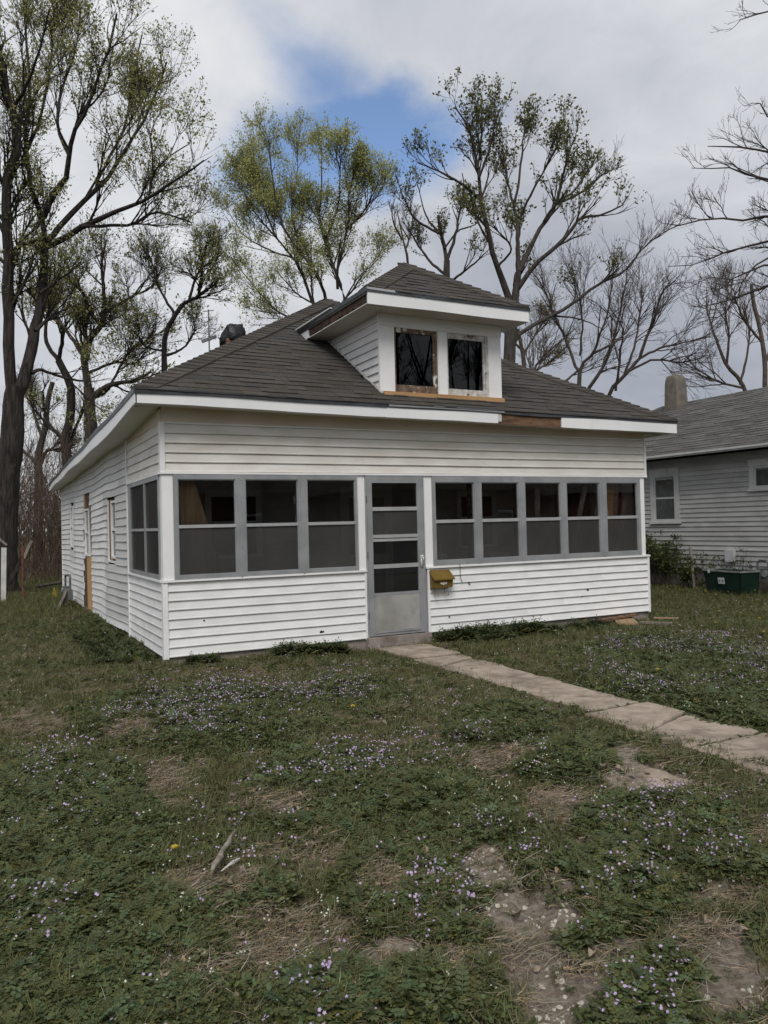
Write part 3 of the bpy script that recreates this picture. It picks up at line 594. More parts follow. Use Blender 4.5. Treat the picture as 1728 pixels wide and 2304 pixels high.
PATCH={'bare':[(0.17,-6.25,0.1,-0.06,0.18,0.25),(0.03,-6.67,0.18,-0.11,0.13,0.17),(-0.12,-6.97,0.11,-0.06,0.1,0.12),(-0.14,-7.18,0.14,-0.08,0.11,0.12),(0.39,-7.36,0.12,-0.07,0.19,0.16),(-0.52,-6.61,0.13,-0.07,0.05,0.1),(1.78,-5.6,0.25,-0.16,0.19,0.19),(0.73,-6.19,0.08,-0.04,0.12,0.13),(0.3,-6.51,0.07,-0.04,0.07,0.09),(0.19,-7.05,0.1,-0.06,0.09,0.1),(0.78,-6.9,0.11,-0.06,0.1,0.09),(-0.58,-7.12,0.07,-0.04,0.04,0.06),(1.95,-5.31,0.1,-0.06,0.27,0.28),(1.29,4.17,0.25,-0.2,0.16,0.67)],
'straw':[(-0.91,-6.26,0.17,-0.1,0.09,0.25),(-0.99,-5.7,0.14,-0.08,0.06,0.22),(-0.47,-5.58,0.21,-0.12,0.08,0.22),(-0.82,-4.05,0.15,-0.09,0.1,0.46),(1.22,-4.86,0.23,-0.14,0.19,0.26),(-0.39,-6.78,0.1,-0.06,0.07,0.11),(1.02,-5.66,0.13,-0.08,0.15,0.18),(0.84,-6.99,0.12,-0.07,0.12,0.1),(-0.56,-6.34,0.09,-0.05,0.06,0.14),(-0.35,-4.91,0.2,-0.12,0.08,0.22),(-1.28,-6.35,0.1,-0.06,0.03,0.12),(0.49,-7.11,0.11,-0.07,0.11,0.09),(-0.95,-6.57,0.15,-0.09,0.02,0.07),(-1.55,-1.74,0.3,-0.2,0.02,0.49),(-0.16,-6.85,0.17,-0.1,0.06,0.08),(-0.25,-6.05,0.1,-0.06,0.07,0.13),(-0.82,-2.73,0.22,-0.14,0.07,0.39)],
'olive':[(0.52,-3.35,0.23,-0.15,0.28,0.67),(0.56,-0.37,1.67,-1.17,0.22,0.77),(-0.65,1.62,0.99,-0.71,0.22,1.86),(3.23,-2.24,0.85,-0.59,0.72,0.98),(1.04,-3.6,0.36,-0.23,0.38,0.72),(-1.41,1.0,0.55,-0.38,0.13,2.55),(3.67,-0.13,0.38,-0.28,0.46,0.75)],
'green':[(-0.11,-2.48,1.01,-0.66,0.28,1.04),(-0.0,-4.76,0.4,-0.24,0.35,0.83),(-1.47,-4.32,0.47,-0.29,0.11,1.2),(-1.68,-5.42,0.28,-0.16,0.06,0.88),(-1.35,-5.97,0.31,-0.18,0.08,0.46),(-1.6,-6.35,0.35,-0.2,0.03,0.28),(-0.89,-6.8,0.16,-0.09,0.07,0.17),(1.26,-2.54,0.38,-0.25,0.43,0.9),(4.97,-2.78,0.89,-0.63,1.45,1.36),(0.41,-6.64,0.24,-0.14,0.28,0.32),(1.21,-6.24,0.37,-0.22,0.36,0.34),(0.04,-7.31,0.19,-0.11,0.16,0.16),(1.65,-5.13,0.4,-0.25,0.29,0.33),(0.17,-5.62,0.42,-0.25,0.41,0.71),(-0.3,-6.23,0.18,-0.11,0.23,0.42),(-0.04,-6.47,0.1,-0.06,0.37,0.55),(-0.86,-5.86,0.15,-0.09,0.06,0.18),(0.06,3.72,0.65,-0.5,0.43,2.79),(4.02,-4.38,0.31,-0.21,1.05,0.86),(1.79,-4.08,0.35,-0.23,0.36,0.51),(1.09,-6.78,0.15,-0.09,0.2,0.17),(-0.55,-6.95,0.12,-0.07,0.08,0.14)],
'flower':[(1.38,-2.0,0.41,-0.28,0.42,0.93),(0.69,-1.8,0.77,-0.52,0.28,0.8),(5.36,-2.69,0.75,-0.54,1.59,1.43),(-0.33,-1.72,0.71,-0.47,0.19,0.89),(-1.36,-3.49,0.45,-0.28,0.06,0.61),(1.6,-6.01,0.33,-0.2,0.31,0.28),(0.13,-4.53,0.34,-0.21,0.3,0.69),(0.01,-7.32,0.19,-0.11,0.13,0.13),(-0.94,-6.81,0.15,-0.09,0.07,0.17),(-1.63,-5.5,0.29,-0.17,0.04,0.52),(-1.14,-4.98,0.61,-0.36,0.1,0.57),(0.89,-4.66,0.51,-0.32,0.43,0.71),(0.67,-6.25,0.55,-0.32,0.36,0.42),(-1.64,-6.24,0.28,-0.16,0.03,0.37),(1.25,-3.37,0.47,-0.31,0.33,0.62),(0.03,-6.42,0.25,-0.14,0.27,0.39),(-0.41,-3.84,0.79,-0.49,0.37,1.31)]}

# ------------------------------------------------------------------ ground


def patch_field(kind, x, y, grow=1.0):
    """1 inside the listed patches of the yard, fading to 0 at their ragged rims (patch = centre and two half-axes)."""
    x, y = np.asarray(x, float), np.asarray(y, float)
    jx = (fbm(x, y, 2.3, 31) - 0.5) * 0.5 + (fbm(x, y, 11.0, 33, 3) - .5) * .22
    jy = (fbm(x, y, 2.3, 47) - 0.5) * 0.5 + (fbm(x, y, 11.0, 49, 3) - .5) * .22
    out_ = np.zeros_like(x)
    for cx_, cy_, ax_, ay_, bx_, by_ in PATCH[kind]:
        det = ax_ * by_ - ay_ * bx_
        dx, dy = x + jx * 0.5 - cx_, y + jy * 0.5 - cy_
        a = (dx * by_ - dy * bx_) / det
        b = (ax_ * dy - ay_ * dx) / det
        d = np.sqrt(a * a + b * b) / grow
        out_ = np.maximum(out_, np.clip((1.15 - d) / 0.3, 0, 1))
    return out_


def smooth(a, b, v):
    t = np.clip((np.asarray(v, float) - a) / (b - a), 0, 1)
    return t * t * (3 - 2 * t)


def on_path(x, y, grow=0.0):
    xc = 2.90 + 0.03 * np.sin(np.asarray(y) * 1.3)
    return (np.abs(np.asarray(x) - xc) < 0.30 + grow) & (np.asarray(y) > -11) & (np.asarray(y) < -0.2)


def gz(x, y):
    x, y = np.asarray(x, float), np.asarray(y, float)
    near = np.exp(-((np.hypot(x - 1.5, y + 4) / 16.0) ** 2))
    z = (fbm(x, y, 0.7, 3) - 0.5) * 0.05 * near + (fbm(x, y, 3.5, 9) - 0.5) * 0.035 * near
    # the soil is a little higher along the porch wall left of the door, and lies below the slabs of the path
    z += 0.055 * smooth(2.4, 1.2, x) * smooth(-1.2, -0.1, y) * smooth(14.5, 12.0, y) * smooth(-3.0, -0.3, x)
    wp = np.exp(-((np.abs(x - 2.9) / 0.42) ** 4)) * smooth(0.3, -0.1, y) * smooth(-12.5, -11, y)
    z = z * (1 - wp) + wp * (-0.012)
    z = z + 0.03 * smooth(12.0, 14.0, x) - 0.02
    # weed mounds stand a little proud of the trodden soil
    z = z + .035 * patch_field('green', x, y) * (1 - wp)
    # gentle fall and roll far away
    z = z + 0.25 * (fbm(x, y, 0.03, 21) - 0.5) * smooth(18, 60, np.hypot(x, y))
    return z


def axis(lo, f0, f1, hi, step, grow=1.18):
    a = [f0]
    while a[-1] < f1:
        a.append(a[-1] + step)
    s = step
    while a[-1] < hi:
        s *= grow
        a.append(a[-1] + s)
    b = [f0]
    s = step
    while b[-1] > lo:
        s *= grow
        b.append(b[-1] - s)
    return np.array(b[:0:-1] + a)


gx_ = axis(-260, -3.2, 4.2, 320, 0.032, 1.12)
gy_ = axis(-160, -7.8, -1.5, 420, 0.032, 1.12)
X, Y = np.meshgrid(gx_, gy_)
Z = gz(X, Y)
bare = np.clip(patch_field('bare', X, Y, 1.15), 0, 1)
strawf = patch_field('straw', X, Y, 1.1)
olive = patch_field('olive', X, Y, 1.1)
Z = Z - 0.012 * bare + bare * (fbm(X, Y, 14.0, 77, 3) - .5) * .005
nx, ny = len(gx_), len(gy_)
I = np.arange(nx * ny).reshape(ny, nx)
F = np.stack([I[:-1, :-1], I[:-1, 1:], I[1:, 1:], I[1:, :-1]], -1).reshape(-1, 4)
gcol = np.stack([bare, strawf, olive, np.ones_like(bare)], -1).reshape(-1, 4)

gm = bpy.data.materials.new('yard_soil')
gm.use_nodes = True
N, L = gm.node_tree.nodes, gm.node_tree.links
b = N['Principled BSDF']
b.inputs['Roughness'].default_value = 0.95
b.inputs['Specular IOR Level'].default_value = 0.15


def gnoise(scale, detail=6, rough=0.6):
    c = N.new('ShaderNodeTexCoord')
    n = N.new('ShaderNodeTexNoise')
    n.inputs['Scale'].default_value = scale
    n.inputs['Detail'].default_value = detail
    n.inputs['Roughness'].default_value = rough
    L.new(c.outputs['Object'], n.inputs['Vector'])
    return n.outputs['Fac']


def gramp(v, *st):
    r = N.new('ShaderNodeValToRGB')
    el = r.color_ramp.elements
    while len(el) < len(st):
        el.new(0.5)
    for e, (p, c) in zip(el, st):
        e.position = p
        e.color = (*c, 1)
    L.new(v, r.inputs[0])
    return r.outputs[0]


def gmix(f, a, c):
    m = N.new('ShaderNodeMix')
    m.data_type = 'RGBA'
    L.new(f, m.inputs[0])
    L.new(a, m.inputs[6])
    L.new(c, m.inputs[7])
    return m.outputs[2]


at = N.new('ShaderNodeAttribute')
at.attribute_name = 'tint'
sp = N.new('ShaderNodeSeparateColor')
L.new(at.outputs['Color'], sp.inputs[0])
thatch = gramp(gnoise(38, 8, 0.7), (0.3, (0.034, 0.030, 0.016)), (0.5, (0.085, 0.072, 0.040)), (0.68, (0.165, 0.135, 0.088)))
turf = gramp(gnoise(0.55, 5, 0.6), (0.35, (0.046, 0.050, 0.019)), (0.52, (0.075, 0.074, 0.031)), (0.68, (0.125, 0.105, 0.058)))
base0 = gmix(gramp(gnoise(9, 6), (0.4, (0.25,) * 3), (0.6, (0.75,) * 3)), turf, thatch)
dirt = gramp(gnoise(26, 12, 0.78), (0.34, (0.115, 0.088, 0.064)), (0.45, (0.235, 0.192, 0.150)), (0.54, (0.335, 0.285, 0.230)), (0.66, (0.47, 0.42, 0.355)))
dry = gramp(gnoise(45, 8, 0.7), (0.34, (0.075, 0.056, 0.038)), (0.52, (0.165, 0.128, 0.090)), (0.68, (0.27, 0.22, 0.16)))
brn = gramp(gnoise(50, 8, 0.7), (0.34, (0.062, 0.050, 0.025)), (0.52, (0.135, 0.105, 0.056)), (0.68, (0.22, 0.172, 0.104)))
c1 = gmix(sp.outputs[2], base0, brn)
c2 = gmix(sp.outputs[1], c1, dry)
c3 = gmix(sp.outputs[0], c2, dirt)
L.new(c3, b.inputs['Base Color'])
bp = N.new('ShaderNodeBump')
bp.inputs['Strength'].default_value = 1.0
bp.inputs['Distance'].default_value = 0.03
L.new(gnoise(48, 12, 0.8), bp.inputs['Height'])
L.new(bp.outputs[0], b.inputs['Normal'])
ground = fast_mesh('ground', np.stack([X, Y, Z], -1).reshape(-1, 3), F, gm, None, True, gcol)
tag(ground, 'weedy front yard of thin grass, bare soil and dead thatch', 'ground', kind='structure')

# ------------------------------------------------------------------ path of concrete slabs
path = bpy.data.objects.new('path', None)
COL.objects.link(path)
tag(path, 'narrow cracked concrete path running from the storm door to the street', 'path', kind='structure')


def slab_quad(corners, z, tilt=(0, 0), seed=0, rag=.03):
    """a worn piece of concrete: ragged outline, rounded lip, slight tilt"""
    rr = random.Random(seed)
    ring = []
    for i_ in range(4):
        (ax, ay), (bx, by) = corners[i_], corners[(i_ + 1) % 4]
        n = max(3, int(math.hypot(bx - ax, by - ay) / .09))
        for j_ in range(n):
            t = j_ / n
            ring.append((ax + (bx - ax) * t + rr.uniform(-rag, rag), ay + (by - ay) * t + rr.uniform(-rag, rag) * .7))
    n = len(ring)
    cx_, cy_ = sum(p[0] for p in ring) / n, sum(p[1] for p in ring) / n
    hz = lambda x, y: z + tilt[0] * (x - cx_) + tilt[1] * (y - cy_)
    V = [(x, y, hz(x, y) - .09) for x, y in ring] + [(x, y, hz(x, y) - .012) for x, y in ring]
    V += [(cx_ + (x - cx_) * .965, cy_ + (y - cy_) * .982, hz(x, y)) for x, y in ring]
    Fq = []
    for k in (0, 1):
        for j in range(n):
            q = (j + 1) % n
            Fq.append((k * n + j, k * n + q, (k + 1) * n + q, (k + 1) * n + j))
    Fq.append(tuple(2 * n + j for j in range(n)))
    Fq.append(tuple(reversed(range(n))))
    return raw('slab', V, Fq, M['concrete'], path)


def slab(x0, x1, y0, y1, z, tilt=(0, 0), seed=0, crack=None):
    """a whole slab, or one cracked across from crack[0] on its left edge to crack[1] on its right (fractions of its length)"""
    if crack is None:
        return slab_quad([(x0, y0), (x1, y0), (x1, y1), (x0, y1)], z, tilt, seed)
    ya, yb_ = y0 + (y1 - y0) * crack[0], y0 + (y1 - y0) * crack[1]
    slab_quad([(x0, y0), (x1, y0), (x1, yb_ - .014), (x0, ya - .014)], z - .006, (tilt[0], tilt[1] - .01), seed, .016)
    return slab_quad([(x0, ya + .014), (x1, yb_ + .014), (x1, y1), (x0, y1)], z, tilt, seed + 100, .016)


CRACKS = {1: (.35, .7), 3: (.62, .30), 4: (.40, .62), 5: (.7, .45)}
ys = [(-1.165, -0.30, .034, .000), (-2.09, -1.225, .020, -.01), (-3.16, -2.125, .024, .012), (-4.165, -3.185, .016, -.006), (-5.33, -4.235, .014, .014), (-6.35, -5.365, .006, .0), (-7.4, -6.40, .012, .004), (-8.5, -7.44, .01, 0), (-9.6, -8.54, .01, 0), (-10.7, -9.64, .01, 0)]
for i, (a, c, z, tl) in enumerate(ys):
    w0, w1 = (2.60, 3.25) if i < 2 else (2.60, 3.16)
    if i == 4:
        w0, w1 = 2.50, 3.21
    if i >= 5:
        w0, w1 = 2.46, 3.20
    slab(w0, w1, a, c, z, (tl, tl * .5), i, CRACKS.get(i))
# a broken slab sunk in the weeds beside the path
br = slab(1.66, 1.98, -5.78, -5.50, -.024, (.02, .03), 77)
br['label'] = 'broken half-buried piece of concrete beside the path'

# ------------------------------------------------------------------ the white house
house = thing('house', 'white vinyl-sided bungalow with enclosed front porch, brown hip roof and dormer', 'house', (0, 0, 0))


def course(name, pts, nrm, z0, h, material, parent, wob=None, lip=0.022, tz=0.0):
    """One horizontal course of lap siding: pts = plan points along the wall, nrm = outward 2-D normal."""
    m = MB()
    path_ = []
    for (x, y) in pts:
        dz = wob(x, y, z0) if wob else 0.0
        dt = wob(x, y, z0 + h) if wob else 0.0
        prof = [(0.003, 0.0, dz), (lip, 0.0, dz), (lip + .0015, .008, dz), (lip - .003, .022, dz), (0.005, h, dt), (0.0, h, dt)]
        path_.append([(x + nrm[0] * o, y + nrm[1] * o, z0 + zz_ + d) for o, zz_, d in prof])
    m.ext(None, path_)
    return m.build(name, material, parent)


def line(a, b, n):
    return [(a[0] + (b[0] - a[0]) * i / n, a[1] + (b[1] - a[1]) * i / n) for i in range(n + 1)]


def small_wob(seed, amp):
    rr = random.Random(seed)
    ph = [rr.uniform(0, 6.28) for _ in range(6)]

    def w(x, y, z):
        s = x + y
        return amp * (math.sin(s * 1.1 + ph[0] + z * 1.7) + .6 * math.sin(s * 2.7 + ph[1] + z * 3.1) + .4 * math.sin(s * 5.3 + ph[2] + z * 5.0)) / 2
    return w


# --- foundation and floor
fd = MB()
fd.box(-.0, 7.545, .012, .20, -.35, .118)
fd.box(.012, .20, .20, 12.1, -.35, .09)
fd.box(7.345, 7.533, .20, 12.1, -.35, .118)
fd.build('foundation', M['foundation'], house)
box('door_step', M['foundation'], house, 2.56, 3.50, -.10, .010, -.2, .132)
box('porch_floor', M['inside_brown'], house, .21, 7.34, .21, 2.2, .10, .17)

# --- lower front walls
wl_ = box('front_wall', M['vinyl'], house, .02, 2.572, .0, .09, .12, .985)
wob1 = small_wob(1, .003)
for k in range(8):
    course('siding_board', line((.03, 0), (2.560, 0), 10), (0, -1), .122 + k * .1075, .1085, M['vinyl'], wl_, wob1)
wr_ = box('front_wall', M['vinyl'], house, 3.505, 7.545, .0, .09, .12, .985)
wob2 = small_wob(2, .003)
seam_r = random.Random(21)


def jointed(x0, x1, z0, h, material, parent, wob, seams):
    """a course laid from lengths that overlap a little at each joint"""
    xs_ = [x0] + sorted(seams) + [x1]
    for i_ in range(len(xs_) - 1):
        a_, c_ = xs_[i_], xs_[i_ + 1] + (.02 if i_ < len(xs_) - 2 else 0)
        course('siding_board', line((a_, 0), (c_, 0), max(3, int((c_ - a_) * 4))), (0, -1), z0, h, material, parent, wob, .022 + (.0025 if i_ % 2 else 0))


for k in range(8):
    jointed(3.53, 7.535, .122 + k * .1075, .1085, M['vinyl'], wr_, wob2, [5.1 + (k // 2 % 3) * .7 + seam_r.uniform(-.15, .15)])
# corner and channel trims, sills
box('corner_trim', M['trim'], house, -.026, .034, -.028, .048, .105, .988)
box('channel_trim', M['trim'], house, 2.556, 2.582, -.024, .05, .105, .988)
box('channel_trim', M['trim'], house, 3.496, 3.530, -.026, .05, .112, .988)
box('corner_trim', M['trim'], house, 7.530, 7.575, -.026, .05, .110, 1.0)
s1 = MB().box(-.030, 2.584, -.040, .04, .9875, 1.011)
s1.build('sill', M['trim'], house)
MB().box(3.470, 7.580, -.040, .04, .9875, 1.016).build('sill', M['trim'], house)

# --- upper front wall
wu = box('front_wall', M['vinyl_up'], house, .02, 7.535, .0, .09, 2.250, 3.02)
wob3 = small_wob(3, .003)
for k in range(5):
    jointed(.034, 7.522, 2.268 + k * .1125, .1135, M['vinyl_up'], wu, wob3, [(1.2, 2.6, .9, 2.1, 1.7)[k], (4.6, 6.0, 4.2, 5.5, 5.0)[k]])
box('corner_trim', M['trim'], house, -.026, .032, -.027, .048, 2.245, 2.845)
box('corner_trim', M['trim'], house, 7.524, 7.566, -.027, .048, 2.245, 2.835)
box('head_trim', M['trim'], house, -.028, 7.568, -.036, .03, 2.243, 2.2655)
box('frieze_board', M['frieze'], house, .0, 7.54, -.012, -.001, 2.833, 3.03)
box('frieze_lip', M['trim'], house, .034, 7.52, -.024, -.0125, 2.829, 2.846)

# --- posts between the window groups
for nm, x0, x1 in (('post', -.012, .116), ('post', 2.474, 2.583), ('post', 3.457, 3.596), ('post', 7.412, 7.512)):
    box(nm, M['trim'], house, x0, x1, -.016, .075, 1.0125, 2.242)


# --- window groups on the front
def window_unit(x0, x1, z0, zr0, zr1, z1, fx0, fx1, fz0, fz1, notch=True):
    """one aluminium unit: frame round an upper glass pane and a lower insect screen, on the wall plane y=0"""
    f = MB()
    f.box(fx0, x0, -.034, .03, fz0, fz1)
    f.box(x1, fx1, -.034, .03, fz0, fz1)
    f.box(x0, x1, -.032, .03, fz0, z0)
    f.box(x0, x1, -.032, .03, z1, fz1)
    w = f.build('window', M['alu'], house)
    box('rail', M['alu_light'], w, x0, x1, -.028, .02, zr0, zr1)
    i = MB()
    e = .012
    i.box(x0, x0 + e, -.022, .018, z0, zr0)
    i.box(x1 - e, x1, -.022, .018, z0, zr0)
    i.box(x0 + e, x1 - e, -.022, .018, z0, z0 + e)
    i.box(x0, x0 + e, -.020, .018, zr1, z1)
    i.box(x1 - e, x1, -.020, .018, zr1, z1)
    i.box(x0 + e, x1 - e, -.020, .018, z1 - e, z1)
    i.build('stop', M['alu'], w)
    box('pane', M['glass'], w, x0 + e, x1 - e, .000, .004, zr1, z1 - e)
    box('pane', M['glass'], w, x0 + e, x1 - e, .010, .014, z0 + e, zr0)
    box('screen', M['screen'], w, x0 + e, x1 - e, -.012, -.011, z0 + e, zr0)
    return w


for i, (a, c) in enumerate(((.168, .857), (.979, 1.656), (1.777, 2.447))):
    fx0 = (.118, .919, 1.718)[i]
    fx1 = (.917, 1.716, 2.472)[i]
    window_unit(a, c, 1.056, 1.610, 1.648, 2.183, fx0, fx1, 1.013, 2.241)
rx = ((3.645, 4.280), (4.402, 5.046), (5.164, 5.813), (5.935, 6.572), (6.715, 7.351))
for i, (a, c) in enumerate(rx):
    fx0 = 3.598 if i == 0 else (rx[i - 1][1] + a) / 2 + .001
    fx1 = 7.410 if i == 4 else (c + rx[i + 1][0]) / 2 - .001
    window_unit(a, c, 1.082, 1.597, 1.642, 2.156, fx0, fx1, 1.018, 2.241)
for x, z0, z1 in ((.918, 1.02, 2.235), (1.717, 1.02, 2.235), (4.341, 1.03, 2.235), (5.105, 1.03, 2.235), (5.874, 1.03, 2.235), (6.643, 1.03, 2.235)):
    m = MB()
    w = .030
    m.V += [(x - w, -.0345, z1), (x + w, -.0345, z1), (x + w, -.0345, z0 + .01), (x, -.0345, z0 - .022), (x - w, -.0345, z0 + .01),
            (x - w, -.040, z1), (x + w, -.040, z1), (x + w, -.040, z0 + .01), (x, -.040, z0 - .022), (x - w, -.040, z0 + .01)]
    m.F += [(0, 1, 2, 3, 4), (9, 8, 7, 6, 5)] + [(j, j + 5, (j + 1) % 5 + 5, (j + 1) % 5) for j in range(5)]
    o = m.build('mullion', M['alu'], house)
    for zz_ in (2.17, 1.90, 1.63, 1.36):
        MB().tube([(x + .006, -.0400, zz_), (x + .006, -.0425, zz_)], .006, 6).build('screw', M['pipe'], o)

# --- storm door
sdoor = MB().box(2.600, 2.674, -.050, -.008, .145, 2.228).box(3.345, 3.430, -.050, -.008, .145, 2.228)
sdoor.box(2.674, 3.345, -.049, -.008, 2.143, 2.227)
sdoor.box(2.674, 3.345, -.049, -.008, .145, .668)
sdoor = sdoor.build('storm_door', M['alu'], house)
fr = MB().box(2.584, 2.5985, -.046, .03, .133, 2.246).box(3.4315, 3.456, -.046, .03, .133, 2.246).box(2.584, 3.456, -.047, .03, 2.2295, 2.2465)
fr.build('door_frame', M['alu'], house)
box('kick_panel', M['door_panel'], sdoor, 2.676, 3.343, -.0565, -.0495, .205, .668)
box('kick_rim', M['alu'], sdoor, 2.66, 3.36, -.059, -.0505, .668, .704)
box('kick_rim', M['alu'], sdoor, 2.664, 3.356, -.0595, -.0505, .180, .204)
for z0, z1 in ((1.777, 1.826), (1.420, 1.463), (1.374, 1.408), (1.022, 1.074)):
    box('rail', M['alu_light'], sdoor, 2.675, 3.344, -.052, -.010, z0, z1)
for z0, z1 in ((1.826, 2.143), (1.463, 1.777), (1.074, 1.374), (.704, 1.022)):
    box('pane', M['glass'], sdoor, 2.674, 3.345, -.030, -.026, z0, z1)
box('screen', M['screen'], sdoor, 2.674, 3.345, -.036, -.035, 1.463, 1.777)
box('screen', M['screen'], sdoor, 2.674, 3.345, -.021, -.020, .704, 1.022)
box('screen', M['screen'], sdoor, 2.674, 3.345, -.021, -.020, 1.074, 1.374)
hd = MB().box(3.380, 3.412, -.060, -.051, 1.005, 1.175)
hd.tube([(3.396, -.06, 1.150), (3.394, -.098, 1.142), (3.394, -.104, 1.09), (3.394, -.098, 1.035), (3.396, -.06, 1.025)], .010, 6)
hd.tube([(3.396, -.055, 1.16), (3.396, -.085, 1.16)], .016, 8)
hd.build('handle', M['white_plastic'], sdoor, True)
for z in (1.93, 1.20, .42):
    MB().tube([(2.592, -.052, z - .045), (2.592, -.052, z + .045)], .008, 6).build('hinge', M['pipe'], sdoor)

# --- left porch side (x = 0, y 0..2.28)
sidew = box('side_wall', M['vinyl'], house, .0, .09, .10, 2.27, .12, .985)
for k in range(8):
    course('siding_board', line((0, .055), (0, 2.255), 8), (-1, 0), .122 + k * .1075, .1085, M['vinyl'], sidew, small_wob(4, .004))
sideu = box('side_wall', M['vinyl_up'], house, .0, .09, .10, 2.27, 2.250, 3.00)
for k in range(5):
    course('siding_board', line((0, .052), (0, 2.255), 8), (-1, 0), 2.268 + k * .1125, .1135, M['vinyl_up'], sideu, small_wob(5, .004))
box('frieze_board', M['frieze'], house, -.012, -.001, .0, 2.25, 2.834, 3.0)
box('head_trim', M['trim'], house, -.036, .03, .049, 2.26, 2.243, 2.2655)
box('sill', M['trim'], house, -.042, .04, .042, 2.26, .9875, 1.011)
box('corner_trim', M['trim'], house, -.034, .02, 2.257, 2.315, .09, 2.99)
box('post', M['trim'], house, -.0115, .075, .076, .10, 1.0125, 2.242)


def side_window(xs, parent, y0, y1, ym, z0, zr, z1, out):
    """pair of tall two-light units on a side wall; xs = wall plane, out = outward sign"""
    f = MB()
    a, c = sorted((xs + out * .030, xs - out * .03))
    f.box(a, c, y0, y0 + .045, z0, z1)
    f.box(a, c, y1 - .045, y1, z0, z1)
    f.box(a, c, y0 + .045, y1 - .045, z0, z0 + .055)
    f.box(a, c, y0 + .045, y1 - .045, z1 - .055, z1)
    f.box(a, c, ym - .032, ym + .032, z0 + .055, z1 - .055)
    w = f.build('window', M['alu'], house)
    for (p, q) in ((y0 + .045, ym - .032), (ym + .032, y1 - .045)):
        a, c = sorted((xs + out * .022, xs - out * .02))
        box('rail', M['alu_light'], w, a, c, p, q, zr, zr + .034)
        a, c = sorted((xs, xs + .004))
        box('pane', M['glass'], w, a, c, p, q, zr + .034, z1 - .055)
        box('pane', M['glass'], w, a + .01, c + .01, p, q, z0 + .055, zr)
        a, c = sorted((xs + out * .012, xs + out * .013))
        if out < 0:
            box('screen', M['screen'], w, a, c, p, q, z0 + .055, zr)
            box('screen', M['screen'], w, a, c, p, q, zr + .034, z1 - .055)
    return w


side_window(0, house, .101, 2.05, .985, 1.012, 1.585, 2.242, -1)
box('post', M['alu'], house, -.02, .06, 2.051, 2.256, 1.0125, 2.242)

# --- right porch end (x = 7.545): low wall, windows, upper wall
box('end_wall', M['vinyl'], house, 7.455, 7.545, .095, 2.27, .12, .985)
box('end_wall', M['vinyl_up'], house, 7.455, 7.545, .095, 2.27, 2.250, 3.00)
box('end_post', M['trim'], house, 7.44, 7.55, .095, .40, .9875, 2.248)
box('end_post', M['trim'], house, 7.44, 7.55, 2.02, 2.27, .9875, 2.248)
side_window(7.545, house, .41, 2.01, 1.21, 1.012, 1.585, 2.242, 1)
box('right_wall', M['vinyl_old'], house, 7.455, 7.545, 2.29, 12.1, .118, 2.97)
box('rear_wall', M['vinyl_old'], house, .09, 7.455, 12.0, 12.1, .0, 2.8)

# --- inside the porch: the old house front, ceiling, door and windows
inw = box('inner_wall', M['inside_dark'], house, .1, 7.45, 2.30, 2.38, .15, 3.0)
for k in range(24):
    course('clapboard', line((.12, 2.30), (7.43, 2.30), 1), (0, -1), .19 + k * .108, .109, M['inside_dark'], inw, None, .012)
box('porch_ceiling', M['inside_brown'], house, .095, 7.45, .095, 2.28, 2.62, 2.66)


def inner_window(x0, x1, z0, z1):
    f = MB().box(x0, x0 + .09, 2.262, 2.285, z0, z1).box(x1 - .09, x1, 2.262, 2.285, z0, z1).box(x0 + .09, x1 - .09, 2.262, 2.285, z1 - .1, z1)
    f.box(x0 - .02, x1 + .02, 2.250, 2.285, z0 - .05, z0)
    w = f.build('inner_window', M['inner_trim'], house)
    box('pane', M['black'], w, x0 + .09, x1 - .09, 2.268, 2.284, z0, z1 - .1)
    box('rail', M['inner_trim'], w, x0 + .09, x1 - .09, 2.264, 2.267, (z0 + z1) / 2 - .02, (z0 + z1) / 2 + .02)
    return w


inner_window(1.08, 1.94, 1.20, 2.165)
inner_window(5.45, 6.27, 1.20, 2.15)
idr = MB().box(3.25, 4.18, 2.255, 2.285, .18, 2.22).build('inner_door', M['inner_trim'], house)
for z0, z1 in ((.32, .98), (1.12, 2.04)):
    box('panel', M['inside_dark'], idr, 3.40, 4.03, 2.248, 2.2545, z0, z1)
# rafters of the porch
for x in (.9, 1.8, 2.7, 3.6, 4.5, 5.4, 6.3, 7.1):
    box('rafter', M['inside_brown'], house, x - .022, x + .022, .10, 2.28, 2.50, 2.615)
for x in (4.30, 5.10, 5.87, 6.62):
    box('stud', M['wood_old'], house, x - .02, x + .02, .10, .16, .2, 2.49)

# --- the long left wall of the house
lw = MB().box(.07, .15, 2.31, 12.1, .0, 2.60).build('long_wall', M['wood_grey'], house)
M['side'] = None


def make_side_mat():
    """weathered vinyl: course by course, cleaner white beyond the first window, grey and grimy before it"""
    m = overlay(mat('vinyl_side', (0.66, 0.66, 0.655), (0.74, 0.74, 0.74), 2.0, 0.55, bump=0.06, bscale=10, stretch=(1, .6, 3)), (0.44, 0.42, 0.38), 1.5, 0.56, 0.8, (1, .5, 2), 0.35)
    nt = m.node_tree
    N_, L_ = nt.nodes, nt.links
    bs = N_['Principled BSDF']
    old = bs.inputs['Base Color'].links[0].from_socket
    a = N_.new('ShaderNodeAttribute')
    a.attribute_name = 'tint'
    mx = N_.new('ShaderNodeMix')
    mx.data_type = 'RGBA'
    mx.blend_type = 'MULTIPLY'
    mx.inputs[0].default_value = 1
    L_.new(old, mx.inputs[6])
    L_.new(a.outputs['Color'], mx.inputs[7])
    L_.new(mx.outputs[2], bs.inputs['Base Color'])
    return m


M['side'] = make_side_mat()


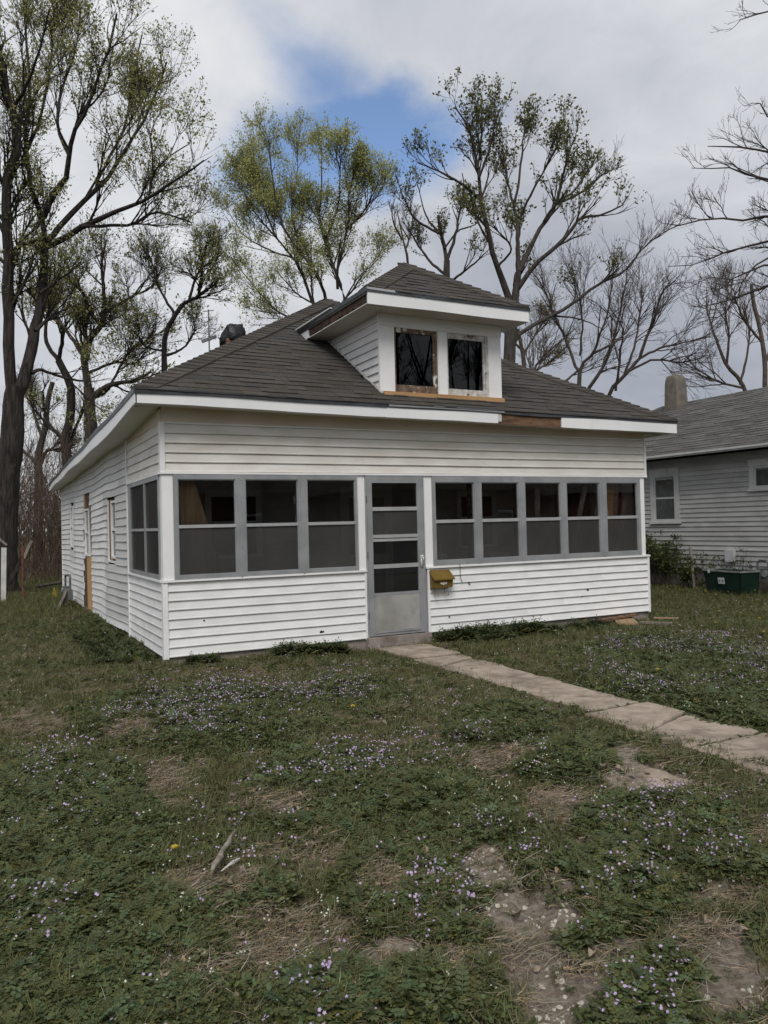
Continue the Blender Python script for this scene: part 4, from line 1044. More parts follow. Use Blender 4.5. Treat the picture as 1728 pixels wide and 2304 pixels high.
def side_wave(x, y, z):
    t = (y - 2.3)
    w = .012 * math.sin(t * .9 + .6) + .008 * math.sin(t * 2.3 + z * 1.3) + .005 * math.sin(t * 4.7 + z * 2.1)
    s = -.03 * math.sin(min(t, 9.8) / 9.8 * math.pi) * (1.0 if z > 1.6 else .3)
    low = -.085 * max(0.0, min(1.0, t / 8.0)) * max(0.0, 1 - z / 1.4)
    return w + s + low


def side_bow(y, z):
    return -.012 * math.sin((y - 2.3) * .8) - .008 * math.sin(y * 1.9 + z * 2.0)


rs = random.Random(40)
EXP = .1185
for k in range(25):
    z0 = .125 + k * EXP
    cuts = []
    zm = z0 + EXP * .5
    if 1.10 < zm < 2.12:
        cuts.append((3.40, 4.24))
    if 1.24 < zm < 2.20:
        cuts.append((9.55, 10.06))
    if zm < 1.12:
        cuts.append((6.42 + rs.uniform(-.03, .02), 7.86 + rs.uniform(-.10, .16)))
    elif zm < 2.10:
        cuts.append((6.30 + rs.uniform(-.10, .08) + .12 * (zm - 1.1), 7.74 + rs.uniform(-.10, .16)))
    elif zm < 2.36:
        cuts.append((6.72 + rs.uniform(-.03, .04), 7.60 + rs.uniform(-.05, .05)))
    y = 2.318
    segs = []
    for a, c in sorted(cuts):
        segs.append((y, a))
        y = c
    segs.append((y, 12.08))
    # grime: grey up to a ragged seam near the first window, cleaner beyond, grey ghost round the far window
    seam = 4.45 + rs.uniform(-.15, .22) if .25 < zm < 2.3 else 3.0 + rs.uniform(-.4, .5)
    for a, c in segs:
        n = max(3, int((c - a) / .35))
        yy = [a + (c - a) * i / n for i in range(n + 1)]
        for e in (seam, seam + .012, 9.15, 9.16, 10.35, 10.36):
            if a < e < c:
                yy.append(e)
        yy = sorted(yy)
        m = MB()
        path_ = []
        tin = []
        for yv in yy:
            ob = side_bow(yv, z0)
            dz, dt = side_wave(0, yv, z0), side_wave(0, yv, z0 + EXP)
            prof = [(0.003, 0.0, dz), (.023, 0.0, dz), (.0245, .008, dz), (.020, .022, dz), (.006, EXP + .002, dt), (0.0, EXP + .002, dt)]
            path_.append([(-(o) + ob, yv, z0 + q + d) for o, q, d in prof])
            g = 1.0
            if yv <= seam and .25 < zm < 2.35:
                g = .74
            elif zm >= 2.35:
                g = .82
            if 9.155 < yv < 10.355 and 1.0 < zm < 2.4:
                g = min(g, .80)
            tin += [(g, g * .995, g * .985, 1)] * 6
        m.ext(None, path_)
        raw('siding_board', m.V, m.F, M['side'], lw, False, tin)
box('corner_trim', M['trim'], house, -.035, .03, 12.075, 12.13, .0, 2.66)


def side_sash(name, y0, y1, z0, z1, xf, frame_mat, label=None, tw=.035):
    f = MB().box(xf - .02, xf + .05, y0, y0 + tw, z0, z1).box(xf - .02, xf + .05, y1 - tw, y1, z0, z1)
    f.box(xf - .02, xf + .05, y0 + tw, y1 - tw, z0, z0 + tw).box(xf - .02, xf + .05, y0 + tw, y1 - tw, z1 - tw, z1)
    zm = (z0 + z1) / 2
    f.box(xf - .015, xf + .04, y0 + tw, y1 - tw, zm - .02, zm + .02)
    w = f.build(name, frame_mat, house)
    box('pane', M['glass'], w, xf + .012, xf + .016, y0 + tw, y1 - tw, z0 + tw, zm - .02)
    box('pane', M['glass'], w, xf + .012, xf + .016, y0 + tw, y1 - tw, zm + .02, z1 - tw)
    box('blind', M['black'], w, xf + .052, xf + .062, y0, y1, z0, z1)
    return w


# first window: raw timber jamb, white sash
w1 = side_sash('window', 3.43, 3.93, 1.165, 2.075, .004, M['trim'])
MB().box(-.006, .07, 3.94, 4.05, 1.13, 2.10).build('jamb', M['wood_ply'], w1)
MB().box(-.022, .06, 3.405, 3.4285, 1.125, 2.115).box(-.022, .06, 4.215, 4.24, 1.125, 2.10).box(-.026, .06, 3.4, 4.245, 1.095, 1.124).build('casing', M['trim'], w1)
MB().box(.0, .06, 4.055, 4.21, 1.13, 2.10).build('jamb', M['wood_old'], w1)
# torn opening: window, bare sheathing, plywood patch, flap of house wrap
w2 = side_sash('window', 6.72, 7.34, 1.125, 2.04, -.008, M['trim'])
box('sheathing', M['inside_brown'], house, .015, .068, 6.30, 8.0, .02, 2.42)
MB().box(-.012, .012, 6.44, 7.18, .10, 1.115).build('plywood_patch', M['wood_ply'], house)
hw = MB()
hw.V += [(-.004, 6.30, 1.13), (-.010, 6.56, 1.15), (-.006, 6.70, 1.75), (-.012, 6.73, 2.10), (-.004, 6.33, 2.12), (-.008, 6.38, 1.6)]
hw.V += [(v[0] + .006, v[1], v[2]) for v in hw.V[:6]]
hw.F += [(0, 1, 2, 3, 4, 5), (11, 10, 9, 8, 7, 6)] + [(j, j + 6, (j + 1) % 6 + 6, (j + 1) % 6) for j in range(6)]
hw.build('house_wrap', M['wood_grey'], house)
box('brace', M['wood_new'], house, -.004, .014, 7.40, 7.52, 2.06, 2.36)
box('batten', M['trim'], house, -.020, .012, 7.345, 7.385, 1.10, 2.05)
# far window, siding cut round it
w3 = side_sash('window', 9.56, 10.05, 1.25, 2.18, -.012, M['trim'])

# ------------------------------------------------------------------ main roof
A = np.array([-.345, -.335, 3.150])
B = np.array([7.925, -.335, 3.098])
T_ = np.array([3.80, 3.83, 5.667])
R_ = np.array([3.80, 8.30, 5.60])
Lb = np.array([-.30, 12.25, 2.79])
Rb = np.array([7.90, 12.25, 2.85])
roof = raw('roof', [tuple(q + np.array(d_)) for q, d_ in ((A, (.04, .04, -.005)), (B, (-.04, .04, -.005)), (T_, (0, 0, -.03)), (R_, (0, 0, -.03)), (Lb, (.04, -.04, -.005)), (Rb, (-.04, -.04, -.005)))] + [tuple(q + np.array(d_)) for q, d_ in ((A, (.04, .04, -.05)), (B, (-.04, .04, -.05)), (Lb, (.04, -.04, -.05)), (Rb, (-.04, -.04, -.05)))],
           [(0, 1, 2), (1, 5, 3, 2), (5, 4, 3), (4, 0, 2, 3), (6, 8, 9, 7), (0, 6, 7, 1), (1, 7, 9, 5), (5, 9, 8, 4), (4, 8, 6, 0)], M['roof_deck'], house)
SHINGLES = []      # (score, V, F, tint, parent)


def shingle_rows(p0, p1, q0, q1, parent, expo=.142, keep=True, wmin=.14, wmax=.36, cut=None, sink=0.0, rnd=None):
    """courses from the eave p0-p1 up to the top edge q0-q1 (may be a point); every tab a raised wedge"""
    p0, p1, q0, q1 = map(np.array, (p0, p1, q0, q1))
    mid_e, mid_t = (p0 + p1) / 2, (q0 + q1) / 2
    e = p1 - p0
    e = e / np.linalg.norm(e)
    up = q0 - p0
    up = up - e * np.dot(up, e)
    n = np.cross(e, up)
    n /= np.linalg.norm(n)
    if n[2] < 0:
        n = -n
    slope = np.linalg.norm(up)
    rows = max(1, int(slope / expo))
    rnd = rnd or random.Random(int(abs(p0[0] * 100 + p0[1] * 31)))
    for k in range(rows):
        v0, v1 = k / rows, min(1.0, (k + 1.12) / rows)
        a0, b0 = p0 + (q0 - p0) * v0, p1 + (q1 - p1) * v0
        a1, b1 = p0 + (q0 - p0) * v1, p1 + (q1 - p1) * v1
        L0 = np.dot(b0 - a0, e)
        if L0 < .05:
            continue
        s = -rnd.uniform(0, wmax)
        while s < L0:
            w = rnd.uniform(wmin, wmax)
            s0, s1 = max(0, s), min(L0, s + w)
            s += w
            if s1 - s0 < .02:
                continue
            # top edge clipped to the narrower course above
            off1 = np.dot(a1 - a0, e)
            L1 = np.dot(b1 - a1, e)
            t0, t1 = min(max(s0, off1), off1 + L1), min(max(s1, off1), off1 + L1)
            upv = (a1 - a0) - e * off1
            base0, base1 = a0 + e * s0, a0 + e * s1
            top0, top1 = a0 + e * t0 + upv, a0 + e * t1 + upv
            if cut is not None and cut((base0 + base1) / 2, (top0 + top1) / 2):
                continue
            th = rnd.choice((.007, .009, .014, .017))
            sag = n * rnd.uniform(-.001, .001)
            dv = -upv / np.linalg.norm(upv) * rnd.uniform(0, .005)
            V = [base0 + dv + sag, base1 + dv + sag, base1 + n * th + dv + sag, base0 + n * th + dv + sag, top0 + n * .003, top1 + n * .003]
            Fq = [(0, 1, 2, 3), (3, 2, 5, 4), (0, 3, 4), (1, 5, 2), (0, 4, 5, 1)]
            g = rnd.uniform(.84, 1.14) * (0.93 if th < .012 else 1.04)
            hue = rnd.uniform(-.04, .06)
            full = (s1 - s0) > .7 * w and abs(t1 - t0) > .7 * (s1 - s0)
            c = (base0 + top1) / 2
            score = (s1 - s0) / np.linalg.norm(c - CAM) ** 2 * (1.0 if (keep and full) else -1)
            SHINGLES.append((score, [tuple(q) for q in V], Fq, (g * (1 + hue), g, g * (1 - hue)), parent))


# dormer footprint on the front slope
kf = (T_[2] - 3.124) / (T_[1] + .335)


def roof_z(y):
    return 3.124 + kf * (y + .335)


def under_dormer(c0, c1):
    m = (c0 + c1) / 2
    return 2.95 < m[0] < 4.74 and m[1] > .03 and m[1] < 2.7 and abs(m[0] - 3.785) < 1.265 - max(0, (m[1] - 1.85)) * .9


shingle_rows(A + (0, -.02, 0), B + (0, -.02, 0), T_, T_, roof, cut=under_dormer)
shingle_rows(B, Rb, T_, R_, roof, keep=False, wmin=.35, wmax=.7)
shingle_rows(Lb, A, R_, T_, roof, keep=False, wmin=.35, wmax=.7)
shingle_rows(Rb, Lb, R_, R_, roof, keep=False, wmin=.35, wmax=.7)


def hip_caps(p, q, parent, na, nb, step=.15, w=.25, name='hip_cap'):
    """overlapping caps folded over a hip from p (low) to q (high); na, nb = unit directions lying down each slope away from the hip"""
    p, q, na, nb = map(np.array, (p, q, na, nb))
    d = (q - p)
    Ls = np.linalg.norm(d)
    d = d / Ls
    upn = np.cross(na, nb)
    upn = upn / np.linalg.norm(upn)
    upn = np.array([0, 0, 1.0])
    k = 0
    s = 0.0
    rnd = random.Random(int(Ls * 1000))
    while s < Ls - .05:
        a = p + d * (s - .01)
        c = p + d * min(Ls, s + step * 1.25)
        h0, h1 = .050, .034
        wv = min(w, (Ls - s) * .45 + .05) + rnd.uniform(-.006, .006)
        g = rnd.uniform(.80, 1.25)
        V = [a + na * wv + upn * h0 * .75, a + upn * (h0 + .006), a + nb * wv + upn * h0 * .75, c + na * wv + upn * h1 * .75, c + upn * h1, c + nb * wv + upn * h1 * .75,
             a + na * wv - upn * .01, a - upn * .004, a + nb * wv - upn * .01, c + na * wv - upn * .01, c + nb * wv - upn * .01]
        Fq = [(0, 1, 4, 3), (1, 2, 5, 4), (6, 7, 1, 0), (7, 8, 2, 1), (6, 0, 3, 9), (8, 10, 5, 2)]
        raw(name, V, Fq, M['shingle'], parent, False, [(g * 1.03, g, g * .97, 1)] * 11)
        s += step
        k += 1


def unit(v):
    v = np.array(v, float)
    return v / np.linalg.norm(v)


hip_caps(A + (0, 0, .004), T_ + (0, 0, .01), roof, unit((1, 0, 0)) * 1.0, unit((0, 1, -.02)))
hip_caps(B + (0, 0, .004), T_ + (0, 0, .01), roof, unit((0, 1, 0)), unit((-1, 0, 0)))
hip_caps(R_ + (0, 0, .004), T_ + (0, .12, .004), roof, unit((-1, 0, -.6)), unit((1, 0, -.6)), w=.13)

# --- eaves of the main roof: drip edge, fascia, exposed timber, soffit


def strip(name, material, pts_bot, pts_top, thick, parent, ny=(0, -1)):
    """a thin board following bottom and top polylines, thickened towards the house"""
    path_ = []
    for (b_, t_) in zip(pts_bot, pts_top):
        b_, t_ = np.array(b_, float), np.array(t_, float)
        o = np.array((ny[0], ny[1], 0.0)) * thick
        path_.append([b_ - o, b_, t_, t_ - o])
    m = MB()
    m.ext(None, path_)
    return m.build(name, material, parent)


def ez(x):
    return 3.136 + (3.090 - 3.136) * (x + .34) / 8.26 + .006 * math.sin(x * 2.1)


def eb(x):
    return 3.003 + (2.922 - 3.003) * (x + .34) / 8.26 + .005 * math.sin(x * 1.7 + 1)


def span(a, c, n):
    return [a + (c - a) * i / n for i in range(n + 1)]


def front_fascia(name, x0, x1, material, y=-.336, th=.02, dtop=0.0, dbot=0.0, parent=house, n=10):
    xs = span(x0, x1, n)
    return strip(name, material, [(x, y, eb(x) + dbot + .002 * math.sin(x * 7)) for x in xs], [(x, y, ez(x) + dtop) for x in xs], th, parent)


front_fascia('fascia', -.340, 2.790, M['fascia'])
front_fascia('fascia', 2.770, 4.500, M['fascia'], y=-.341, dbot=-.004)
front_fascia('fascia', 5.610, 7.915, M['fascia'], y=-.345, dtop=-.012, dbot=-.006)
ew = front_fascia('exposed_rafter_board', 4.49, 5.62, M['rafter'], y=-.326, dbot=-.012, dtop=.0)
ew['label'] = 'bare weathered rafter board where the white fascia is missing'
front_fascia('torn_fascia_edge', 4.50, 4.56, M['white_paint'], y=-.338, dbot=.02, n=2)
front_fascia('rafter_patch', 4.56, 4.78, M['rafter'], y=-.3285, dbot=.03, dtop=-.03, n=3)
xs = span(-.352, 7.935, 30)
strip('drip_edge', M['drip'], [(x, -.350, ez(x) - .022 + .004 * math.sin(x * 3.3)) for x in xs], [(x, -.352, ez(x) + .034) for x in xs], .02, house)
strip('drip_edge', M['alu'], [(x, -.356, ez(x) - .010) for x in span(2.8, 4.6, 8)], [(x, -.3575, ez(x) + .018) for x in span(2.8, 4.6, 8)], .004, house)

# left eave, sagging
ey = [-.336, .6, 1.74, 2.83, 4.3, 6.15, 8.55, 11.4, 12.2]
etop = [3.139, 3.098, 3.070, 3.028, 2.985, 2.930, 2.893, 2.800, 2.77]
ebot = [3.003, 2.955, 2.893, 2.845, 2.825, 2.792, 2.745, 2.672, 2.65]
yy = span(-.336, 12.2, 60)
ft = np.interp(yy, ey, etop) + .006 * np.sin(np.array(yy) * 2.4)
fb = np.interp(yy, ey, ebot) + .007 * np.sin(np.array(yy) * 1.9 + .7)
fx = np.array([-.342 + .05 * max(0, (y - 6) / 6.2) + .008 * math.sin(y * 1.6) for y in yy])
for a, c in ((0, 22), (22, 42), (42, 60)):
    jj = range(a, c + 1)
    strip('fascia', M['fascia'], [(fx[j], yy[j], fb[j]) for j in jj], [(fx[j], yy[j], ft[j]) for j in jj], .02, house, (-1, 0))
strip('drip_edge', M['drip'], [(fx[j] - .010, yy[j], ft[j] - .016) for j in range(61)], [(fx[j] - .014, yy[j], ft[j] + .040 + .008 * math.sin(yy[j] * 3.1)) for j in range(61)], .02, house, (-1, 0))
# right and rear fascia
strip('fascia', M['fascia'], [(7.915, -.33, 2.92), (7.89, 12.2, 2.70)], [(7.915, -.33, 3.08), (7.89, 12.2, 2.82)], .02, house, (1, 0))
strip('fascia', M['fascia'], [(-.29, 12.22, 2.65), (7.89, 12.22, 2.70)], [(-.29, 12.22, 2.77), (7.89, 12.22, 2.82)], .02, house, (0, 1))


def soffit_patch(name, quads):
    V, Fq = [], []
    for q in quads:
        b_ = len(V)
        V += q
        V += [(x, y, z + .012) for x, y, z in q]
        Fq += [(b_, b_ + 1, b_ + 2, b_ + 3), (b_ + 7, b_ + 6, b_ + 5, b_ + 4)] + [(b_ + j, b_ + (j + 1) % 4, b_ + (j + 1) % 4 + 4, b_ + j + 4) for j in range(4)]
    return raw(name, V, Fq, M['soffit'], house)


q = []
xs = span(-.32, 7.9, 12)
for i in range(12):
    a, c = xs[i], xs[i + 1]
    q.append([(a, -.318, eb(a) + .004), (c, -.318, eb(c) + .004), (min(c, 7.9), -.008, eb(c) + .016), (a, -.008, eb(a) + .016)])
soffit_patch('soffit', q)
q = []
for i in range(0, 60, 3):
    j = i + 3
    y0_, y1_ = max(yy[i], -.001), yy[j]
    if y1_ <= 0:
        continue
    q.append([(fx[i] + .018, y0_, fb[i] + .004), (-.008, y0_, fb[i] + .02), (-.008, y1_, fb[j] + .02), (fx[j] + .018, y1_, fb[j] + .004)])
soffit_patch('soffit', q)
soffit_patch('soffit', [[(7.56, .0, 2.93), (7.9, .0, 2.925), (7.88, 12.2, 2.705), (7.56, 12.2, 2.71)]])

# ------------------------------------------------------------------ dormer
YD = -.02
dormer = MB()
# face: stiles, mullion and head, a board 30 mm thick with two window openings
for x0, x1, z0, z1 in ((2.885, 3.076, 3.355, 4.40), (3.742, 3.900, 3.365, 4.40), (4.585, 4.806, 3.352, 4.40), (3.076, 3.742, 4.228, 4.40), (3.900, 4.585, 4.230, 4.40)):
    dormer.box(x0, x1, YD, YD + .035, z0, z1)
dormer = dormer.build('dormer', M['trim'], house)
box('mullion_board', M['trim'], dormer, 3.755, 3.888, YD - .012, YD - .001, 3.365, 4.226)
box('head_board', M['trim'], dormer, 2.872, 4.812, YD - .008, YD - .001, 4.236, 4.395)
box('sill_board', M['wood_new'], dormer, 2.888, 4.812, YD - .055, YD + .03, 3.298, 3.356)
for x0, x1, z0, z1, gx0, gx1, gz0, gz1 in ((3.076, 3.742, 3.365, 4.228, 3.102, 3.682, 3.465, 4.168), (3.900, 4.585, 3.368, 4.230, 3.922, 4.505, 3.455, 4.155)):
    f = MB().box(x0, gx0, YD + .012, YD + .05, z0, z1).box(gx1, x1, YD + .012, YD + .05, z0, z1).box(gx0, gx1, YD + .014, YD + .05, z0, gz0).box(gx0, gx1, YD + .014, YD + .05, gz1, z1)
    f.box(gx1 + .03, x1, YD - .004, YD + .011, z0, z1)
    f.build('sash', M['sash'] if x0 < 3.5 else M['sash_white'], dormer)
    box('pane', M['glass_dark'], dormer, gx0, gx1, YD + .036, YD + .040, gz0, gz1)
# attic darkness painted as a black panel behind the panes
box('attic_dark_panel', M['black'], dormer, 2.95, 4.74, 1.2, 1.22, 3.2, 4.5)
# left cheek with lap siding cut to the roof slope
ck = raw('cheek', [(2.884, YD + .036, 3.30), (2.884, 1.86, 4.42), (2.884, YD + .036, 4.42), (2.95, YD + .036, 3.30), (2.95, 1.86, 4.42), (2.95, YD + .036, 4.42)],
         [(0, 1, 2), (5, 4, 3), (0, 3, 4, 1), (1, 4, 5, 2), (2, 5, 3, 0)], M['vinyl'], house)
for k in range(9):
    z0 = 3.40 + k * .1125
    if z0 > 4.3:
        break
    h = min(.1135, 4.39 - z0)
    yb0, yb1 = -.335 + (z0 - 3.124) / kf - .03, -.335 + (z0 + h - 3.124) / kf - .03
    V = [(2.856, .02, z0), (2.856, yb0, z0), (2.880, yb1, z0 + h), (2.880, .02, z0 + h), (2.884, .02, z0), (2.884, yb0, z0), (2.884, yb1, z0 + h), (2.884, .02, z0 + h)]
    raw('siding_board', V, [(0, 3, 2, 1), (4, 5, 6, 7), (0, 1, 5, 4), (1, 2, 6, 5), (2, 3, 7, 6), (3, 0, 4, 7)], M['vinyl'], ck)
MB().box(2.850, 2.884, YD, .022, 3.35, 4.395).build('corner_trim', M['trim'], ck)
# flashing where cheek meets roof
MB().hexa([(2.852, -.03, roof_z(-.03) + .012), (2.884, -.03, roof_z(-.03) + .012), (2.884, 1.74, roof_z(1.74) + .012), (2.852, 1.74, roof_z(1.74) + .012),
           (2.862, -.03, roof_z(-.03) + .055), (2.883, -.03, roof_z(-.03) + .055), (2.883, 1.74, roof_z(1.74) + .055), (2.862, 1.74, roof_z(1.74) + .055)]).build('flashing', M['white_paint'], ck)
raw('cheek', [(4.806, YD + .036, 3.30), (4.806, 1.86, 4.42), (4.806, YD + .036, 4.42), (4.75, YD + .036, 3.30), (4.75, 1.86, 4.42), (4.75, YD + .036, 4.42)],
    [(2, 1, 0), (3, 4, 5), (1, 4, 3, 0), (2, 5, 4, 1), (0, 3, 5, 2)], M['vinyl'], house)

# dormer roof: hipped in front, ridge running back into the main roof
dA, dB = np.array([2.505, -.385, 4.575]), np.array([5.045, -.385, 4.575])
dT = np.array([3.785, .91, 5.425])
yb = lambda z: -.335 + (z - 3.124) / kf
dTb = np.array([3.785, yb(5.425), 5.425])
dAb, dBb = np.array([2.505, yb(4.575) + .02, 4.575]), np.array([5.045, yb(4.575) + .02, 4.575])
droof = raw('dormer_roof', [tuple(v - (0, 0, .02)) for v in (dA, dB, dT, dTb, dAb, dBb)] + [tuple(v - (0, 0, .06)) for v in (dA, dB, dAb, dBb)],
            [(0, 1, 2), (1, 5, 3, 2), (4, 0, 2, 3), (6, 8, 9, 7), (0, 6, 7, 1), (1, 7, 9, 5), (4, 8, 6, 0)], M['roof_deck'], house)
shingle_rows(dA + (0, -.015, 0), dB + (0, -.015, 0), dT, dT, droof)
shingle_rows(dB, dBb, dT, dTb, droof, keep=False)
shingle_rows(dAb, dA, dTb, dT, droof, keep=False)
hip_caps(dA + (0, 0, .004), dT + (0, 0, .01), droof, unit((1, 0, 0)), unit((0, 1, 0)))
hip_caps(dB + (0, 0, .004), dT + (0, 0, .01), droof, unit((0, 1, 0)), unit((-1, 0, 0)))
hip_caps(dTb + (0, 0, .004), dT + (0, .10, .0), droof, unit((-1, 0, -.62)), unit((1, 0, -.62)), w=.12)
# dormer eaves
xs = span(2.512, 5.038, 8)
strip('dormer_fascia', M['fascia'], [(x, -.388, 4.392 + .004 * math.sin(x * 4)) for x in xs], [(x, -.388, 4.560) for x in xs], .02, house)
strip('dormer_drip_edge', M['drip'], [(x, -.400, 4.545) for x in span(2.49, 5.06, 6)], [(x, -.402, 4.592) for x in span(2.49, 5.06, 6)], .02, house)
strip('dormer_drip_edge', M['alu_light'], [(2.50, -.406, 4.57), (2.9, -.406, 4.562)], [(2.49, -.408, 4.597), (2.9, -.408, 4.592)], .004, house)
ys_ = span(-.385, 1.72, 14)
rr = random.Random(9)
rot = strip('rotten_fascia_board', M['wood_rot'], [(2.520, y, 4.415 + rr.uniform(-.012, .03)) for y in ys_], [(2.520, y, 4.548) for y in ys_], .02, house, (-1, 0))
rot['label'] = 'dark rotten board where the dormer side fascia is missing'
strip('dormer_drip_edge', M['drip'], [(2.500, -.39, 4.548), (2.500, 2.04, 4.548)], [(2.492, -.39, 4.600), (2.492, 2.04, 4.600)], .02, house, (-1, 0))
raw('fascia_return', [(2.506, 1.60, 4.40), (2.506, 1.80, 4.375), (2.506, 2.0, 4.55), (2.506, 1.62, 4.55), (2.53, 1.60, 4.40), (2.53, 1.80, 4.375), (2.53, 2.0, 4.55), (2.53, 1.62, 4.55)],
    [(0, 3, 2, 1), (4, 5, 6, 7), (0, 1, 5, 4), (1, 2, 6, 5), (2, 3, 7, 6), (3, 0, 4, 7)], M['fascia'], house)
MB().bar((2.470, 2.00, 4.600), (2.484, .70, 4.606), .035, .012).build('loose_flashing', M['fascia'], house)
strip('dormer_fascia', M['fascia'], [(5.036, -.385, 4.392), (5.036, 1.75, 4.392)], [(5.036, -.385, 4.56), (5.036, 1.95, 4.56)], .02, house, (1, 0))
raw('dormer_soffit', [(2.52, -.37, 4.398), (5.02, -.37, 4.398), (5.02, 1.80, 4.398), (2.52, 1.80, 4.398), (2.52, -.37, 4.410), (5.02, -.37, 4.410), (5.02, 1.80, 4.410), (2.52, 1.80, 4.410)],
    [(0, 1, 2, 3), (7, 6, 5, 4), (0, 4, 5, 1), (1, 5, 6, 2), (2, 6, 7, 3), (3, 7, 4, 0)], M['soffit'], house)
for i in range(14):
    y = -.30 + i * .15
    MB().box(2.53, 2.86, y, y + .004, 4.3945, 4.3978).build('soffit_groove', M['frieze'], house)

# --- the 300 nearest shingles singly, the others joined under their roof
SHINGLES.sort(key=lambda s: -s[0])
for s in SHINGLES[:300]:
    raw('shingle', s[1], s[2], M['shingle'], s[4], False, [(*s[3], 1)] * len(s[1]))
for par in (roof, droof):
    V, Fq, tn = [], [], []
    for s in SHINGLES[300:]:
        if s[4] is par:
            b_ = len(V)
            V += s[1]
            Fq += [tuple(i + b_ for i in f) for f in s[2]]
            tn += [(*s[3], 1)] * len(s[1])
    if V:
        o = raw('shingle_field', V, Fq, M['shingle'], par, False, tn)
        o['kind'] = 'stuff'

# --- chimney stub and the plastic tied over it
ch = MB().box(1.84, 2.16, 3.54, 3.86, 4.2, 4.78).build('chimney', M['foundation'], house)
for r in range(6):
    z0 = 4.42 + r * .058
    for side in range(2):
        for c in range(2):
            o_ = (.0 if r % 2 else .10)
            a = 1.796 + c * .205 + (o_ if c == 0 else 0)
            if side == 0:
                box('brick', M['brick'], ch, 1.836 + c * .165, 1.836 + c * .165 + .157, 3.528, 3.5395, z0, z0 + .050)
            else:
                box('brick', M['brick'], ch, 1.828, 1.8395, 3.536 + c * .165, 3.536 + c * .165 + .157, z0, z0 + .050)
rr = random.Random(3)
V, Fq = [], []
ns, nr = 18, 9
for j in range(nr):
    t = j / (nr - 1)
    zz_ = 4.735 + .30 * math.sin(t * math.pi / 2) ** .9
    rad = .23 * (math.cos(t * math.pi / 2) ** .55) + .01
    for i in range(ns):
        a = 2 * math.pi * i / ns
        sq = 1 / max(abs(math.cos(a)), abs(math.sin(a))) ** .55
        rj = rad * sq * (1 + .16 * math.sin(a * 3 + t * 4) + rr.uniform(-.12, .12))
        V.append((2.0 + rj * math.cos(a) * .82, 3.70 + rj * math.sin(a) * .82, zz_ + rr.uniform(-.02, .02) - (.06 * abs(math.sin(a * 3)) if j == 0 else 0)))
for j in range(nr - 1):
    for i in range(ns):
        k = (i + 1) % ns
        Fq.append((j * ns + i, j * ns + k, (j + 1) * ns + k, (j + 1) * ns + i))
Fq.append(tuple((nr - 1) * ns + i for i in range(ns)))
Fq.append(tuple(reversed(range(ns))))
tarp = raw('plastic_sheet', V, Fq, M['tarp'], None, True)
tag(tarp, 'black plastic sheet bunched over the brick chimney behind the roof hip', 'plastic sheet')
m = MB().tube([(1.62, 3.88, 4.3), (1.62, 3.88, 5.30)], .012, 6).bar((1.55, 3.95, 5.28), (1.69, 3.81, 5.28), .012, .012)
m.bar((1.5, 3.9, 4.75), (1.74, 3.86, 4.85), .03, .05)
tag(m.build('roof_antenna', M['pipe']), 'thin metal pole standing on the roof beside the black plastic', 'antenna')

# ------------------------------------------------------------------ neighbouring house
nb = thing('house', 'grey clapboard neighbouring house with low grey roof and rendered chimney', 'house', (0, 0, 0))
NX = 12.5
MB().box(NX + .02, 18.4, -3.0, 9.5, -.3, .43).build('foundation', M['foundation'], nb)
nw = MB().box(NX, NX + .1, -3.0, 9.5, .43, 3.02).box(NX + .1, 18.4, -3.0, -2.9, .43, 3.02).box(18.3, 18.4, -2.9, 9.5, .43, 3.02).box(NX + .1, 18.3, 9.4, 9.5, .43, 3.02)
nw = nw.build('wall', M['nclap'], nb)
nwin = [(3.79, 4.66, 1.45, 2.725), (.95, 1.92, 2.10, 2.735)]
NE = .1045
for k in range(24):
    z0 = .435 + k * NE
    zm = z0 + NE / 2
    segs, y = [], -2.98
    for a, c, p, q_ in sorted(nwin):
        if p < zm < q_:
            segs.append((y, a + .01))
            y = c - .01
    segs.append((y, 9.48))
    for a, c in segs:
        course('clapboard', line((NX, a), (NX, c), max(1, int((c - a) / 1.5))), (-1, 0), z0, NE + .002, M['nclap'], nw, small_wob(60, .003), .024)
for i, (a, c, p, q_) in enumerate(nwin):
    t = .105
    f = MB().box(NX - .045, NX + .02, a, a + t, p + .05, q_ - .115).box(NX - .045, NX + .02, c - t, c, p + .05, q_ - .115)
    f.box(NX - .05, NX + .02, a - .01, c + .01, q_ - .115, q_).box(NX - .07, NX + .02, a - .03, c + .03, p, p + .05)
    f.box(NX - .062, NX + .02, a - .025, c + .025, q_ + .001, q_ + .022)
    w = f.build('window', M['ntrim'], nb)
    y0, y1, z0, z1 = a + t, c - t, p + .05, q_ - .115
    s = MB().box(NX - .03, NX + .02, y0, y0 + .05, z0, z1).box(NX - .03, NX + .02, y1 - .05, y1, z0, z1).box(NX - .03, NX + .02, y0 + .05, y1 - .05, z0, z0 + .06).box(NX - .03, NX + .02, y0 + .05, y1 - .05, z1 - .05, z1)
    zm = (z0 + z1) / 2
    if i == 0:
        s.box(NX - .032, NX + .02, y0 + .05, y1 - .05, zm - .02, zm + .02)
    s.build('sash', M['ntrim'], w)
    box('pane', M['glass'], w, NX - .022, NX - .018, y0 + .05, y1 - .05, z0 + .06, z1 - .05)
    # drawn curtain with folds just behind the glass
    cv, cf = [], []
    n = 24
    for j in range(n + 1):
        yv = y0 + .05 + (y1 - y0 - .1) * j / n
        xo = NX - .004 + .004 * math.sin(j * 1.9)
        cv += [(xo, yv, z0 + .06), (xo, yv, z1 - .05)]
    for j in range(n):
        cf.append((2 * j, 2 * j + 2, 2 * j + 3, 2 * j + 1))
    raw('curtain', cv, cf, M['ncurtain'], w)
nE, nR = (12.08, 3.035), (15.35, 4.74)
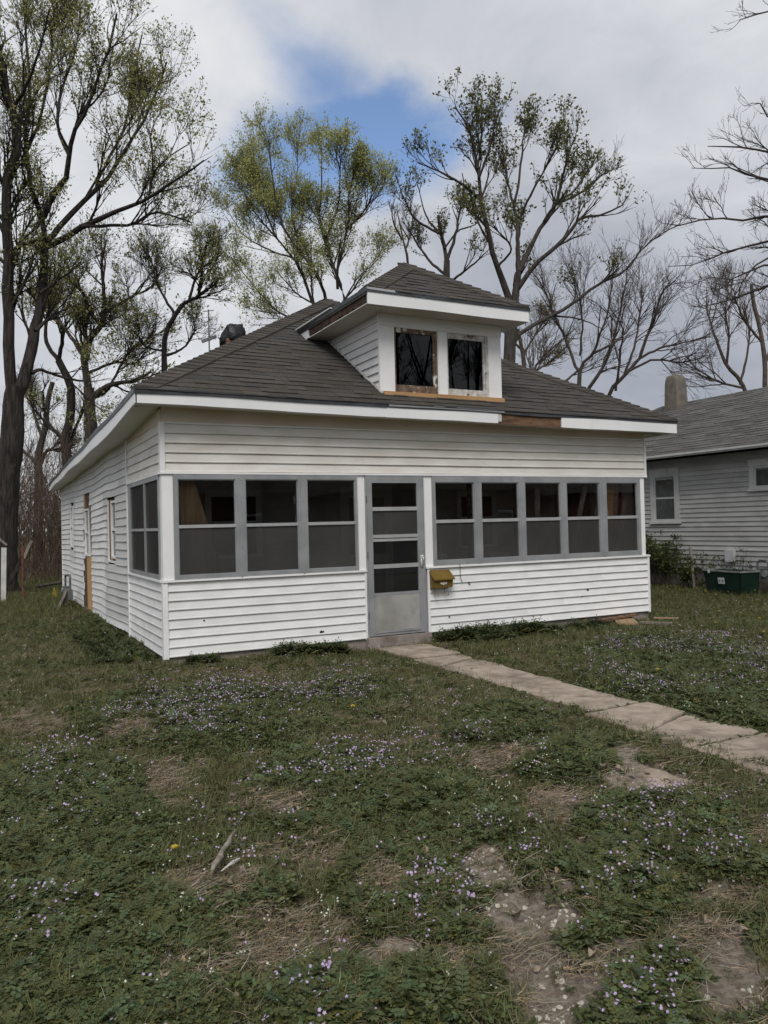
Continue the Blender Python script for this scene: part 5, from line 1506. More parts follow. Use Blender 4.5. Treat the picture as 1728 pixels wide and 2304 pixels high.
nroof = raw('roof', [(nE[0], -3.5, nE[1] - .02), (nE[0], 10, nE[1] - .02), (nR[0], 6.9, nR[1] - .02), (nR[0], -3.5, nR[1] - .02), (18.8, -3.5, nE[1] - .02), (18.8, 10, nE[1] - .02)]
            + [(nE[0], -3.5, nE[1] - .09), (nE[0], 10, nE[1] - .09), (18.8, -3.5, nE[1] - .09), (18.8, 10, nE[1] - .09)],
            [(0, 3, 2, 1), (3, 4, 5, 2), (1, 2, 5), (6, 7, 9, 8), (0, 1, 7, 6), (4, 8, 9, 5), (0, 6, 8, 4, 3), (1, 5, 9, 7)], M['nshingle'], nb, False, [(1, 1, 1, 1)] * 10)
keep_n = len(SHINGLES)
shingle_rows((nE[0], 10, nE[1]), (nE[0], -3.5, nE[1]), (nR[0], 6.9, nR[1]), (nR[0], -3.5, nR[1]), nroof, keep=False, wmin=.2, wmax=.5, expo=.14)
shingle_rows((18.8, 10, nE[1]), (nE[0], 10, nE[1]), (nR[0], 6.9, nR[1]), (nR[0], 6.9, nR[1]), nroof, keep=False, wmin=.3, wmax=.6, expo=.14)
V, Fq, tn = [], [], []
for s in SHINGLES[keep_n:]:
    b_ = len(V)
    V += s[1]
    Fq += [tuple(i + b_ for i in f) for f in s[2]]
    g = .86 + (s[3][0] - .95) * 1.3
    tn += [(g, g, g, 1)] * len(s[1])
raw('shingle_field', V, Fq, M['nshingle'], nroof, False, tn)['kind'] = 'stuff'
gut = MB()
gut.box(12.02, 12.09, -3.5, 10, 2.955, 3.02)
gut.build('gutter', M['ntrim'], nb)
box('gutter_lip', M['ntrim'], nb, 11.995, 12.018, -3.5, 10, 2.985, 3.03)
box('soffit', M['wood_grey'], nb, 12.09, 12.5, -3.4, 9.9, 2.945, 2.96)
# rendered chimney with rounded shoulders
V, Fq = [], []
prof = [(0, .0), (.0, .95), (.03, 1.07), (.10, 1.14), (.17, 1.16)]
lv = [(4.25, 0), (5.22, .0), (5.36, .015), (5.44, .05), (5.47, .11), (5.475, .16)]
for z, ins in lv:
    for i in range(16):
        a = 2 * math.pi * (i + .0) / 16
        e = 14
        r = 1 / (abs(math.cos(a)) ** e + abs(math.sin(a)) ** e) ** (1 / e)
        w = .205 + (.03 * (5.2 - z) if z < 5.2 else 0)
        V.append((15.05 + (w - ins) * r * math.cos(a), 6.15 + (w - ins) * r * math.sin(a), z))
for j in range(len(lv) - 1):
    for i in range(16):
        k = (i + 1) % 16
        Fq.append((j * 16 + i, j * 16 + k, (j + 1) * 16 + k, (j + 1) * 16 + i))
Fq.append(tuple((len(lv) - 1) * 16 + i for i in range(16)))
raw('chimney', V, Fq, M['stucco'], nb, False)

# ------------------------------------------------------------------ mailbox on the porch wall
mbx = thing('mailbox', 'mustard metal mailbox with sloping lid on the siding right of the door', 'mailbox', (3.53, -.018, .72))
V = [(0, 0, 0), (.30, 0, 0), (.30, -.105, .004), (0, -.105, .004), (0, 0, .225), (.30, 0, .225), (.30, -.118, .118), (0, -.118, .118)]
raw('body', V, [(0, 3, 2, 1), (0, 1, 5, 4), (3, 7, 6, 2), (0, 4, 7, 3), (1, 2, 6, 5), (4, 5, 6, 7)], M['mailbox'], mbx)
V = [(-.012, .0, .238), (.312, .0, .238), (.316, -.145, .128), (-.016, -.145, .128), (-.012, .0, .229), (.312, .0, .229), (.316, -.143, .119), (-.016, -.143, .119), (.316, -.146, .108), (-.016, -.146, .108)]
raw('lid', V, [(0, 3, 2, 1), (4, 5, 6, 7), (0, 1, 5, 4), (1, 2, 6, 5), (3, 0, 4, 7), (2, 3, 9, 8), (6, 8, 9, 7)], M['mailbox'], mbx)
e = MB()
e.V += [(.150 + x * .055, -.114 - .0 * z, .062 + z * .045) for x, z in ((-1, .1), (-.75, .45), (-.3, .2), (0, .5), (.3, .2), (.75, .45), (1, .1), (.6, -.35), (.2, -.25), (0, -.75), (-.2, -.25), (-.6, -.35))]
n = len(e.V)
e.V += [(x, y - .006, z) for x, y, z in e.V]
e.F += [tuple(range(n)), tuple(reversed(range(n, 2 * n)))] + [(j, j + n, (j + 1) % n + n, (j + 1) % n) for j in range(n)]
e.build('emblem', M['emblem'], mbx)
MB().box(.135, .165, -.119, -.111, .100, .112).build('slot', M['black'], mbx)
for x in (.06, .215):
    hk = MB().tube([(x, -.03, .005), (x + .004, -.035, -.085), (x + .010, -.055, -.112), (x + .018, -.085, -.110), (x + .022, -.098, -.085), (x + .022, -.095, -.065)], .0055, 6)
    hk.build('newspaper_hook', M['rust_bracket'], mbx)
m = MB().tube([(4.00, -.045, 1.03), (4.005, -.05, .98), (4.012, -.035, .88), (4.03, -.03, .80), (4.05, -.028, .765)], .004, 5)
tag(m.build('loose_wire', M['wire']), 'thin black wire hanging from the sill above the mailbox', 'wire')

# holes torn in the siding
for i, (x, z, s) in enumerate(((4.16, .765, .022), (4.175, .735, .012), (6.30, .53, .02), (6.19, .44, .013), (3.83, .31, .013), (.45, .52, .012), (1.93, .26, .026), (1.96, .262, .018))):
    rr = random.Random(i + 50)
    ring = [(x + s * rr.uniform(.6, 1.2) * math.cos(a), z + s * .7 * rr.uniform(.6, 1.2) * math.sin(a)) for a in [2 * math.pi * j / 8 for j in range(8)]]
    V = [(px, -.0205, pz) for px, pz in ring] + [(px, -.004, pz) for px, pz in ring]
    raw('hole', V, [tuple(range(8)), tuple(reversed(range(8, 16)))] + [(j, j + 8, (j + 1) % 8 + 8, (j + 1) % 8) for j in range(8)], M['black'], wl_ if x < 3 else wr_)

# ------------------------------------------------------------------ things kept in the porch
LB = [
    ('wide plywood sheet leaning inside the porch behind the first window', (.42, .62, .19), (.36, 1.15, 2.35), .42, .02, 'wood_ply', None),
]
sheet = MB()
sheet.hexa([(.42, .34, .18), (1.02, .32, .18), (1.02, .345, .18), (.42, .365, .18), (.17, .15, 2.45), (.33, .14, 2.45), (.33, .165, 2.45), (.17, .175, 2.45)])
tag(sheet.build('plywood_sheet', M['ply_dull']), 'tan plywood sheet leaning inside the porch behind the leftmost window', 'plywood')
GL = 'boards leaning in the right corner of the porch'
LL = 'wooden board leaning in the right-hand corner inside the porch'
for i, (a, c, w, mt) in enumerate((((6.72, .34, .18), (6.90, .17, 2.40), .09, 'wood_ply'), ((6.88, .36, .18), (7.00, .18, 2.42), .12, 'wood_new'), ((7.02, .38, .18), (7.08, .20, 2.42), .10, 'wood_ply'),
                                   ((7.13, .40, .18), (7.20, .22, 2.40), .07, 'wood_grey'), ((6.90, .22, .18), (7.30, .16, 1.98), .09, 'wood_grey'))):
    tag(MB().bar(a, c, w, .025, (0, 1, 0)).build('lumber_board', M[mt]), LL, 'board', GL)
tag(MB().bar((5.72, .50, .18), (5.60, .25, 2.1), .09, .03, (0, 1, 0)).build('lumber_board', M['wood_grey']), 'grey board leaning alone inside the porch behind the middle right window', 'board')
tag(MB().bar((6.05, .36, .18), (6.52, .20, 2.2), .08, .03, (0, 1, 0)).build('lumber_board', M['wood_grey']), 'dark board leaning at a slant behind the fourth right window', 'board')


def blob(name, c, r, material, seed, label, cat, n=14, rings=9, crease=.16):
    rr = random.Random(seed)
    V, Fq = [], []
    for j in range(rings):
        t = j / (rings - 1)
        ph = -math.pi / 2 + t * math.pi
        for i in range(n):
            a = 2 * math.pi * i / n
            k = 1 + rr.uniform(-crease, crease) + crease * .6 * math.sin(a * 3 + t * 5)
            V.append((c[0] + r[0] * math.cos(ph) * math.cos(a) * k, c[1] + r[1] * math.cos(ph) * math.sin(a) * k, c[2] + r[2] * math.sin(ph) * (1 + rr.uniform(-.05, .05))))
    for j in range(rings - 1):
        for i in range(n):
            k = (i + 1) % n
            Fq.append((j * n + i, j * n + k, (j + 1) * n + k, (j + 1) * n + i))
    o = raw(name, V, Fq, material, None, True)
    return tag(o, label, cat)


bag = blob('plastic_bag', (3.90, .30, 1.10), (.10, .09, .085), M['white_plastic'], 5, 'pale plastic bag tied at the neck behind the first pane right of the door', 'bag')
raw('neck', [(3.885, .29, 1.16), (3.915, .29, 1.16), (3.91, .31, 1.16), (3.90, .28, 1.31), (3.93, .30, 1.30), (3.89, .31, 1.30)], [(0, 1, 4, 3), (1, 2, 5, 4), (2, 0, 3, 5)], M['white_plastic'], bag)
shelf = MB().box(3.70, 5.2, .16, .52, .985, 1.012).box(3.72, 3.77, .2, .5, .17, .985).box(5.12, 5.17, .2, .5, .17, .985)
tag(shelf.build('bench', M['inside_brown']), 'dark wooden bench inside the porch under the right windows', 'bench')
cb = MB().box(4.70, 5.05, .24, .48, 1.0125, 1.13)
cb = tag(cb.build('storage_box', M['inner_trim']), 'pale low box on the bench behind the second pane right of the door', 'box')
MB().box(4.692, 5.058, .232, .488, 1.1305, 1.15).build('lid', M['inner_trim'], cb)
blob('tied_sack', (7.16, .45, 1.00), (.17, .13, .36), M['wood_grey'], 8, 'bulky pale sack standing behind the rightmost porch pane', 'sack')
bulb = MB().tube([(3.06, 1.2, 2.49), (3.06, 1.2, 2.36)], .004, 5).tube([(3.06, 1.2, 2.36), (3.06, 1.2, 2.33), (3.06, 1.2, 2.28), (3.06, 1.2, 2.25)], [.012, .02, .03, .012], 8)
tag(bulb.build('light_bulb', M['white_plastic']), 'bare unlit bulb hanging from the porch ceiling near the door', 'bulb')

# ------------------------------------------------------------------ yard things
# green bin beside the neighbour's wall
bn = thing('bin', 'dark green plastic bin standing on the grass beside the grey house', 'bin', (12.0, 2.05, .0), rz=math.radians(-8))


def tub(w0, w1, d0, d1, z0, z1, m):
    return m.hexa([(-d0, -w0, z0), (d0, -w0, z0), (d0, w0, z0), (-d0, w0, z0), (-d1, -w1, z1), (d1, -w1, z1), (d1, w1, z1), (-d1, w1, z1)])


m = MB()
w0, w1, d0, d1, h = .46, .52, .22, .27, .46
for s in ((-1), 1):
    m.hexa([(s * d0, -w0, .0), (s * d0 - s * .02, -w0, .0), (s * d0 - s * .02, w0, .0), (s * d0, w0, .0), (s * d1, -w1, h), (s * d1 - s * .02, -w1, h), (s * d1 - s * .02, w1, h), (s * d1, w1, h)])
    m.hexa([(-d0, s * w0, 0), (d0, s * w0, 0), (d0, s * w0 - s * .02, 0), (-d0, s * w0 - s * .02, 0), (-d1, s * w1, h), (d1, s * w1, h), (d1, s * w1 - s * .02, h), (-d1, s * w1 - s * .02, h)])
m.box(-.2, .2, -.44, .44, .0, .02)
m.build('body', M['bin'], bn)
m = MB().box(-.29, -.262, -.54, .54, h - .012, h + .022).box(.262, .29, -.54, .54, h - .012, h + .022).box(-.262, .262, -.54, -.512, h - .012, h + .022).box(-.262, .262, .512, .54, h - .012, h + .022)
m.build('rim', M['bin_rim'], bn)
st = MB().hexa([(-.262, -.09, .20), (-.266, -.09, .20), (-.266, .09, .20), (-.262, .09, .20), (-.277, -.09, .33), (-.281, -.09, .33), (-.281, .09, .33), (-.277, .09, .33)]).build('sticker', M['sticker'], bn)
for y in (-.045, .045):
    MB().tube([(-.270, y, .265), (-.2765, y, .265)], .018, 8).build('mark', M['black'], st)
MB().box(-.294, -.289, .30, .36, h - .05, h + .026).build('sticker', M['sticker'], bn)
# neighbour's gas meter
gmt = thing('gas_meter', 'grey gas meter with bent pipe against the neighbouring house', 'gas meter', (12.25, 1.40, 0))
MB().tube([(0, .22, -.1), (0, .22, .62), (.0, .17, .68), (0, .02, .68), (0, -.03, .62), (0, -.03, .50)], .022, 8).build('pipe', M['pipe'], gmt)
MB().box(-.10, .10, -.17, .12, .26, .52).build('body', M['pipe'], gmt)
MB().tube([(-.10, -.02, .42), (-.125, -.02, .42)], .07, 12).build('dial', M['bin_rim'], gmt)
ac = MB().box(12.38, 12.46, 2.30, 2.52, .62, .86)
tag(ac.build('meter_box', M['ntrim']), 'small pale utility box on the grey clapboard above the weeds', 'utility box')
fp = MB().bar((12.15, 3.15, -.1), (12.22, 3.30, .95), .05, .03)
tag(fp.build('stake', M['wood_grey']), 'grey wooden stake leaning in the shrubs beside the grey house', 'stake')

# our gas riser on the left wall
gm1 = thing('gas_meter', 'grey gas riser and meter by the far end of the white side wall', 'gas meter', (-.25, 8.6, 0))
MB().tube([(0, .35, -.1), (0, .35, .62), (0, .30, .68), (0, -.55, .72), (0, -.62, .66), (0, -.62, .20)], .022, 8).build('pipe', M['pipe'], gm1)
MB().box(-.06, .06, .22, .42, .24, .44).build('body', M['pipe'], gm1)
MB().tube([(-.06, .31, .36), (-.085, .31, .36)], .055, 12).build('dial', M['bin_rim'], gm1)
MB().bar((.0, -.62, .22), (.0, -.60, .42), .10, .06).build('regulator', M['pipe'], gm1)
yf = MB()
yf.V += [(-.42, 10.6, .08), (-.28, 10.75, .06), (-.29, 10.72, .20), (-.33, 10.7, .30), (-.39, 10.62, .20), (-.41, 10.615, .08), (-.29, 10.78, .06), (-.30, 10.75, .20), (-.34, 10.73, .30), (-.38, 10.65, .20)]
yf.F += [(0, 1, 2, 3, 4), (9, 8, 7, 6, 5)] + [(j, j + 5, (j + 1) % 5 + 5, (j + 1) % 5) for j in range(5)]
tag(yf.build('yellow_marker', M['yellow']), 'small yellow plastic marker on the grass by the gas riser', 'marker')
tag(MB().bar((-.45, 8.15, .02), (-.28, 8.05, .42), .16, .05).build('paving_block', M['wood_grey']), 'grey slab leaning on the wall below the gas riser', 'slab')

# old posts at the left edge of the yard
tag(MB().hexa([(-1.468, 10.94, -.3), (-1.365, 10.94, -.3), (-1.365, 11.02, -.3), (-1.468, 11.02, -.3), (-1.432, 10.94, 1.280), (-1.322, 10.94, 1.272), (-1.322, 11.02, 1.272), (-1.432, 11.02, 1.280)]).build('post', M['white_paint']), 'flaking white board post at the left edge of the yard', 'post')
tag(MB().tube([(-.99, 11.0, -.1), (-.985, 11.0, .7), (-.985, 11.0, 1.27)], .028, 8).build('post', M['rust']), 'rusty brown steel post near the big tree', 'post')
tag(MB().bar((-1.25, 13.5, .25), (-.70, 13.3, 1.28), .05, .10).build('fallen_branch', M['bark_dark']), 'dark fallen limb propped behind the rusty post', 'branch')
tag(MB().bar((-.88, 13.0, .95), (-.68, 13.0, 1.40), .05, .07).build('plank', M['wood_grey']), 'short pale plank propped on the dark limb', 'plank')
tag(MB().bar((-1.62, 13.2, 1.66), (-1.25, 13.2, 1.30), .05, .06).build('plank', M['wood_grey']), 'pale plank sloping against the base of the big tree', 'plank')
lg = MB().tube([(-.55, 13.6, .18), (.1, 12.9, .30), (.6, 12.6, .42)], [.05, .04, .03], 7)
tag(lg.build('fallen_branch', M['bark_mid']), 'brown limb lying in the grass behind the house corner', 'branch')

# boards lying at the right front corner
def plank(name, a, c, w, t, mt, label, cat):
    o = MB().bar(a, c, w, t).build(name, M[mt])
    return tag(o, label, cat)


plank('plank', (6.62, -.50, .035), (6.92, -.10, .045), .30, .03, 'ply_dull', 'tan plywood offcut lying by the right end of the porch', 'plank')
plank('plank', (6.93, -.42, .030), (7.22, -.80, .030), .05, .03, 'wood_grey', 'narrow pale batten lying on the grass near the porch corner', 'plank')
plank('plank', (7.45, -.20, .04), (7.72, -.45, .035), .06, .02, 'ply_dull', 'short thin lath lying in the grass beyond the porch corner', 'plank')
plank('plank', (6.30, -.12, .06), (7.20, -.07, .10), .12, .025, 'wood_old', 'brown plank lying along the foundation at the right', 'plank')
plank('stick', (2.82, -.33, .055), (3.12, -.26, .058), .022, .014, 'wood_grey', 'thin pale splinter of wood lying at the door step', 'stick')
# broken brick by the left wall
bk = MB().box(1.30, 1.44, -.26, -.19, .0, .07).box(1.47, 1.525, -.24, -.19, .0, .16)
tag(bk.build('concrete_block', M['concrete']), 'broken grey concrete block in the weeds below the left windows', 'block')
# weathered stick on the lawn
stk = MB().tube([(-.985, -5.70, .030), (-.955, -5.64, .045), (-.91, -5.585, .052), (-.885, -5.52, .050), (-.83, -5.45, .058), (-.80, -5.37, .050), (-.745, -5.29, .055)], [.004, .013, .016, .012, .014, .009, .003], 7)
tag(stk.build('stick', M['wood_grey'], None, True), 'weathered grey branch lying on the lawn', 'stick')
stk = MB().tube([(-.93, -5.68, .03), (-.86, -5.63, .038), (-.82, -5.60, .036)], [.003, .008, .003], 6)
tag(stk.build('wood_chip', M['paper']), 'pale split wood chip beside the grey branch', 'wood chip')
# crumpled yellow scrap
ys1 = blob('yellow_scrap', (-1.06, -5.30, .035), (.022, .018, .010), M['yellow'], 12, 'crumpled yellow scrap on the grass left of the grey branch', 'scrap', 10, 7, .3)
blob('plastic_scrap', (-1.30, -6.62, .025), (.015, .010, .006), M['paper'], 31, 'pale crumpled scrap in the weeds at the lower edge', 'scrap', 10, 6, .3)

# ------------------------------------------------------------------ trees


def tubes_mesh(P, Rr, sides):
    """P (N,n,3), Rr (N,n) -> vertices, quads for N tubes"""
    Nn, n, _ = P.shape
    T = np.empty_like(P)
    T[:, 1:-1] = P[:, 2:] - P[:, :-2]
    T[:, 0] = P[:, 1] - P[:, 0]
    T[:, -1] = P[:, -1] - P[:, -2]
    T /= np.linalg.norm(T, axis=2, keepdims=True) + 1e-9
    ref = np.where(np.abs(T[:, :1, 2:3]) > .8, np.array([[[1.0, 0, 0]]]), np.array([[[0, 0, 1.0]]]))
    ref = np.broadcast_to(ref, T.shape)
    S = np.cross(T, ref)
    S /= np.linalg.norm(S, axis=2, keepdims=True) + 1e-9
    U = np.cross(S, T)
    a = 2 * np.pi * np.arange(sides) / sides
    V = P[:, :, None, :] + Rr[:, :, None, None] * (S[:, :, None, :] * np.cos(a)[None, None, :, None] + U[:, :, None, :] * np.sin(a)[None, None, :, None])
    V = V.reshape(-1, 3)
    idx = np.arange(Nn * n * sides).reshape(Nn, n, sides)
    nx_ = np.roll(idx, -1, axis=2)
    Fq = np.stack([idx[:, :-1], nx_[:, :-1], nx_[:, 1:], idx[:, 1:]], -1).reshape(-1, 4)
    return V, Fq


def resample(limb, n, rng, jit):
    L_ = np.array(limb, float)
    P, r = L_[:, :3], L_[:, 3]
    # Catmull-Rom through the joints
    Pp = np.vstack([2 * P[0] - P[1], P, 2 * P[-1] - P[-2]])
    seg = np.linalg.norm(np.diff(P, axis=0), axis=1)
    s = np.concatenate([[0], np.cumsum(seg)])
    t = np.linspace(0, s[-1], n)
    k = np.clip(np.searchsorted(s, t, side='right') - 1, 0, len(seg) - 1)
    f = ((t - s[k]) / np.maximum(seg[k], 1e-6))[:, None]
    p0, p1, p2, p3 = Pp[k], Pp[k + 1], Pp[k + 2], Pp[k + 3]
    Q = .5 * (2 * p1 + (p2 - p0) * f + (2 * p0 - 5 * p1 + 4 * p2 - p3) * f ** 2 + (3 * p1 - p0 - 3 * p2 + p3) * f ** 3)
    rr_ = np.interp(t, s, r)
    w = rng.normal(0, 1, (n, 3)) * jit
    w[0] = 0
    Q = Q + w * np.minimum(1, (s[-1] / 4))
    return Q, rr_, s[-1]


def grow(P, Rr, Ls, count, rng, len_lo, len_hi, ang, up, n, wob, tmin, rmax, rmin, taper_len=True, tip=.004):
    """children along parent polylines, batch; chance follows parent length"""
    Np, m, _ = P.shape
    pr = Ls / Ls.sum()
    pi = rng.choice(Np, count, p=pr)
    t = tmin + (1 - tmin) * rng.random(count) ** .85
    g = t * (m - 1)
    k = np.minimum(g.astype(int), m - 2)
    f = (g - k)[:, None]
    pos = P[pi, k] * (1 - f) + P[pi, k + 1] * f
    tan = P[pi, k + 1] - P[pi, k]
    tan /= np.linalg.norm(tan, axis=1, keepdims=True) + 1e-9
    pr_ = Rr[pi, k] * (1 - f[:, 0]) + Rr[pi, k + 1] * f[:, 0]
    rnd = rng.normal(0, 1, (count, 3))
    side = rnd - tan * (rnd * tan).sum(1, keepdims=True)
    side /= np.linalg.norm(side, axis=1, keepdims=True) + 1e-9
    th = np.radians(rng.normal(ang, 11, count))[:, None]
    d = tan * np.cos(th) + side * np.sin(th)
    d[:, 2] += up * .6
    d /= np.linalg.norm(d, axis=1, keepdims=True)
    ln = rng.uniform(len_lo, len_hi, count)
    if taper_len:
        ln = ln * (1.2 - .9 * t)
    C = np.empty((count, n, 3))
    C[:, 0] = pos
    st = (ln / (n - 1))[:, None]
    for j in range(1, n):
        d = d + rng.normal(0, wob, (count, 3))
        d[:, 2] += up / n
        d /= np.linalg.norm(d, axis=1, keepdims=True)
        C[:, j] = C[:, j - 1] + d * st
    r0 = np.clip(pr_ * .62, rmin, rmax)
    R2 = r0[:, None] * np.linspace(1, .35, n)[None, :]
    R2 = np.maximum(R2, tip)
    return C, R2, ln


def leaves(P, per, size, rng, spread, cluster=1.0, keep=None, droop=0.2, lo=.25):
    """leaf cards (folded along the midrib) along twigs"""
    Np, m, _ = P.shape
    sel = np.arange(Np) if keep is None else np.nonzero(keep)[0]
    cnt = rng.poisson(per, len(sel))
    pi = np.repeat(sel, cnt)
    K = len(pi)
    t = lo + (1 - lo) * rng.random(K)
    g = t * (m - 1)
    k = np.minimum(g.astype(int), m - 2)
    f = (g - k)[:, None]
    c = P[pi, k] * (1 - f) + P[pi, k + 1] * f + rng.normal(0, spread, (K, 3))
    d = rng.normal(0, 1, (K, 3))
    d[:, 2] -= droop
    d /= np.linalg.norm(d, axis=1, keepdims=True)
    q = rng.normal(0, 1, (K, 3))
    s = np.cross(d, q)
    s /= np.linalg.norm(s, axis=1, keepdims=True) + 1e-9
    nn = np.cross(s, d)
    sz = (size * rng.uniform(.6, 1.35, K))[:, None]
    V = np.stack([c, c + d * sz * .5 + s * sz * .30 + nn * sz * .1, c + d * sz, c + d * sz * .5 - s * sz * .30 + nn * sz * .1], 1).reshape(-1, 3)
    Fq = np.arange(K * 4).reshape(K, 4)
    g_ = rng.uniform(.65, 1.35, K)
    y_ = rng.uniform(-.12, .16, K)
    tn = np.stack([g_ * (1 + y_), g_, g_ * (1 - y_), np.ones(K)], 1)
    return V, Fq, np.repeat(tn, 4, axis=0)


def tree(name, key, label, cat, bark, leaf=None, group=None, seed=1, n1=40, n2=220, n3=900, n4=2600, l1=(1.2, 2.6), l2=(.7, 1.5), l3=(.35, .9), l4=(.15, .5), up=.25,
         leaf_per=3.0, leaf_size=.07, leaf_spread=.03, leaf_zone=None, ang=32, limbs=None, tw=.006, jit=.015, tm=.25, trunk_n=True, wob=.11, rs=1.0, lk=.62):
    rng = np.random.default_rng(seed)
    limbs = limbs if limbs is not None else TREE_LIMBS[key]
    root = np.array(limbs[0][0][:3])
    root[2] = min(root[2], 0.0)
    th = thing(name, label, cat, (0, 0, 0), group)
    P0, R0, L0 = [], [], []
    V, Fq, off = [], [], 0
    n = 14
    for i, lb in enumerate(limbs):
        lb = list(lb)
        if i == 0:
            x, y, z, r = lb[0]
            zg = float(gz(x, y)) - .15
            if z > zg + .3:
                lb = [(x, y, zg, r * 1.12)] + lb
            elif z > zg:
                lb[0] = (x, y, zg, r)
        if i:
            lb = [(q[0], q[1], q[2], q[3] * rs) for q in lb]
        Q, rr_, ll = resample(lb, 22 if i == 0 else n, rng, jit * (0.4 if i == 0 else 1))
        if i == 0:
            rr_ = rr_ * (1 + .45 * np.exp(-np.linspace(0, 9, len(rr_))))      # root flare
        v, q_ = tubes_mesh(Q[None], rr_[None] * (1 + rng.normal(0, .03, len(rr_))[None]), 12 if rr_[0] > .12 else 8)
        V.append(v)
        Fq.append(q_ + off)
        off += len(v)
        if i > 0 or len(limbs) == 1:
            Qs, rs_, _ = resample(lb, n, rng, 0)
            P0.append(Q if len(Q) == n else Qs)
            R0.append(rr_ if len(rr_) == n else rs_)
            L0.append(ll)
    fast_mesh('trunk', np.vstack(V), np.vstack(Fq), bark, th, True)
    P0, R0, L0 = np.array(P0), np.array(R0), np.array(L0)
    lev = [(P0, R0, L0)]
    l1, l2, l3, l4 = [(q[0] * ks, q[1] * ks) for q, ks in zip((l1, l2, l3, l4), (lk, lk, lk * 1.05, lk * 1.1))]
    specs = [(n1, l1, ang, .55), (n2, l2, ang, .8), (n3, l3, ang + 2, .9), (n4, l4, ang + 4, .9)]
    V, Fq, off = [], [], 0
    Pp, Rp, Lp = P0, R0, L0
    for k, (cnt, lr, an, _w) in enumerate(specs):
        if cnt <= 0:
            break
        nn_ = (8, 6, 5, 4)[k]
        C, R2, ln = grow(Pp, Rp, Lp, cnt, rng, lr[0], lr[1], an, up, nn_, wob * (1, 1, 1.1, 1.2)[k], tm if k == 0 else .15, (.045, .018, .010, .007)[k], (tw * 1.9, tw * 1.4, tw * 1.1, tw * .9)[k], True, tw * .8)
        v, q_ = tubes_mesh(C, R2, (6, 4, 3, 3)[k])
        V.append(v)
        Fq.append(q_ + off)
        off += len(v)
        lev.append((C, R2, ln))
        # later twigs sprout from every earlier generation
        if k == 0:
            Pp, Rp, Lp = C, R2, ln
        else:
            Pp, Rp, Lp = C, R2, ln
    fast_mesh('branches', np.vstack(V), np.vstack(Fq), bark, th, True)
    if leaf is not None:
        VV, FF, TT, o_ = [], [], [], 0
        for (C, R2, ln) in lev[-2:]:
            kp = None
            if leaf_zone is not None:
                kp = leaf_zone(C[:, -1], rng)
            v, q_, t_ = leaves(C, leaf_per, leaf_size, rng, leaf_spread, keep=kp)
            VV.append(v)
            FF.append(q_ + o_)
            TT.append(t_)
            o_ += len(v)
        fast_mesh('crown', np.vstack(VV), np.vstack(FF), leaf, th, False, np.vstack(TT))
    return th


def patchy(scale, thr, seed, zmin=None, soft=.12):
    def z(P, rng):
        f = fbm(P[:, 0] + P[:, 1] * .7, P[:, 2] + P[:, 1] * .4, scale, seed, 3)
        k = f + rng.normal(0, soft * .5, len(P)) > thr
        if zmin is not None:
            k &= P[:, 2] > zmin
        return k
    return z


GB = 'trees behind the houses'
tree('tree', 'A', 'huge old double-trunked tree with sparse olive leaves at the left edge', 'tree', M['bark_dark'], M['leaf_olive'], GB, 3, 150, 800, 2400, 4200, (1.6, 3.4), (1.0, 2.4), (.6, 1.6), (.3, .9), .38, 4.6, .075, .07, patchy(.55, .36, 3), tw=.0050, tm=.2, rs=.72, lk=.74)
tree('tree', 'B', 'gnarled tree with crooked limbs behind the left eave of the white house', 'tree', M['bark_mid'], M['leaf_olive'], GB, 4, 75, 380, 1200, 2000, (1.2, 2.6), (.8, 1.9), (.5, 1.3), (.3, .8), .32, 2.6, .10, .05, patchy(.6, .42, 5), tw=.0055, rs=.85, wob=.14, lk=.78)
tree('tree', 'B2', 'dark forked tree standing between the big tree and the white house', 'tree', M['bark_dark'], M['leaf_olive'], GB, 5, 42, 180, 520, 800, (1.1, 2.4), (.8, 1.7), (.5, 1.2), (.3, .7), .3, 2.4, .10, .05, patchy(.6, .42, 8), tw=.0055, rs=.85, wob=.14, lk=.75)
tree('tree', 'J', 'slim pale-trunked tree in the thicket beside the rusty post', 'tree', M['bark_grey'], None, GB, 6, 35, 200, 600, 1000, (.9, 2.2), (.6, 1.6), (.4, 1.0), (.2, .6), .25, tw=.0065)
tree('tree', 'C', 'bent slender tree rising behind the left hip of the roof', 'tree', M['bark_dark'], M['leaf_olive'], GB, 7, 55, 320, 1000, 1800, (1.0, 2.2), (.7, 1.6), (.4, 1.1), (.25, .7), .32, 2.2, .095, .05, patchy(.6, .42, 12), tw=.0052, rs=.85, wob=.13, lk=.8)
tree('tree', 'D', 'rounded many-stemmed tree with fresh yellow-green leaves behind the roof ridge', 'tree', M['bark_mid'], M['leaf_lime'], GB, 8, 150, 800, 2600, 4200, (1.2, 2.6), (.8, 1.9), (.5, 1.3), (.25, .8), .36, 6.5, .080, .09, patchy(.5, .26, 15), tw=.0050, rs=.58, lk=.80, tm=.1)
tree('tree', 'E', 'tall grey tree with upright limbs and dark leaf clusters right of the dormer', 'tree', M['bark_grey'], M['leaf_green'], GB, 9, 110, 440, 1100, 1900, (.9, 2.1), (.6, 1.4), (.35, .9), (.2, .55), .46, 2.5, .100, .07, lambda P, rng: patchy(.7, .34, 19)(P, rng) & (P[:, 2] > 8.9) & (P[:, 0] < 15.9), tw=.0052, ang=28, rs=.80, lk=.82)
tree('tree', 'F', 'half-dead tree with broken stubs directly above the dormer', 'tree', M['bark_grey'], M['leaf_green'], GB, 10, 34, 120, 320, 500, (.7, 1.7), (.5, 1.2), (.3, .8), (.15, .5), .42, 2.4, .09, .07, lambda P, rng: patchy(.8, .40, 23)(P, rng) & (P[:, 2] > 9.4), tw=.0055, ang=28, rs=.80, lk=.8)
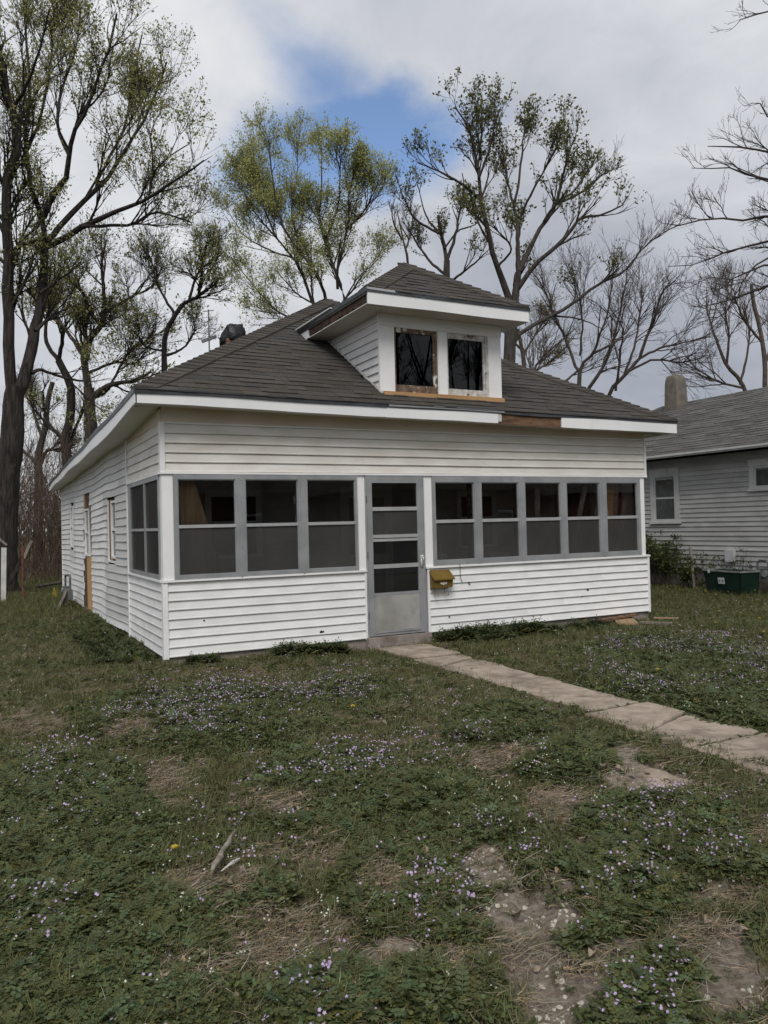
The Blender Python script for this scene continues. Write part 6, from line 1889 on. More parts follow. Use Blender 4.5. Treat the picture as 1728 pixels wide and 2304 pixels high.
tree('sapling', 'S', 'thin bare sapling left of the half-dead tree', 'sapling', M['bark_bare'], None, GB, 11, 14, 45, 110, 160, (.6, 1.4), (.4, 1.0), (.2, .6), (.1, .4), .4, tw=.006)
tree('tree', 'G', 'bare spreading tree with many fine twigs behind the right roof slope', 'tree', M['bark_bare'], M['leaf_olive'], GB, 12, 80, 320, 620, 600, (1.4, 3.4), (1.0, 2.6), (.6, 1.8), (.3, 1.0), .26, .35, .09, .05, patchy(.7, .56, 27), tw=.0062, wob=.12, lk=.8)
tree('tree', 'G2', 'bare leaning tree just left of the neighbouring chimney', 'tree', M['bark_bare'], None, GB, 13, 60, 230, 420, 400, (1.5, 3.6), (1.1, 2.8), (.7, 1.9), (.4, 1.1), .22, tw=.0068, wob=.12, lk=.85)
tree('tree', 'N', 'small bare tree low behind the tall grey trunk', 'tree', M['bark_far'], M['leaf_olive'], GB, 14, 45, 240, 700, 1200, (1.0, 2.4), (.7, 1.7), (.4, 1.1), (.2, .7), .25, .8, .09, .05, patchy(.7, .5, 30), tw=.0072)
tree('tree', 'I', 'distant bare tree above the grey roof at the right edge', 'tree', M['bark_far'], None, GB, 15, 40, 150, 260, 240, (1.8, 4.2), (1.1, 2.6), (.7, 1.8), (.3, 1.0), .42, tw=.0085, lk=.8)
tree('tree', 'I2', 'distant bare tree above the grey roof beside the chimney', 'tree', M['bark_far'], None, GB, 16, 40, 150, 260, 240, (1.8, 4.2), (1.1, 2.6), (.7, 1.8), (.3, 1.0), .42, tw=.0085, lk=.8)
tree('tree', 'H', 'near bare tree whose long budding branches reach in from the right edge', 'tree', M['bark_bare'], None, None, 17, 85, 420, 1300, 0, (.5, 1.4), (.25, .8), (.08, .32), (.1, .2), .30, tw=.0028, jit=.02, ang=36, tm=.30, wob=.12, rs=.42, lk=.9)


# bare street trees on the far side of the road, mirrored in the dormer panes
def street_limbs(x, y, seed, h=11):
    rr = random.Random(seed)
    out_ = [[(x, y, -.1, .30), (x + .1, y, 1.5, .25), (x + .05, y + .1, h * .28, .22), (x, y, h * .42, .17)]]
    for i in range(9):
        a = i * 2.4 + rr.uniform(-.4, .4)
        z0 = h * (.22 + .022 * i)
        sp_ = rr.uniform(1.6, 4.0)
        out_.append([(x, y, z0, .12), (x + math.cos(a) * sp_ * .4, y + math.sin(a) * sp_ * .4, z0 + h * .16, .08), (x + math.cos(a) * sp_ * .75, y + math.sin(a) * sp_ * .75, z0 + h * .36, .05), (x + math.cos(a) * sp_, y + math.sin(a) * sp_, z0 + h * .55, .02)])
    return out_


for i, (x, y, sd_, lab) in enumerate(((14.2, -20.5, 1, 'bare street tree across the road, mirrored in the left dormer pane'), (19.0, -22.5, 2, 'bare street tree across the road, mirrored in the right dormer pane'), (9.0, -23.0, 3, 'bare street tree across the road, nearest the path'))):
    tree('tree', None, lab, 'tree', M['bark_dark'], None, 'street trees across the road', 70 + i, 70, 380, 1000, 1400, (1.2, 2.8), (.9, 2.0), (.5, 1.3), (.3, .8), .3, tw=.011, limbs=street_limbs(x, y, sd_, 13))

# the road behind the viewer and the houses on its far side, seen only mirrored in the glass
rd = raw('road', [(-120, -13.2, .02), (160, -13.2, .02), (160, -19.4, .02), (-120, -19.4, .02), (-120, -13.2, -.2), (160, -13.2, -.2), (160, -19.4, -.2), (-120, -19.4, -.2)],
         [(3, 2, 1, 0), (4, 5, 6, 7), (0, 1, 5, 4), (2, 3, 7, 6), (1, 2, 6, 5), (3, 0, 4, 7)], M['asphalt'])
tag(rd, 'asphalt street in front of the yard', 'road', kind='structure')


def far_house(x, y, w, dpt, h, rise, material, label):
    t_ = thing('house', label, 'house', (x, y, 0), 'houses across the road')
    MB().box(-w / 2, w / 2, -dpt / 2, dpt / 2, -.2, h).build('wall', material, t_)
    o = .5
    raw('roof', [(-w / 2 - o, dpt / 2 + o, h), (w / 2 + o, dpt / 2 + o, h), (w / 2 + o, -dpt / 2 - o, h), (-w / 2 - o, -dpt / 2 - o, h), (-w / 2 + 2, 0, h + rise), (w / 2 - 2, 0, h + rise)],
        [(0, 4, 5, 1), (1, 5, 2), (2, 5, 4, 3), (3, 4, 0), (0, 1, 2, 3)], M['shingle'], t_, False, [(1, 1, 1, 1)] * 6)
    for k in (-.32, .30):
        f = MB().box(k * w - .6, k * w + .6, dpt / 2, dpt / 2 + .05, 1.0, 2.3).build('window', M['trim'], t_)
        box('pane', M['black'], f, k * w - .5, k * w + .5, dpt / 2 + .051, dpt / 2 + .06, 1.1, 2.2)
    d_ = MB().box(-.5, .5, dpt / 2, dpt / 2 + .06, .1, 2.2).build('door', M['wood_old'], t_)
    MB().tube([(.4, dpt / 2 + .06, 1.1), (.4, dpt / 2 + .11, 1.1)], .03, 8).build('handle', M['pipe'], d_)


far_house(8, -36, 11, 9, 3.4, 3.0, M['far_brick'], 'brick house across the road opposite the path')
far_house(24, -36, 12, 9, 3.6, 3.4, M['wood_old'], 'brown house across the road opposite the grey house')
far_house(40, -37, 11, 9, 3.4, 3.0, M['far_brick'], 'brick house across the road farthest along the street')

# ------------------------------------------------------------------ thicket and shrubs
rng = np.random.default_rng(90)


def brush(name, cx_, cy_, sx, sy, count, h, rad, material, label, cat, leaf=None, lean=.25, kids=3, leaf_n=0, leaf_size=.06, kind=None, seed=1):
    """upright stems with side twigs rooted over an area"""
    rng = np.random.default_rng(seed)
    x = cx_ + rng.uniform(-sx, sx, count)
    y = cy_ + rng.uniform(-sy, sy, count)
    z = gz(x, y) - .05
    n = 7
    P = np.empty((count, n, 3))
    P[:, 0] = np.stack([x, y, z], 1)
    d = rng.normal(0, lean, (count, 3))
    d[:, 2] = 1
    ln = rng.uniform(h[0], h[1], count)
    for j in range(1, n):
        d = d + rng.normal(0, .13, (count, 3))
        d[:, 2] = np.maximum(d[:, 2], .35)
        dd = d / np.linalg.norm(d, axis=1, keepdims=True)
        P[:, j] = P[:, j - 1] + dd * (ln / (n - 1))[:, None]
    R_0 = rng.uniform(rad[0], rad[1], count)[:, None] * np.linspace(1, .3, n)[None]
    V1, F1 = tubes_mesh(P, R_0, 4)
    C, R2, l2 = grow(P, R_0, ln, count * kids, rng, .3 * h[0], .5 * h[1], 40, .25, 5, .2, .2, rad[0], rad[0] * .45, True, rad[0] * .35)
    V2, F2 = tubes_mesh(C, R2, 3)
    C3, R3, l3 = grow(C, R2, l2, count * kids * 3, rng, .12 * h[0], .25 * h[1], 42, .2, 4, .22, .2, rad[0] * .5, rad[0] * .35, True, rad[0] * .3)
    V3, F3 = tubes_mesh(C3, R3, 3)
    th = thing(name, label, cat) if kind is None else None
    Vs = np.vstack([V1, V2, V3])
    Fs = np.vstack([F1, F2 + len(V1), F3 + len(V1) + len(V2)])
    if kind:
        return tag(fast_mesh(name, Vs, Fs, material, None, True), label, cat, None, kind)
    fast_mesh('stems', Vs, Fs, material, th, True)
    if leaf is not None:
        v, q_, t_ = leaves(np.concatenate([C3]), leaf_n, leaf_size, rng, .02)
        fast_mesh('foliage', v, q_, leaf, th, False, t_)
    return th


brush('undergrowth', -.6, 24.0, 5.5, 4.5, 640, (2.0, 6.0), (.012, .030), M['brush'], 'tangled brown leafless thicket between the big tree and the house', 'thicket', kind='stuff', seed=2, kids=4)
brush('undergrowth', 4.0, 40.0, 34.0, 9.0, 520, (3.0, 8.0), (.02, .045), M['brush'], 'far leafless brush closing off the lots behind the houses', 'thicket', kind='stuff', seed=3, kids=4)
brush('undergrowth', 18.0, -46.0, 45.0, 4.0, 700, (5.0, 11.0), (.05, .11), M['brush'], 'dense leafless woods behind the houses across the road', 'woods', kind='stuff', seed=6, kids=5)
brush('undergrowth', -1.2, 18.5, 1.6, 1.2, 120, (.5, 1.6), (.006, .012), M['brush'], 'low dead weeds and canes round the foot of the big tree', 'weeds', kind='stuff', seed=4, kids=4)
brush('undergrowth', 2.5, 31.0, 6.0, 3.0, 170, (4.5, 9.0), (.012, .022), M['bark_far'], 'tall tangle of thin bare saplings behind the white house', 'thicket', kind='stuff', seed=5, kids=6)
SB = 'shrubs along the grey house'
brush('shrub', 12.05, 4.6, .22, .55, 34, (.8, 1.45), (.005, .009), M['bark_mid'], 'dense dark green shrub at the corner behind the white porch', 'shrub', M['leaf_bush'], .2, 5, 9, .055, seed=11)
brush('shrub', 12.15, 3.75, .15, .25, 18, (.7, 1.3), (.004, .008), M['bark_mid'], 'leafy young shrub under the grey house window', 'shrub', M['leaf_bush'], .2, 5, 8, .055, seed=12)
brush('shrub', 12.2, 2.75, .12, .35, 7, (.5, 1.15), (.004, .008), M['bark_dark'], 'nearly bare shrub between the stake and the green bin', 'shrub', M['leaf_bush'], .3, 5, 4, .045, seed=13)
brush('shrub', 12.3, 2.0, .1, .3, 6, (.6, 1.2), (.004, .008), M['bark_dark'], 'bare twiggy shrub rising behind the green bin', 'shrub', M['leaf_bush'], .3, 4, 2.5, .045, seed=14)
brush('shrub', 12.2, 3.25, .1, .2, 7, (.3, .6), (.004, .007), M['bark_mid'], 'low green shrub left of the grey stake', 'shrub', M['leaf_bush'], .2, 6, 9, .055, seed=15)

# ------------------------------------------------------------------ ground cover (uncountable: stuff)


def proto(name, V, F, material, tints):
    """a plant mesh kept outside the scene, placed only through the scatter below"""
    V = np.asarray(V, np.float32)
    me = bpy.data.meshes.new(name)
    me.from_pydata([tuple(map(float, v)) for v in V], [], [tuple(int(i) for i in f) for f in F])
    me.materials.append(material)
    at = me.color_attributes.new('tint', 'FLOAT_COLOR', 'POINT')
    at.data.foreach_set('color', np.asarray(tints, np.float32).ravel())
    me.update()
    return bpy.data.objects.new(name, me)


def scatter(name, protos, pts, rot, scl, idx, label, cat, tilt=None):
    """one object: points carrying rotation, scale and which plant, turned into instances"""
    col = bpy.data.collections.new(name + '_plants')
    for i, p in enumerate(protos):
        p.name = '%s_%02d' % (name, i)
        col.objects.link(p)
    me = bpy.data.meshes.new(name)
    me.from_pydata([tuple(map(float, p)) for p in pts], [], [])
    a = me.attributes.new('rot', 'FLOAT_VECTOR', 'POINT')
    a.data.foreach_set('vector', np.asarray(rot, np.float32).ravel())
    a = me.attributes.new('scl', 'FLOAT_VECTOR', 'POINT')
    a.data.foreach_set('vector', np.asarray(scl, np.float32).ravel())
    a = me.attributes.new('which', 'INT', 'POINT')
    a.data.foreach_set('value', np.asarray(idx, np.int32))
    o = link(name, me)
    g = bpy.data.node_groups.new(name + '_scatter', 'GeometryNodeTree')
    g.interface.new_socket('Geometry', in_out='INPUT', socket_type='NodeSocketGeometry')
    g.interface.new_socket('Geometry', in_out='OUTPUT', socket_type='NodeSocketGeometry')
    n = g.nodes
    gi, go = n.new('NodeGroupInput'), n.new('NodeGroupOutput')
    ci = n.new('GeometryNodeCollectionInfo')
    ci.inputs['Collection'].default_value = col
    ci.inputs['Separate Children'].default_value = True
    ci.inputs['Reset Children'].default_value = True
    ip = n.new('GeometryNodeInstanceOnPoints')
    ip.inputs['Pick Instance'].default_value = True

    def attr(nm, dt):
        q = n.new('GeometryNodeInputNamedAttribute')
        q.data_type = dt
        q.inputs['Name'].default_value = nm
        return q.outputs['Attribute']
    g.links.new(gi.outputs[0], ip.inputs['Points'])
    g.links.new(ci.outputs[0], ip.inputs['Instance'])
    g.links.new(attr('which', 'INT'), ip.inputs['Instance Index'])
    er = n.new('FunctionNodeEulerToRotation')
    g.links.new(attr('rot', 'FLOAT_VECTOR'), er.inputs[0])
    g.links.new(er.outputs[0], ip.inputs['Rotation'])
    g.links.new(attr('scl', 'FLOAT_VECTOR'), ip.inputs['Scale'])
    g.links.new(ip.outputs[0], go.inputs[0])
    md = o.modifiers.new('scatter', 'NODES')
    md.node_group = g
    return tag(o, label, cat, None, 'stuff')


def tcol(rng, g0=.70, g1=1.30, y=.20):
    g = rng.uniform(g0, g1)
    h = rng.uniform(-y, y)
    return (g * (1 + h), g, g * (1 - h), 1)


def rosette(seed, nl=11, ln=(.05, .10), pairs=6, lift=(.25, 1.0)):
    """ferny rosette: pinnate leaves arching outwards"""
    rng = np.random.default_rng(seed)
    V, F, T = [], [], []
    for i in range(nl):
        a = 2 * math.pi * i / nl + rng.uniform(-.35, .35)
        L_ = rng.uniform(*ln)
        el = rng.uniform(*lift)
        tc_ = tcol(rng, .6, 1.4, .25)
        ca, sa = math.cos(a), math.sin(a)
        bend = rng.uniform(.4, 1.3)
        twist = rng.uniform(-.5, .5)

        def at_(t):
            e_ = el - bend * t
            r = L_ * t * math.cos(el - bend * t * .5)
            z = L_ * t * math.sin(el - bend * t * .5) + .004
            return np.array([r * ca, r * sa, max(z, .002 + .004 * t)])
        side = np.array([-sa, ca, 0.0])
        for k in range(pairs):
            t = .22 + .78 * k / (pairs - 1)
            p = at_(t)
            q = at_(min(1.0, t + .07))
            d = (q - p) if t < .99 else (p - at_(t - .07))
            d = d / (np.linalg.norm(d) + 1e-9)
            w = L_ * .26 * math.sin(math.pi * (.18 + .72 * (k + .5) / pairs)) + .004
            for s in ((-1, 1) if k < pairs - 1 else (0,)):
                sd = side * s + d * .55 + np.array([0, 0, .25 * s * twist])
                if s == 0:
                    sd = d
                sd = sd / np.linalg.norm(sd)
                wd = np.cross(sd, [0, 0, 1.0])
                wd = wd / (np.linalg.norm(wd) + 1e-9) * w * .34
                b_ = len(V)
                V += [p, p + sd * w * .55 + wd, p + sd * w + np.array([0, 0, -.15 * w]), p + sd * w * .55 - wd]
                F.append((b_, b_ + 1, b_ + 2, b_ + 3))
                T += [tc_] * 4
        b_ = len(V)
        wv = side * .0014
        for t in (0, .5, 1.0):
            V += [at_(t) - wv, at_(t) + wv]
            T += [tc_] * 2
        F += [(b_, b_ + 1, b_ + 3, b_ + 2), (b_ + 2, b_ + 3, b_ + 5, b_ + 4)]
    return proto('rosette', V, F, M['weed'], T)


def chick(seed, n=46, rad=.07, h=.045, size=(.0055, .0115), material='weed'):
    """low mat of small round leaves"""
    rng = np.random.default_rng(seed)
    V, F, T = [], [], []
    for i in range(n):
        r, a = rad * math.sqrt(rng.random()), rng.uniform(0, 6.283)
        c = np.array([r * math.cos(a), r * math.sin(a), h * rng.uniform(.2, 1) * (1 - .5 * r / rad)])
        nrm = rng.normal(0, .5, 3)
        nrm[2] = 1
        nrm /= np.linalg.norm(nrm)
        s = np.cross(nrm, rng.normal(0, 1, 3))
        s /= np.linalg.norm(s)
        t = np.cross(nrm, s)
        sz = rng.uniform(*size)
        b_ = len(V)
        V += [c - s * sz, c - s * sz * .3 + t * sz * .7, c + s * sz * .6 + t * sz * .55, c + s * sz, c + s * sz * .6 - t * sz * .55, c - s * sz * .3 - t * sz * .7]
        F.append(tuple(range(b_, b_ + 6)))
        T += [tcol(rng, .7, 1.35, .16)] * 6
    return proto('mat', V, F, M[material], T)


def tuft(seed, n=16, ln=(.03, .08), w=.0022, spread=.03, flat=0.0, material='grass', y=.15):
    rng = np.random.default_rng(seed)
    V, F, T = [], [], []
    for i in range(n):
        r, a = spread * math.sqrt(rng.random()), rng.uniform(0, 6.283)
        p = np.array([r * math.cos(a), r * math.sin(a), .0 if not flat else rng.uniform(.002, .012)])
        az = rng.uniform(0, 6.283)
        el = rng.uniform(.55, 1.45) * (1 - flat) + flat * rng.uniform(-.05, .30)
        L_ = rng.uniform(*ln)
        sd = np.array([-math.sin(az), math.cos(az), 0]) * w
        if flat:
            sd = sd * .8 + np.array([0, 0, w * .5])
        tc_ = tcol(rng, .65, 1.35, y)
        b_ = len(V)
        curl = rng.uniform(-.6, .6)
        for k in range(4):
            t = k / 3
            e_ = el - t * rng.uniform(.1, .6) * (1 if not flat else .3)
            q = p + np.array([math.cos(az + curl * t * (1.2 if flat else .5)) * math.cos(e_), math.sin(az + curl * t * (1.2 if flat else .5)) * math.cos(e_), math.sin(e_)]) * L_ * t
            q[2] = max(q[2], .001)
            ww = sd * (1 - .75 * t)
            V += [q - ww, q + ww]
            T += [tc_] * 2
        F += [(b_ + 2 * k, b_ + 2 * k + 1, b_ + 2 * k + 3, b_ + 2 * k + 2) for k in range(3)]
    return proto('tuft', V, F, M[material], T)


def flower(seed, n=3, size=.0075, h=(.05, .10), material='petal', petals=5):
    rng = np.random.default_rng(seed)
    V, F, T = [], [], []
    hh = rng.uniform(*h)
    top = np.array([rng.uniform(-.015, .015), rng.uniform(-.015, .015), hh])
    for i in range(n):
        a = rng.uniform(0, 6.283)
        c = top + np.array([math.cos(a) * .012, math.sin(a) * .012, rng.uniform(-.006, .010)]) * (0 if n == 1 else 1)
        nrm = np.array([rng.normal(0, .5), rng.normal(0, .5), 1.0])
        nrm /= np.linalg.norm(nrm)
        s = np.cross(nrm, [1, 0, .1])
        s /= np.linalg.norm(s)
        t = np.cross(nrm, s)
        tc_ = tcol(rng, .85, 1.15, .05)
        ph = rng.uniform(0, 6.28)
        for k in range(petals):
            b = ph + 2 * math.pi * k / petals
            d = s * math.cos(b) + t * math.sin(b)
            e_ = np.cross(nrm, d)
            b_ = len(V)
            V += [c, c + d * size * .6 + e_ * size * .42 + nrm * size * .15, c + d * size * 1.15 + nrm * size * .1, c + d * size * .6 - e_ * size * .42 + nrm * size * .15]
            F.append((b_, b_ + 1, b_ + 2, b_ + 3))
            T += [tc_] * 4
    return proto('flower', V, F, M[material], T)


def pebble(seed, material='stone'):
    rng = np.random.default_rng(seed)
    V, F, T = [], [], []
    for j in range(4):
        ph = -math.pi / 2 + math.pi * (j + .5) / 4
        for i in range(7):
            a = 6.283 * i / 7
            k = rng.uniform(.75, 1.2)
            V.append((.01 * math.cos(ph) * math.cos(a) * k, .008 * math.cos(ph) * math.sin(a) * k, .006 * math.sin(ph) * k + .002))
            T.append((1, 1, 1, 1))
    for j in range(3):
        for i in range(7):
            F.append((j * 7 + i, j * 7 + (i + 1) % 7, (j + 1) * 7 + (i + 1) % 7, (j + 1) * 7 + i))
    F += [tuple(range(21, 28)), tuple(reversed(range(7)))]
    return proto('pebble', V, F, M[material], T)


def dryleaf(seed):
    rng = np.random.default_rng(seed)
    V, F, T = [], [], []
    L_, w = rng.uniform(.025, .045), rng.uniform(.010, .018)
    tc_ = tcol(rng, .7, 1.2, .1)
    for k in range(5):
        t = k / 4
        ww = w * math.sin(math.pi * (.08 + .86 * t))
        z = .006 + .016 * math.sin(t * 3.0 + rng.uniform(-.3, .3))
        V += [(L_ * (t - .5), -ww, z + ww * .5), (L_ * (t - .5), 0, z), (L_ * (t - .5), ww, z + ww * rng.uniform(.2, .8))]
        T += [tc_] * 3
    for k in range(4):
        F += [(3 * k, 3 * k + 1, 3 * k + 4, 3 * k + 3), (3 * k + 1, 3 * k + 2, 3 * k + 5, 3 * k + 4)]
    return proto('leaf', V, F, M['deadleaf'], T)


RNG2 = np.random.default_rng(123)


def wedge_points(count, dmin, dmax, power=1.0, half=36.0):
    """points over the yard in front of the camera's standpoint, denser nearby"""
    u = RNG2.random(count)
    p = 2.0 - power
    d = (dmin ** p + u * (dmax ** p - dmin ** p)) ** (1 / p)
    a = np.radians(27.2 + RNG2.uniform(-half, half, count))
    return CAM[0] + d * np.sin(a), CAM[1] + d * np.cos(a), d


def free(x, y):
    """outdoors ground that carries plants"""
    inside = (x > -.02) & (x < 7.57) & (y > -.03) & (y < 12.2)
    nb_ = (x > 12.45) & (y > -3.1)
    return ~(inside | nb_)


# the patch masks of the yard
def green_amount(x, y):
    g = patch_field('green', x, y, 1.05)
    base_ = smooth(.40, .60, fbm(x, y, 1.1, 61))
    g = np.maximum(g, .10 * base_)
    g = g * (1 - .95 * patch_field('bare', x, y, 1.05)) * (1 - .80 * patch_field('straw', x, y)) * (1 - .55 * patch_field('olive', x, y))
    return g


def path_keep(x, y, rng=RNG2):
    e = (fbm(x, y, 3.0, 71) - .5) * .30
    return ~on_path(x, y, -.03) | ((np.abs(x - 2.9) > .20 + e * .35) & (fbm(x, y, 5, 5) > .55))


def lift(x, y):
    return gz(x, y) - .012 * patch_field('bare', x, y)


def emit(name, protos, x, y, s, label, cat, tilt=.18, zs=1.0, nv=None, zoff=-.002):
    n = len(x)
    rot = np.stack([RNG2.normal(0, tilt, n), RNG2.normal(0, tilt, n), RNG2.uniform(0, 6.283, n)], 1)
    scl = np.stack([s, s, s * zs], 1)
    idx = RNG2.integers(0, len(protos), n)
    pts = np.stack([x, y, lift(x, y) + zoff], 1)
    return scatter(name, protos, pts, rot, scl, idx, label, cat)


# ferny weeds
x, y, d = wedge_points(76000, 1.9, 17.0, 1.0)
g = green_amount(x, y)
k = (RNG2.random(len(x)) < g * np.clip(1.15 - d / 40, .5, 1)) & free(x, y) & path_keep(x, y)
x, y, d = x[k], y[k], d[k]
s = RNG2.uniform(.30, 1.0, len(x)) * (1 + d * .03) * (.32 + .85 * green_amount(x, y) * (.6 + .8 * fbm(x, y, 2.6, 131)))
emit('weeds', [rosette(i, 9 + i % 4, (.045, .085), 5 + i % 3) for i in range(6)], x, y, s, 'dark ferny weeds covering most of the front yard', 'weeds', .2)
print('weeds', len(x))
# small-leaved mats between them
x, y, d = wedge_points(44000, 1.9, 15.0, 1.0)
g = .70 * green_amount(x, y) + .15 * smooth(.45, .6, fbm(x, y, 1.9, 83))
g = g * (1 - .93 * patch_field('bare', x, y)) * (1 - .7 * patch_field('straw', x, y))
k = (RNG2.random(len(x)) < g) & free(x, y) & path_keep(x, y)
x, y, d = x[k], y[k], d[k]
emit('ground_ivy', [chick(20 + i, 54 + 5 * i, .06, .04, material='weed_light' if i % 2 else 'weed') for i in range(6)], x, y, RNG2.uniform(.6, 1.2, len(x)) * (1 + d * .04), 'low mats of small round green leaves in the yard', 'weeds', .15)
print('mats', len(x))
# short thin grass everywhere, longer further off
x, y, d = wedge_points(105000, 1.9, 34.0, 1.0, 34)
g = .55 + .4 * smooth(.35, .65, fbm(x, y, .9, 91)) + .3 * patch_field('olive', x, y)
g = g * (1 - .95 * patch_field('bare', x, y)) * (1 - .55 * patch_field('straw', x, y)) * (1 - .10 * patch_field('green', x, y))
k = (RNG2.random(len(x)) < g) & free(x, y) & path_keep(x, y)
x, y, d = x[k], y[k], d[k]
emit('grass', [tuft(40 + i, 14 + 2 * i, (.02, .055 + .006 * i), .0017, .035) for i in range(6)], x, y, RNG2.uniform(.6, 1.25, len(x)) * (1 + d * .065), 'short patchy grass of the yard', 'grass', .1)
print('grass', len(x))
# dead straw and thatch
x, y, d = wedge_points(60000, 1.9, 16.0, 1.0)
st_ = patch_field('straw', x, y, 1.15)
g = .85 * st_ + .06 + .30 * smooth(.45, .62, fbm(x, y, 1.6, 97)) + .30 * patch_field('olive', x, y) + .12 * patch_field('bare', x, y, 1.2)
g = g * (1 - .7 * patch_field('bare', x, y, .8))
k = (RNG2.random(len(x)) < g) & free(x, y) & (path_keep(x, y) | (RNG2.random(len(x)) < .04))
x, y, d = x[k], y[k], d[k]
emit('dead_grass', [tuft(60 + i, 9 + i, (.025, .085), .0013, .05, .9, 'straw') for i in range(6)], x, y, RNG2.uniform(.6, 1.3, len(x)) * (1 + d * .03), 'dead tan straw lying between the weeds', 'dead grass', .1, zoff=.004)
print('straw', len(x))
# lilac flowers
x, y, d = wedge_points(64000, 1.9, 17.0, 0.9)
g = .80 * patch_field('flower', x, y, 1.1) * smooth(.36, .58, fbm(x, y, 1.6, 103)) * (.40 + .60 * patch_field('green', x, y, 1.2)) + .022
dens = np.where(d > 5.0, 1.0, .30 + .13 * d)
g = g * dens * (1 - .9 * patch_field('bare', x, y)) * (1 - .75 * patch_field('straw', x, y))
k = (RNG2.random(len(x)) < g) & free(x, y) & ~on_path(x, y)
x, y, d = x[k], y[k], d[k]
emit('wildflowers', [flower(80 + i, 1 + i % 3, .0054, (.045, .095)) for i in range(8)], x, y, RNG2.uniform(.8, 1.2, len(x)) * (1 + d * .010), 'tiny lilac five-petalled flowers scattered through the weeds', 'wildflowers', .25)
print('flowers', len(x))
# tiny white flower heads
x, y, d = wedge_points(6000, 1.9, 12.0, 1.1)
k = (RNG2.random(len(x)) < .5 * smooth(.5, .68, fbm(x, y, 1.4, 111)) + .05) & free(x, y) & ~on_path(x, y) & (patch_field('bare', x, y) < .3)
x, y, d = x[k], y[k], d[k]
emit('white_flowers', [flower(100 + i, 3, .0035, (.035, .06), 'petal_w', 4) for i in range(4)], x, y, RNG2.uniform(.8, 1.3, len(x)) * (1 + d * .03), 'pinhead white flowers among the grass', 'wildflowers', .25)
# pebbles and crumbs on the bare soil
x, y, d = wedge_points(40000, 1.9, 9.0, 1.0)
k = (RNG2.random(len(x)) < .9 * patch_field('bare', x, y) * smooth(.40, .60, fbm(x, y, 4, 117)) + .02) & free(x, y) & ~on_path(x, y)
x, y, d = x[k], y[k], d[k]
emit('gravel', [pebble(120 + i) for i in range(5)], x, y, RNG2.uniform(.2, 1.0, len(x)) ** 3 * 1.5 + .12, 'pale crumbs of stone on the bare soil', 'gravel', .4)
# dead leaves
x, y, d = wedge_points(5200, 1.9, 14.0, 1.0)
k = (RNG2.random(len(x)) < .14 + .40 * patch_field('straw', x, y)) & free(x, y)
x, y, d = x[k], y[k], d[k]
emit('leaf_litter', [dryleaf(140 + i) for i in range(6)], x, y, RNG2.uniform(.6, 1.4, len(x)), 'curled brown leaves scattered over the yard', 'leaf litter', .5, zoff=.006)
# twigs on the ground
m = MB()
for i in range(70):
    if i < 45:
        x_, y_, d_ = [float(v[0]) for v in wedge_points(1, 2.0, 9.0, 1.0)]
    else:
        x_, y_ = random.uniform(2.55, 3.25), random.uniform(-6.5, -.5)
    a = random.uniform(0, 6.28)
    L_ = random.uniform(.05, .20)
    z = float(gz(x_, y_)) + .010 + (.03 if abs(x_ - 2.9) < .33 else 0)
    m.tube([(x_, y_, z), (x_ + L_ * .5 * math.cos(a), y_ + L_ * .5 * math.sin(a), z + .008), (x_ + L_ * math.cos(a + .4), y_ + L_ * math.sin(a + .4), z)], [.0022, .0018, .001], 4)
tag(m.build('twigs', M['wood_grey']), 'thin dead twigs littering the yard and path', 'twigs', None, 'stuff')

# weeds along the foot of the porch wall
def foot(x0, x1, y0, y1, n, sc):
    return RNG2.uniform(x0, x1, n), RNG2.uniform(y0, y1, n), RNG2.uniform(.8, 1.25, n) * sc


bx, by, bs = [], [], []
for a in ((1.25, 2.2, -.20, -.03, 70, 1.6), (.25, .6, -.16, -.03, 20, 1.2), (3.55, 5.2, -.28, -.03, 130, 1.9), (4.0, 4.6, -.5, -.1, 40, 1.5), (5.2, 5.6, -.25, -.05, 16, 1.5), (-.7, -.06, .3, 3.2, 240, 1.05), (-.35, -.05, 3.2, 6.0, 60, .9), (5.8, 6.4, -.3, -.1, 14, 1.3)):
    q1, q2, q3 = foot(*a)
    bx.append(q1)
    by.append(q2)
    bs.append(q3)
bx, by, bs = map(np.concatenate, (bx, by, bs))
emit('wall_weeds', [rosette(200 + i, 15, (.05, .10), 6, (.7, 1.5)) for i in range(5)], bx, by, bs, 'taller leafy weeds along the foot of the white walls', 'weeds', .2, 1.15)

# grass and weeds in the joints and over the rims of the path
jx, jy = [], []
for yj in (-1.195, -2.107, -3.172, -4.20, -5.347, -6.375):
    n = 40
    jx.append(RNG2.uniform(2.58, 3.2, n))
    jy.append(yj + RNG2.normal(0, .018, n))
jx.append(2.60 + RNG2.normal(0, .035, 170))
jy.append(RNG2.uniform(-7.0, -.5, 170))
jx.append(3.19 + RNG2.normal(0, .03, 90))
jy.append(RNG2.uniform(-7.0, -.4, 90))
jx, jy = np.concatenate(jx), np.concatenate(jy)
emit('path_weeds', [tuft(260 + i, 12, (.02, .05), .0016, .03) for i in range(3)] + [rosette(264 + i, 9, (.03, .06), 5) for i in range(2)], jx, jy, RNG2.uniform(.6, 1.2, len(jx)), 'grass and weeds creeping over the joints and rims of the concrete path', 'weeds', .15, zoff=.016)
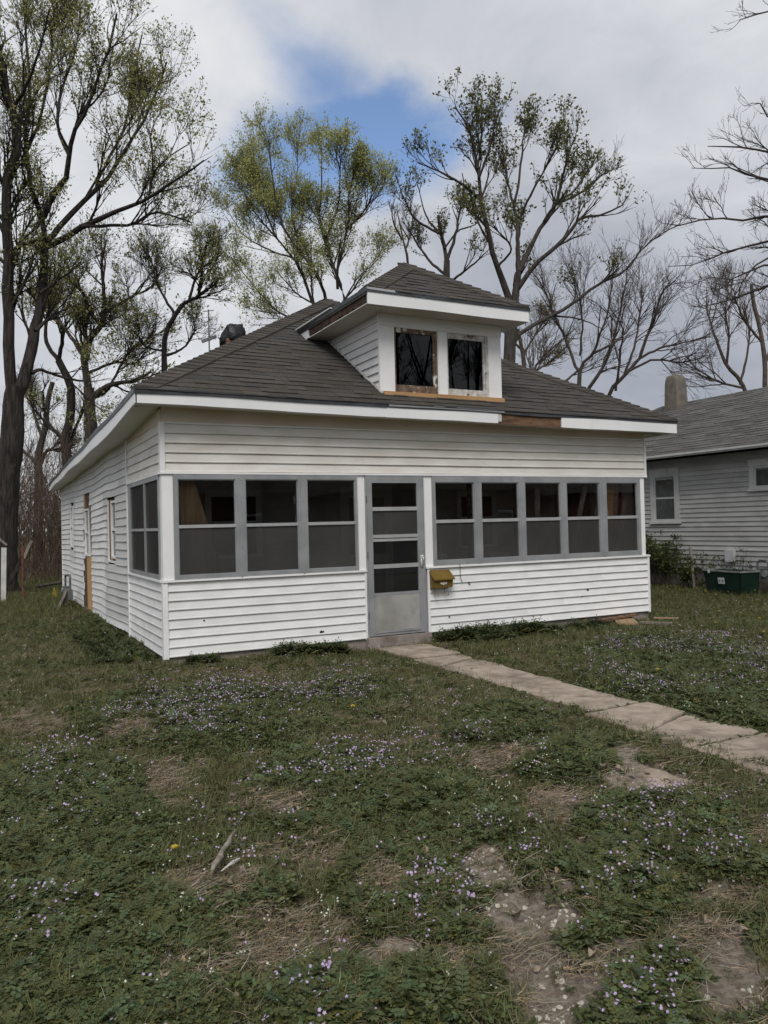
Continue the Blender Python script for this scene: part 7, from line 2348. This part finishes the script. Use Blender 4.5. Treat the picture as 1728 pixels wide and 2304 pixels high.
# soil washed over the slabs
dx, dy = [], []
for (cx_, cy_, rx_, ry_, n) in ((3.05, -4.55, .10, .28, 500), (2.95, -4.22, .25, .06, 260), (2.75, -5.34, .25, .06, 260), (2.9, -5.75, .22, .3, 420), (2.65, -.9, .06, .4, 160), (2.9, -2.11, .28, .04, 160)):
    dx.append(cx_ + RNG2.normal(0, rx_, n))
    dy.append(cy_ + RNG2.normal(0, ry_, n))
dx, dy = np.concatenate(dx), np.concatenate(dy)
k = np.abs(dx - 2.9) < .33
emit('soil_crumbs', [pebble(280 + i, 'crumb') for i in range(4)], dx[k], dy[k], RNG2.uniform(.15, .75, k.sum()), 'dark crumbs of soil washed over the concrete path', 'soil', .4, zoff=.026)

# dandelions
def dandelion(x, y, s, label, grp):
    z = float(lift(np.array(x), np.array(y)))
    rr = random.Random(int(x * 1000))
    m = MB().tube([(0, 0, 0), (.004, .003, .03 * s), (.006, .004, .065 * s)], .0022, 5)
    th = thing('dandelion', label, 'dandelion', (x, y, z), grp)
    m.build('stalk', M['weed'], th, tint=(1, 1.1, .8))
    V, F_ = [], []
    for ring, (r, h_, n) in enumerate(((.017, .0, 14), (.012, .006, 10), (.006, .010, 6))):
        for i in range(n):
            a = 6.283 * i / n + ring * .3
            b_ = len(V)
            c, sn = math.cos(a), math.sin(a)
            w = .0030
            V += [(.006 + c * .003 - sn * w, .004 + sn * .003 + c * w, .066 * s + h_ * .5), (.006 + c * r * s - sn * w * .6, .004 + sn * r * s + c * w * .6, .066 * s + h_), (.006 + c * r * s + sn * w * .6, .004 + sn * r * s - c * w * .6, .066 * s + h_), (.006 + c * .003 + sn * w, .004 + sn * .003 - c * w, .066 * s + h_ * .5)]
            F_.append((b_, b_ + 1, b_ + 2, b_ + 3))
    raw('flower_head', V, F_, M['petal_y'], th)


dandelion(.85, -3.27, 1.3, 'single yellow dandelion above the mossy brown patch left of the path', None)
dandelion(4.07, -3.51, 1.3, 'yellow dandelion in the lilac flowers right of the path', None)
rr = random.Random(77)
for i in range(26):
    dandelion(rr.uniform(10.2, 11.9), rr.uniform(2.4, 4.2) - (1.2 if i % 3 == 0 else 0), rr.uniform(1.2, 1.9), 'yellow dandelion in the grass before the grey house shrubs', 'dandelions by the grey house')
for i in range(10):
    dandelion(rr.uniform(7.2, 9.5), rr.uniform(-2.6, .6), rr.uniform(1.1, 1.5), 'yellow dandelion on the grass beyond the right porch corner', 'dandelions beyond the porch')
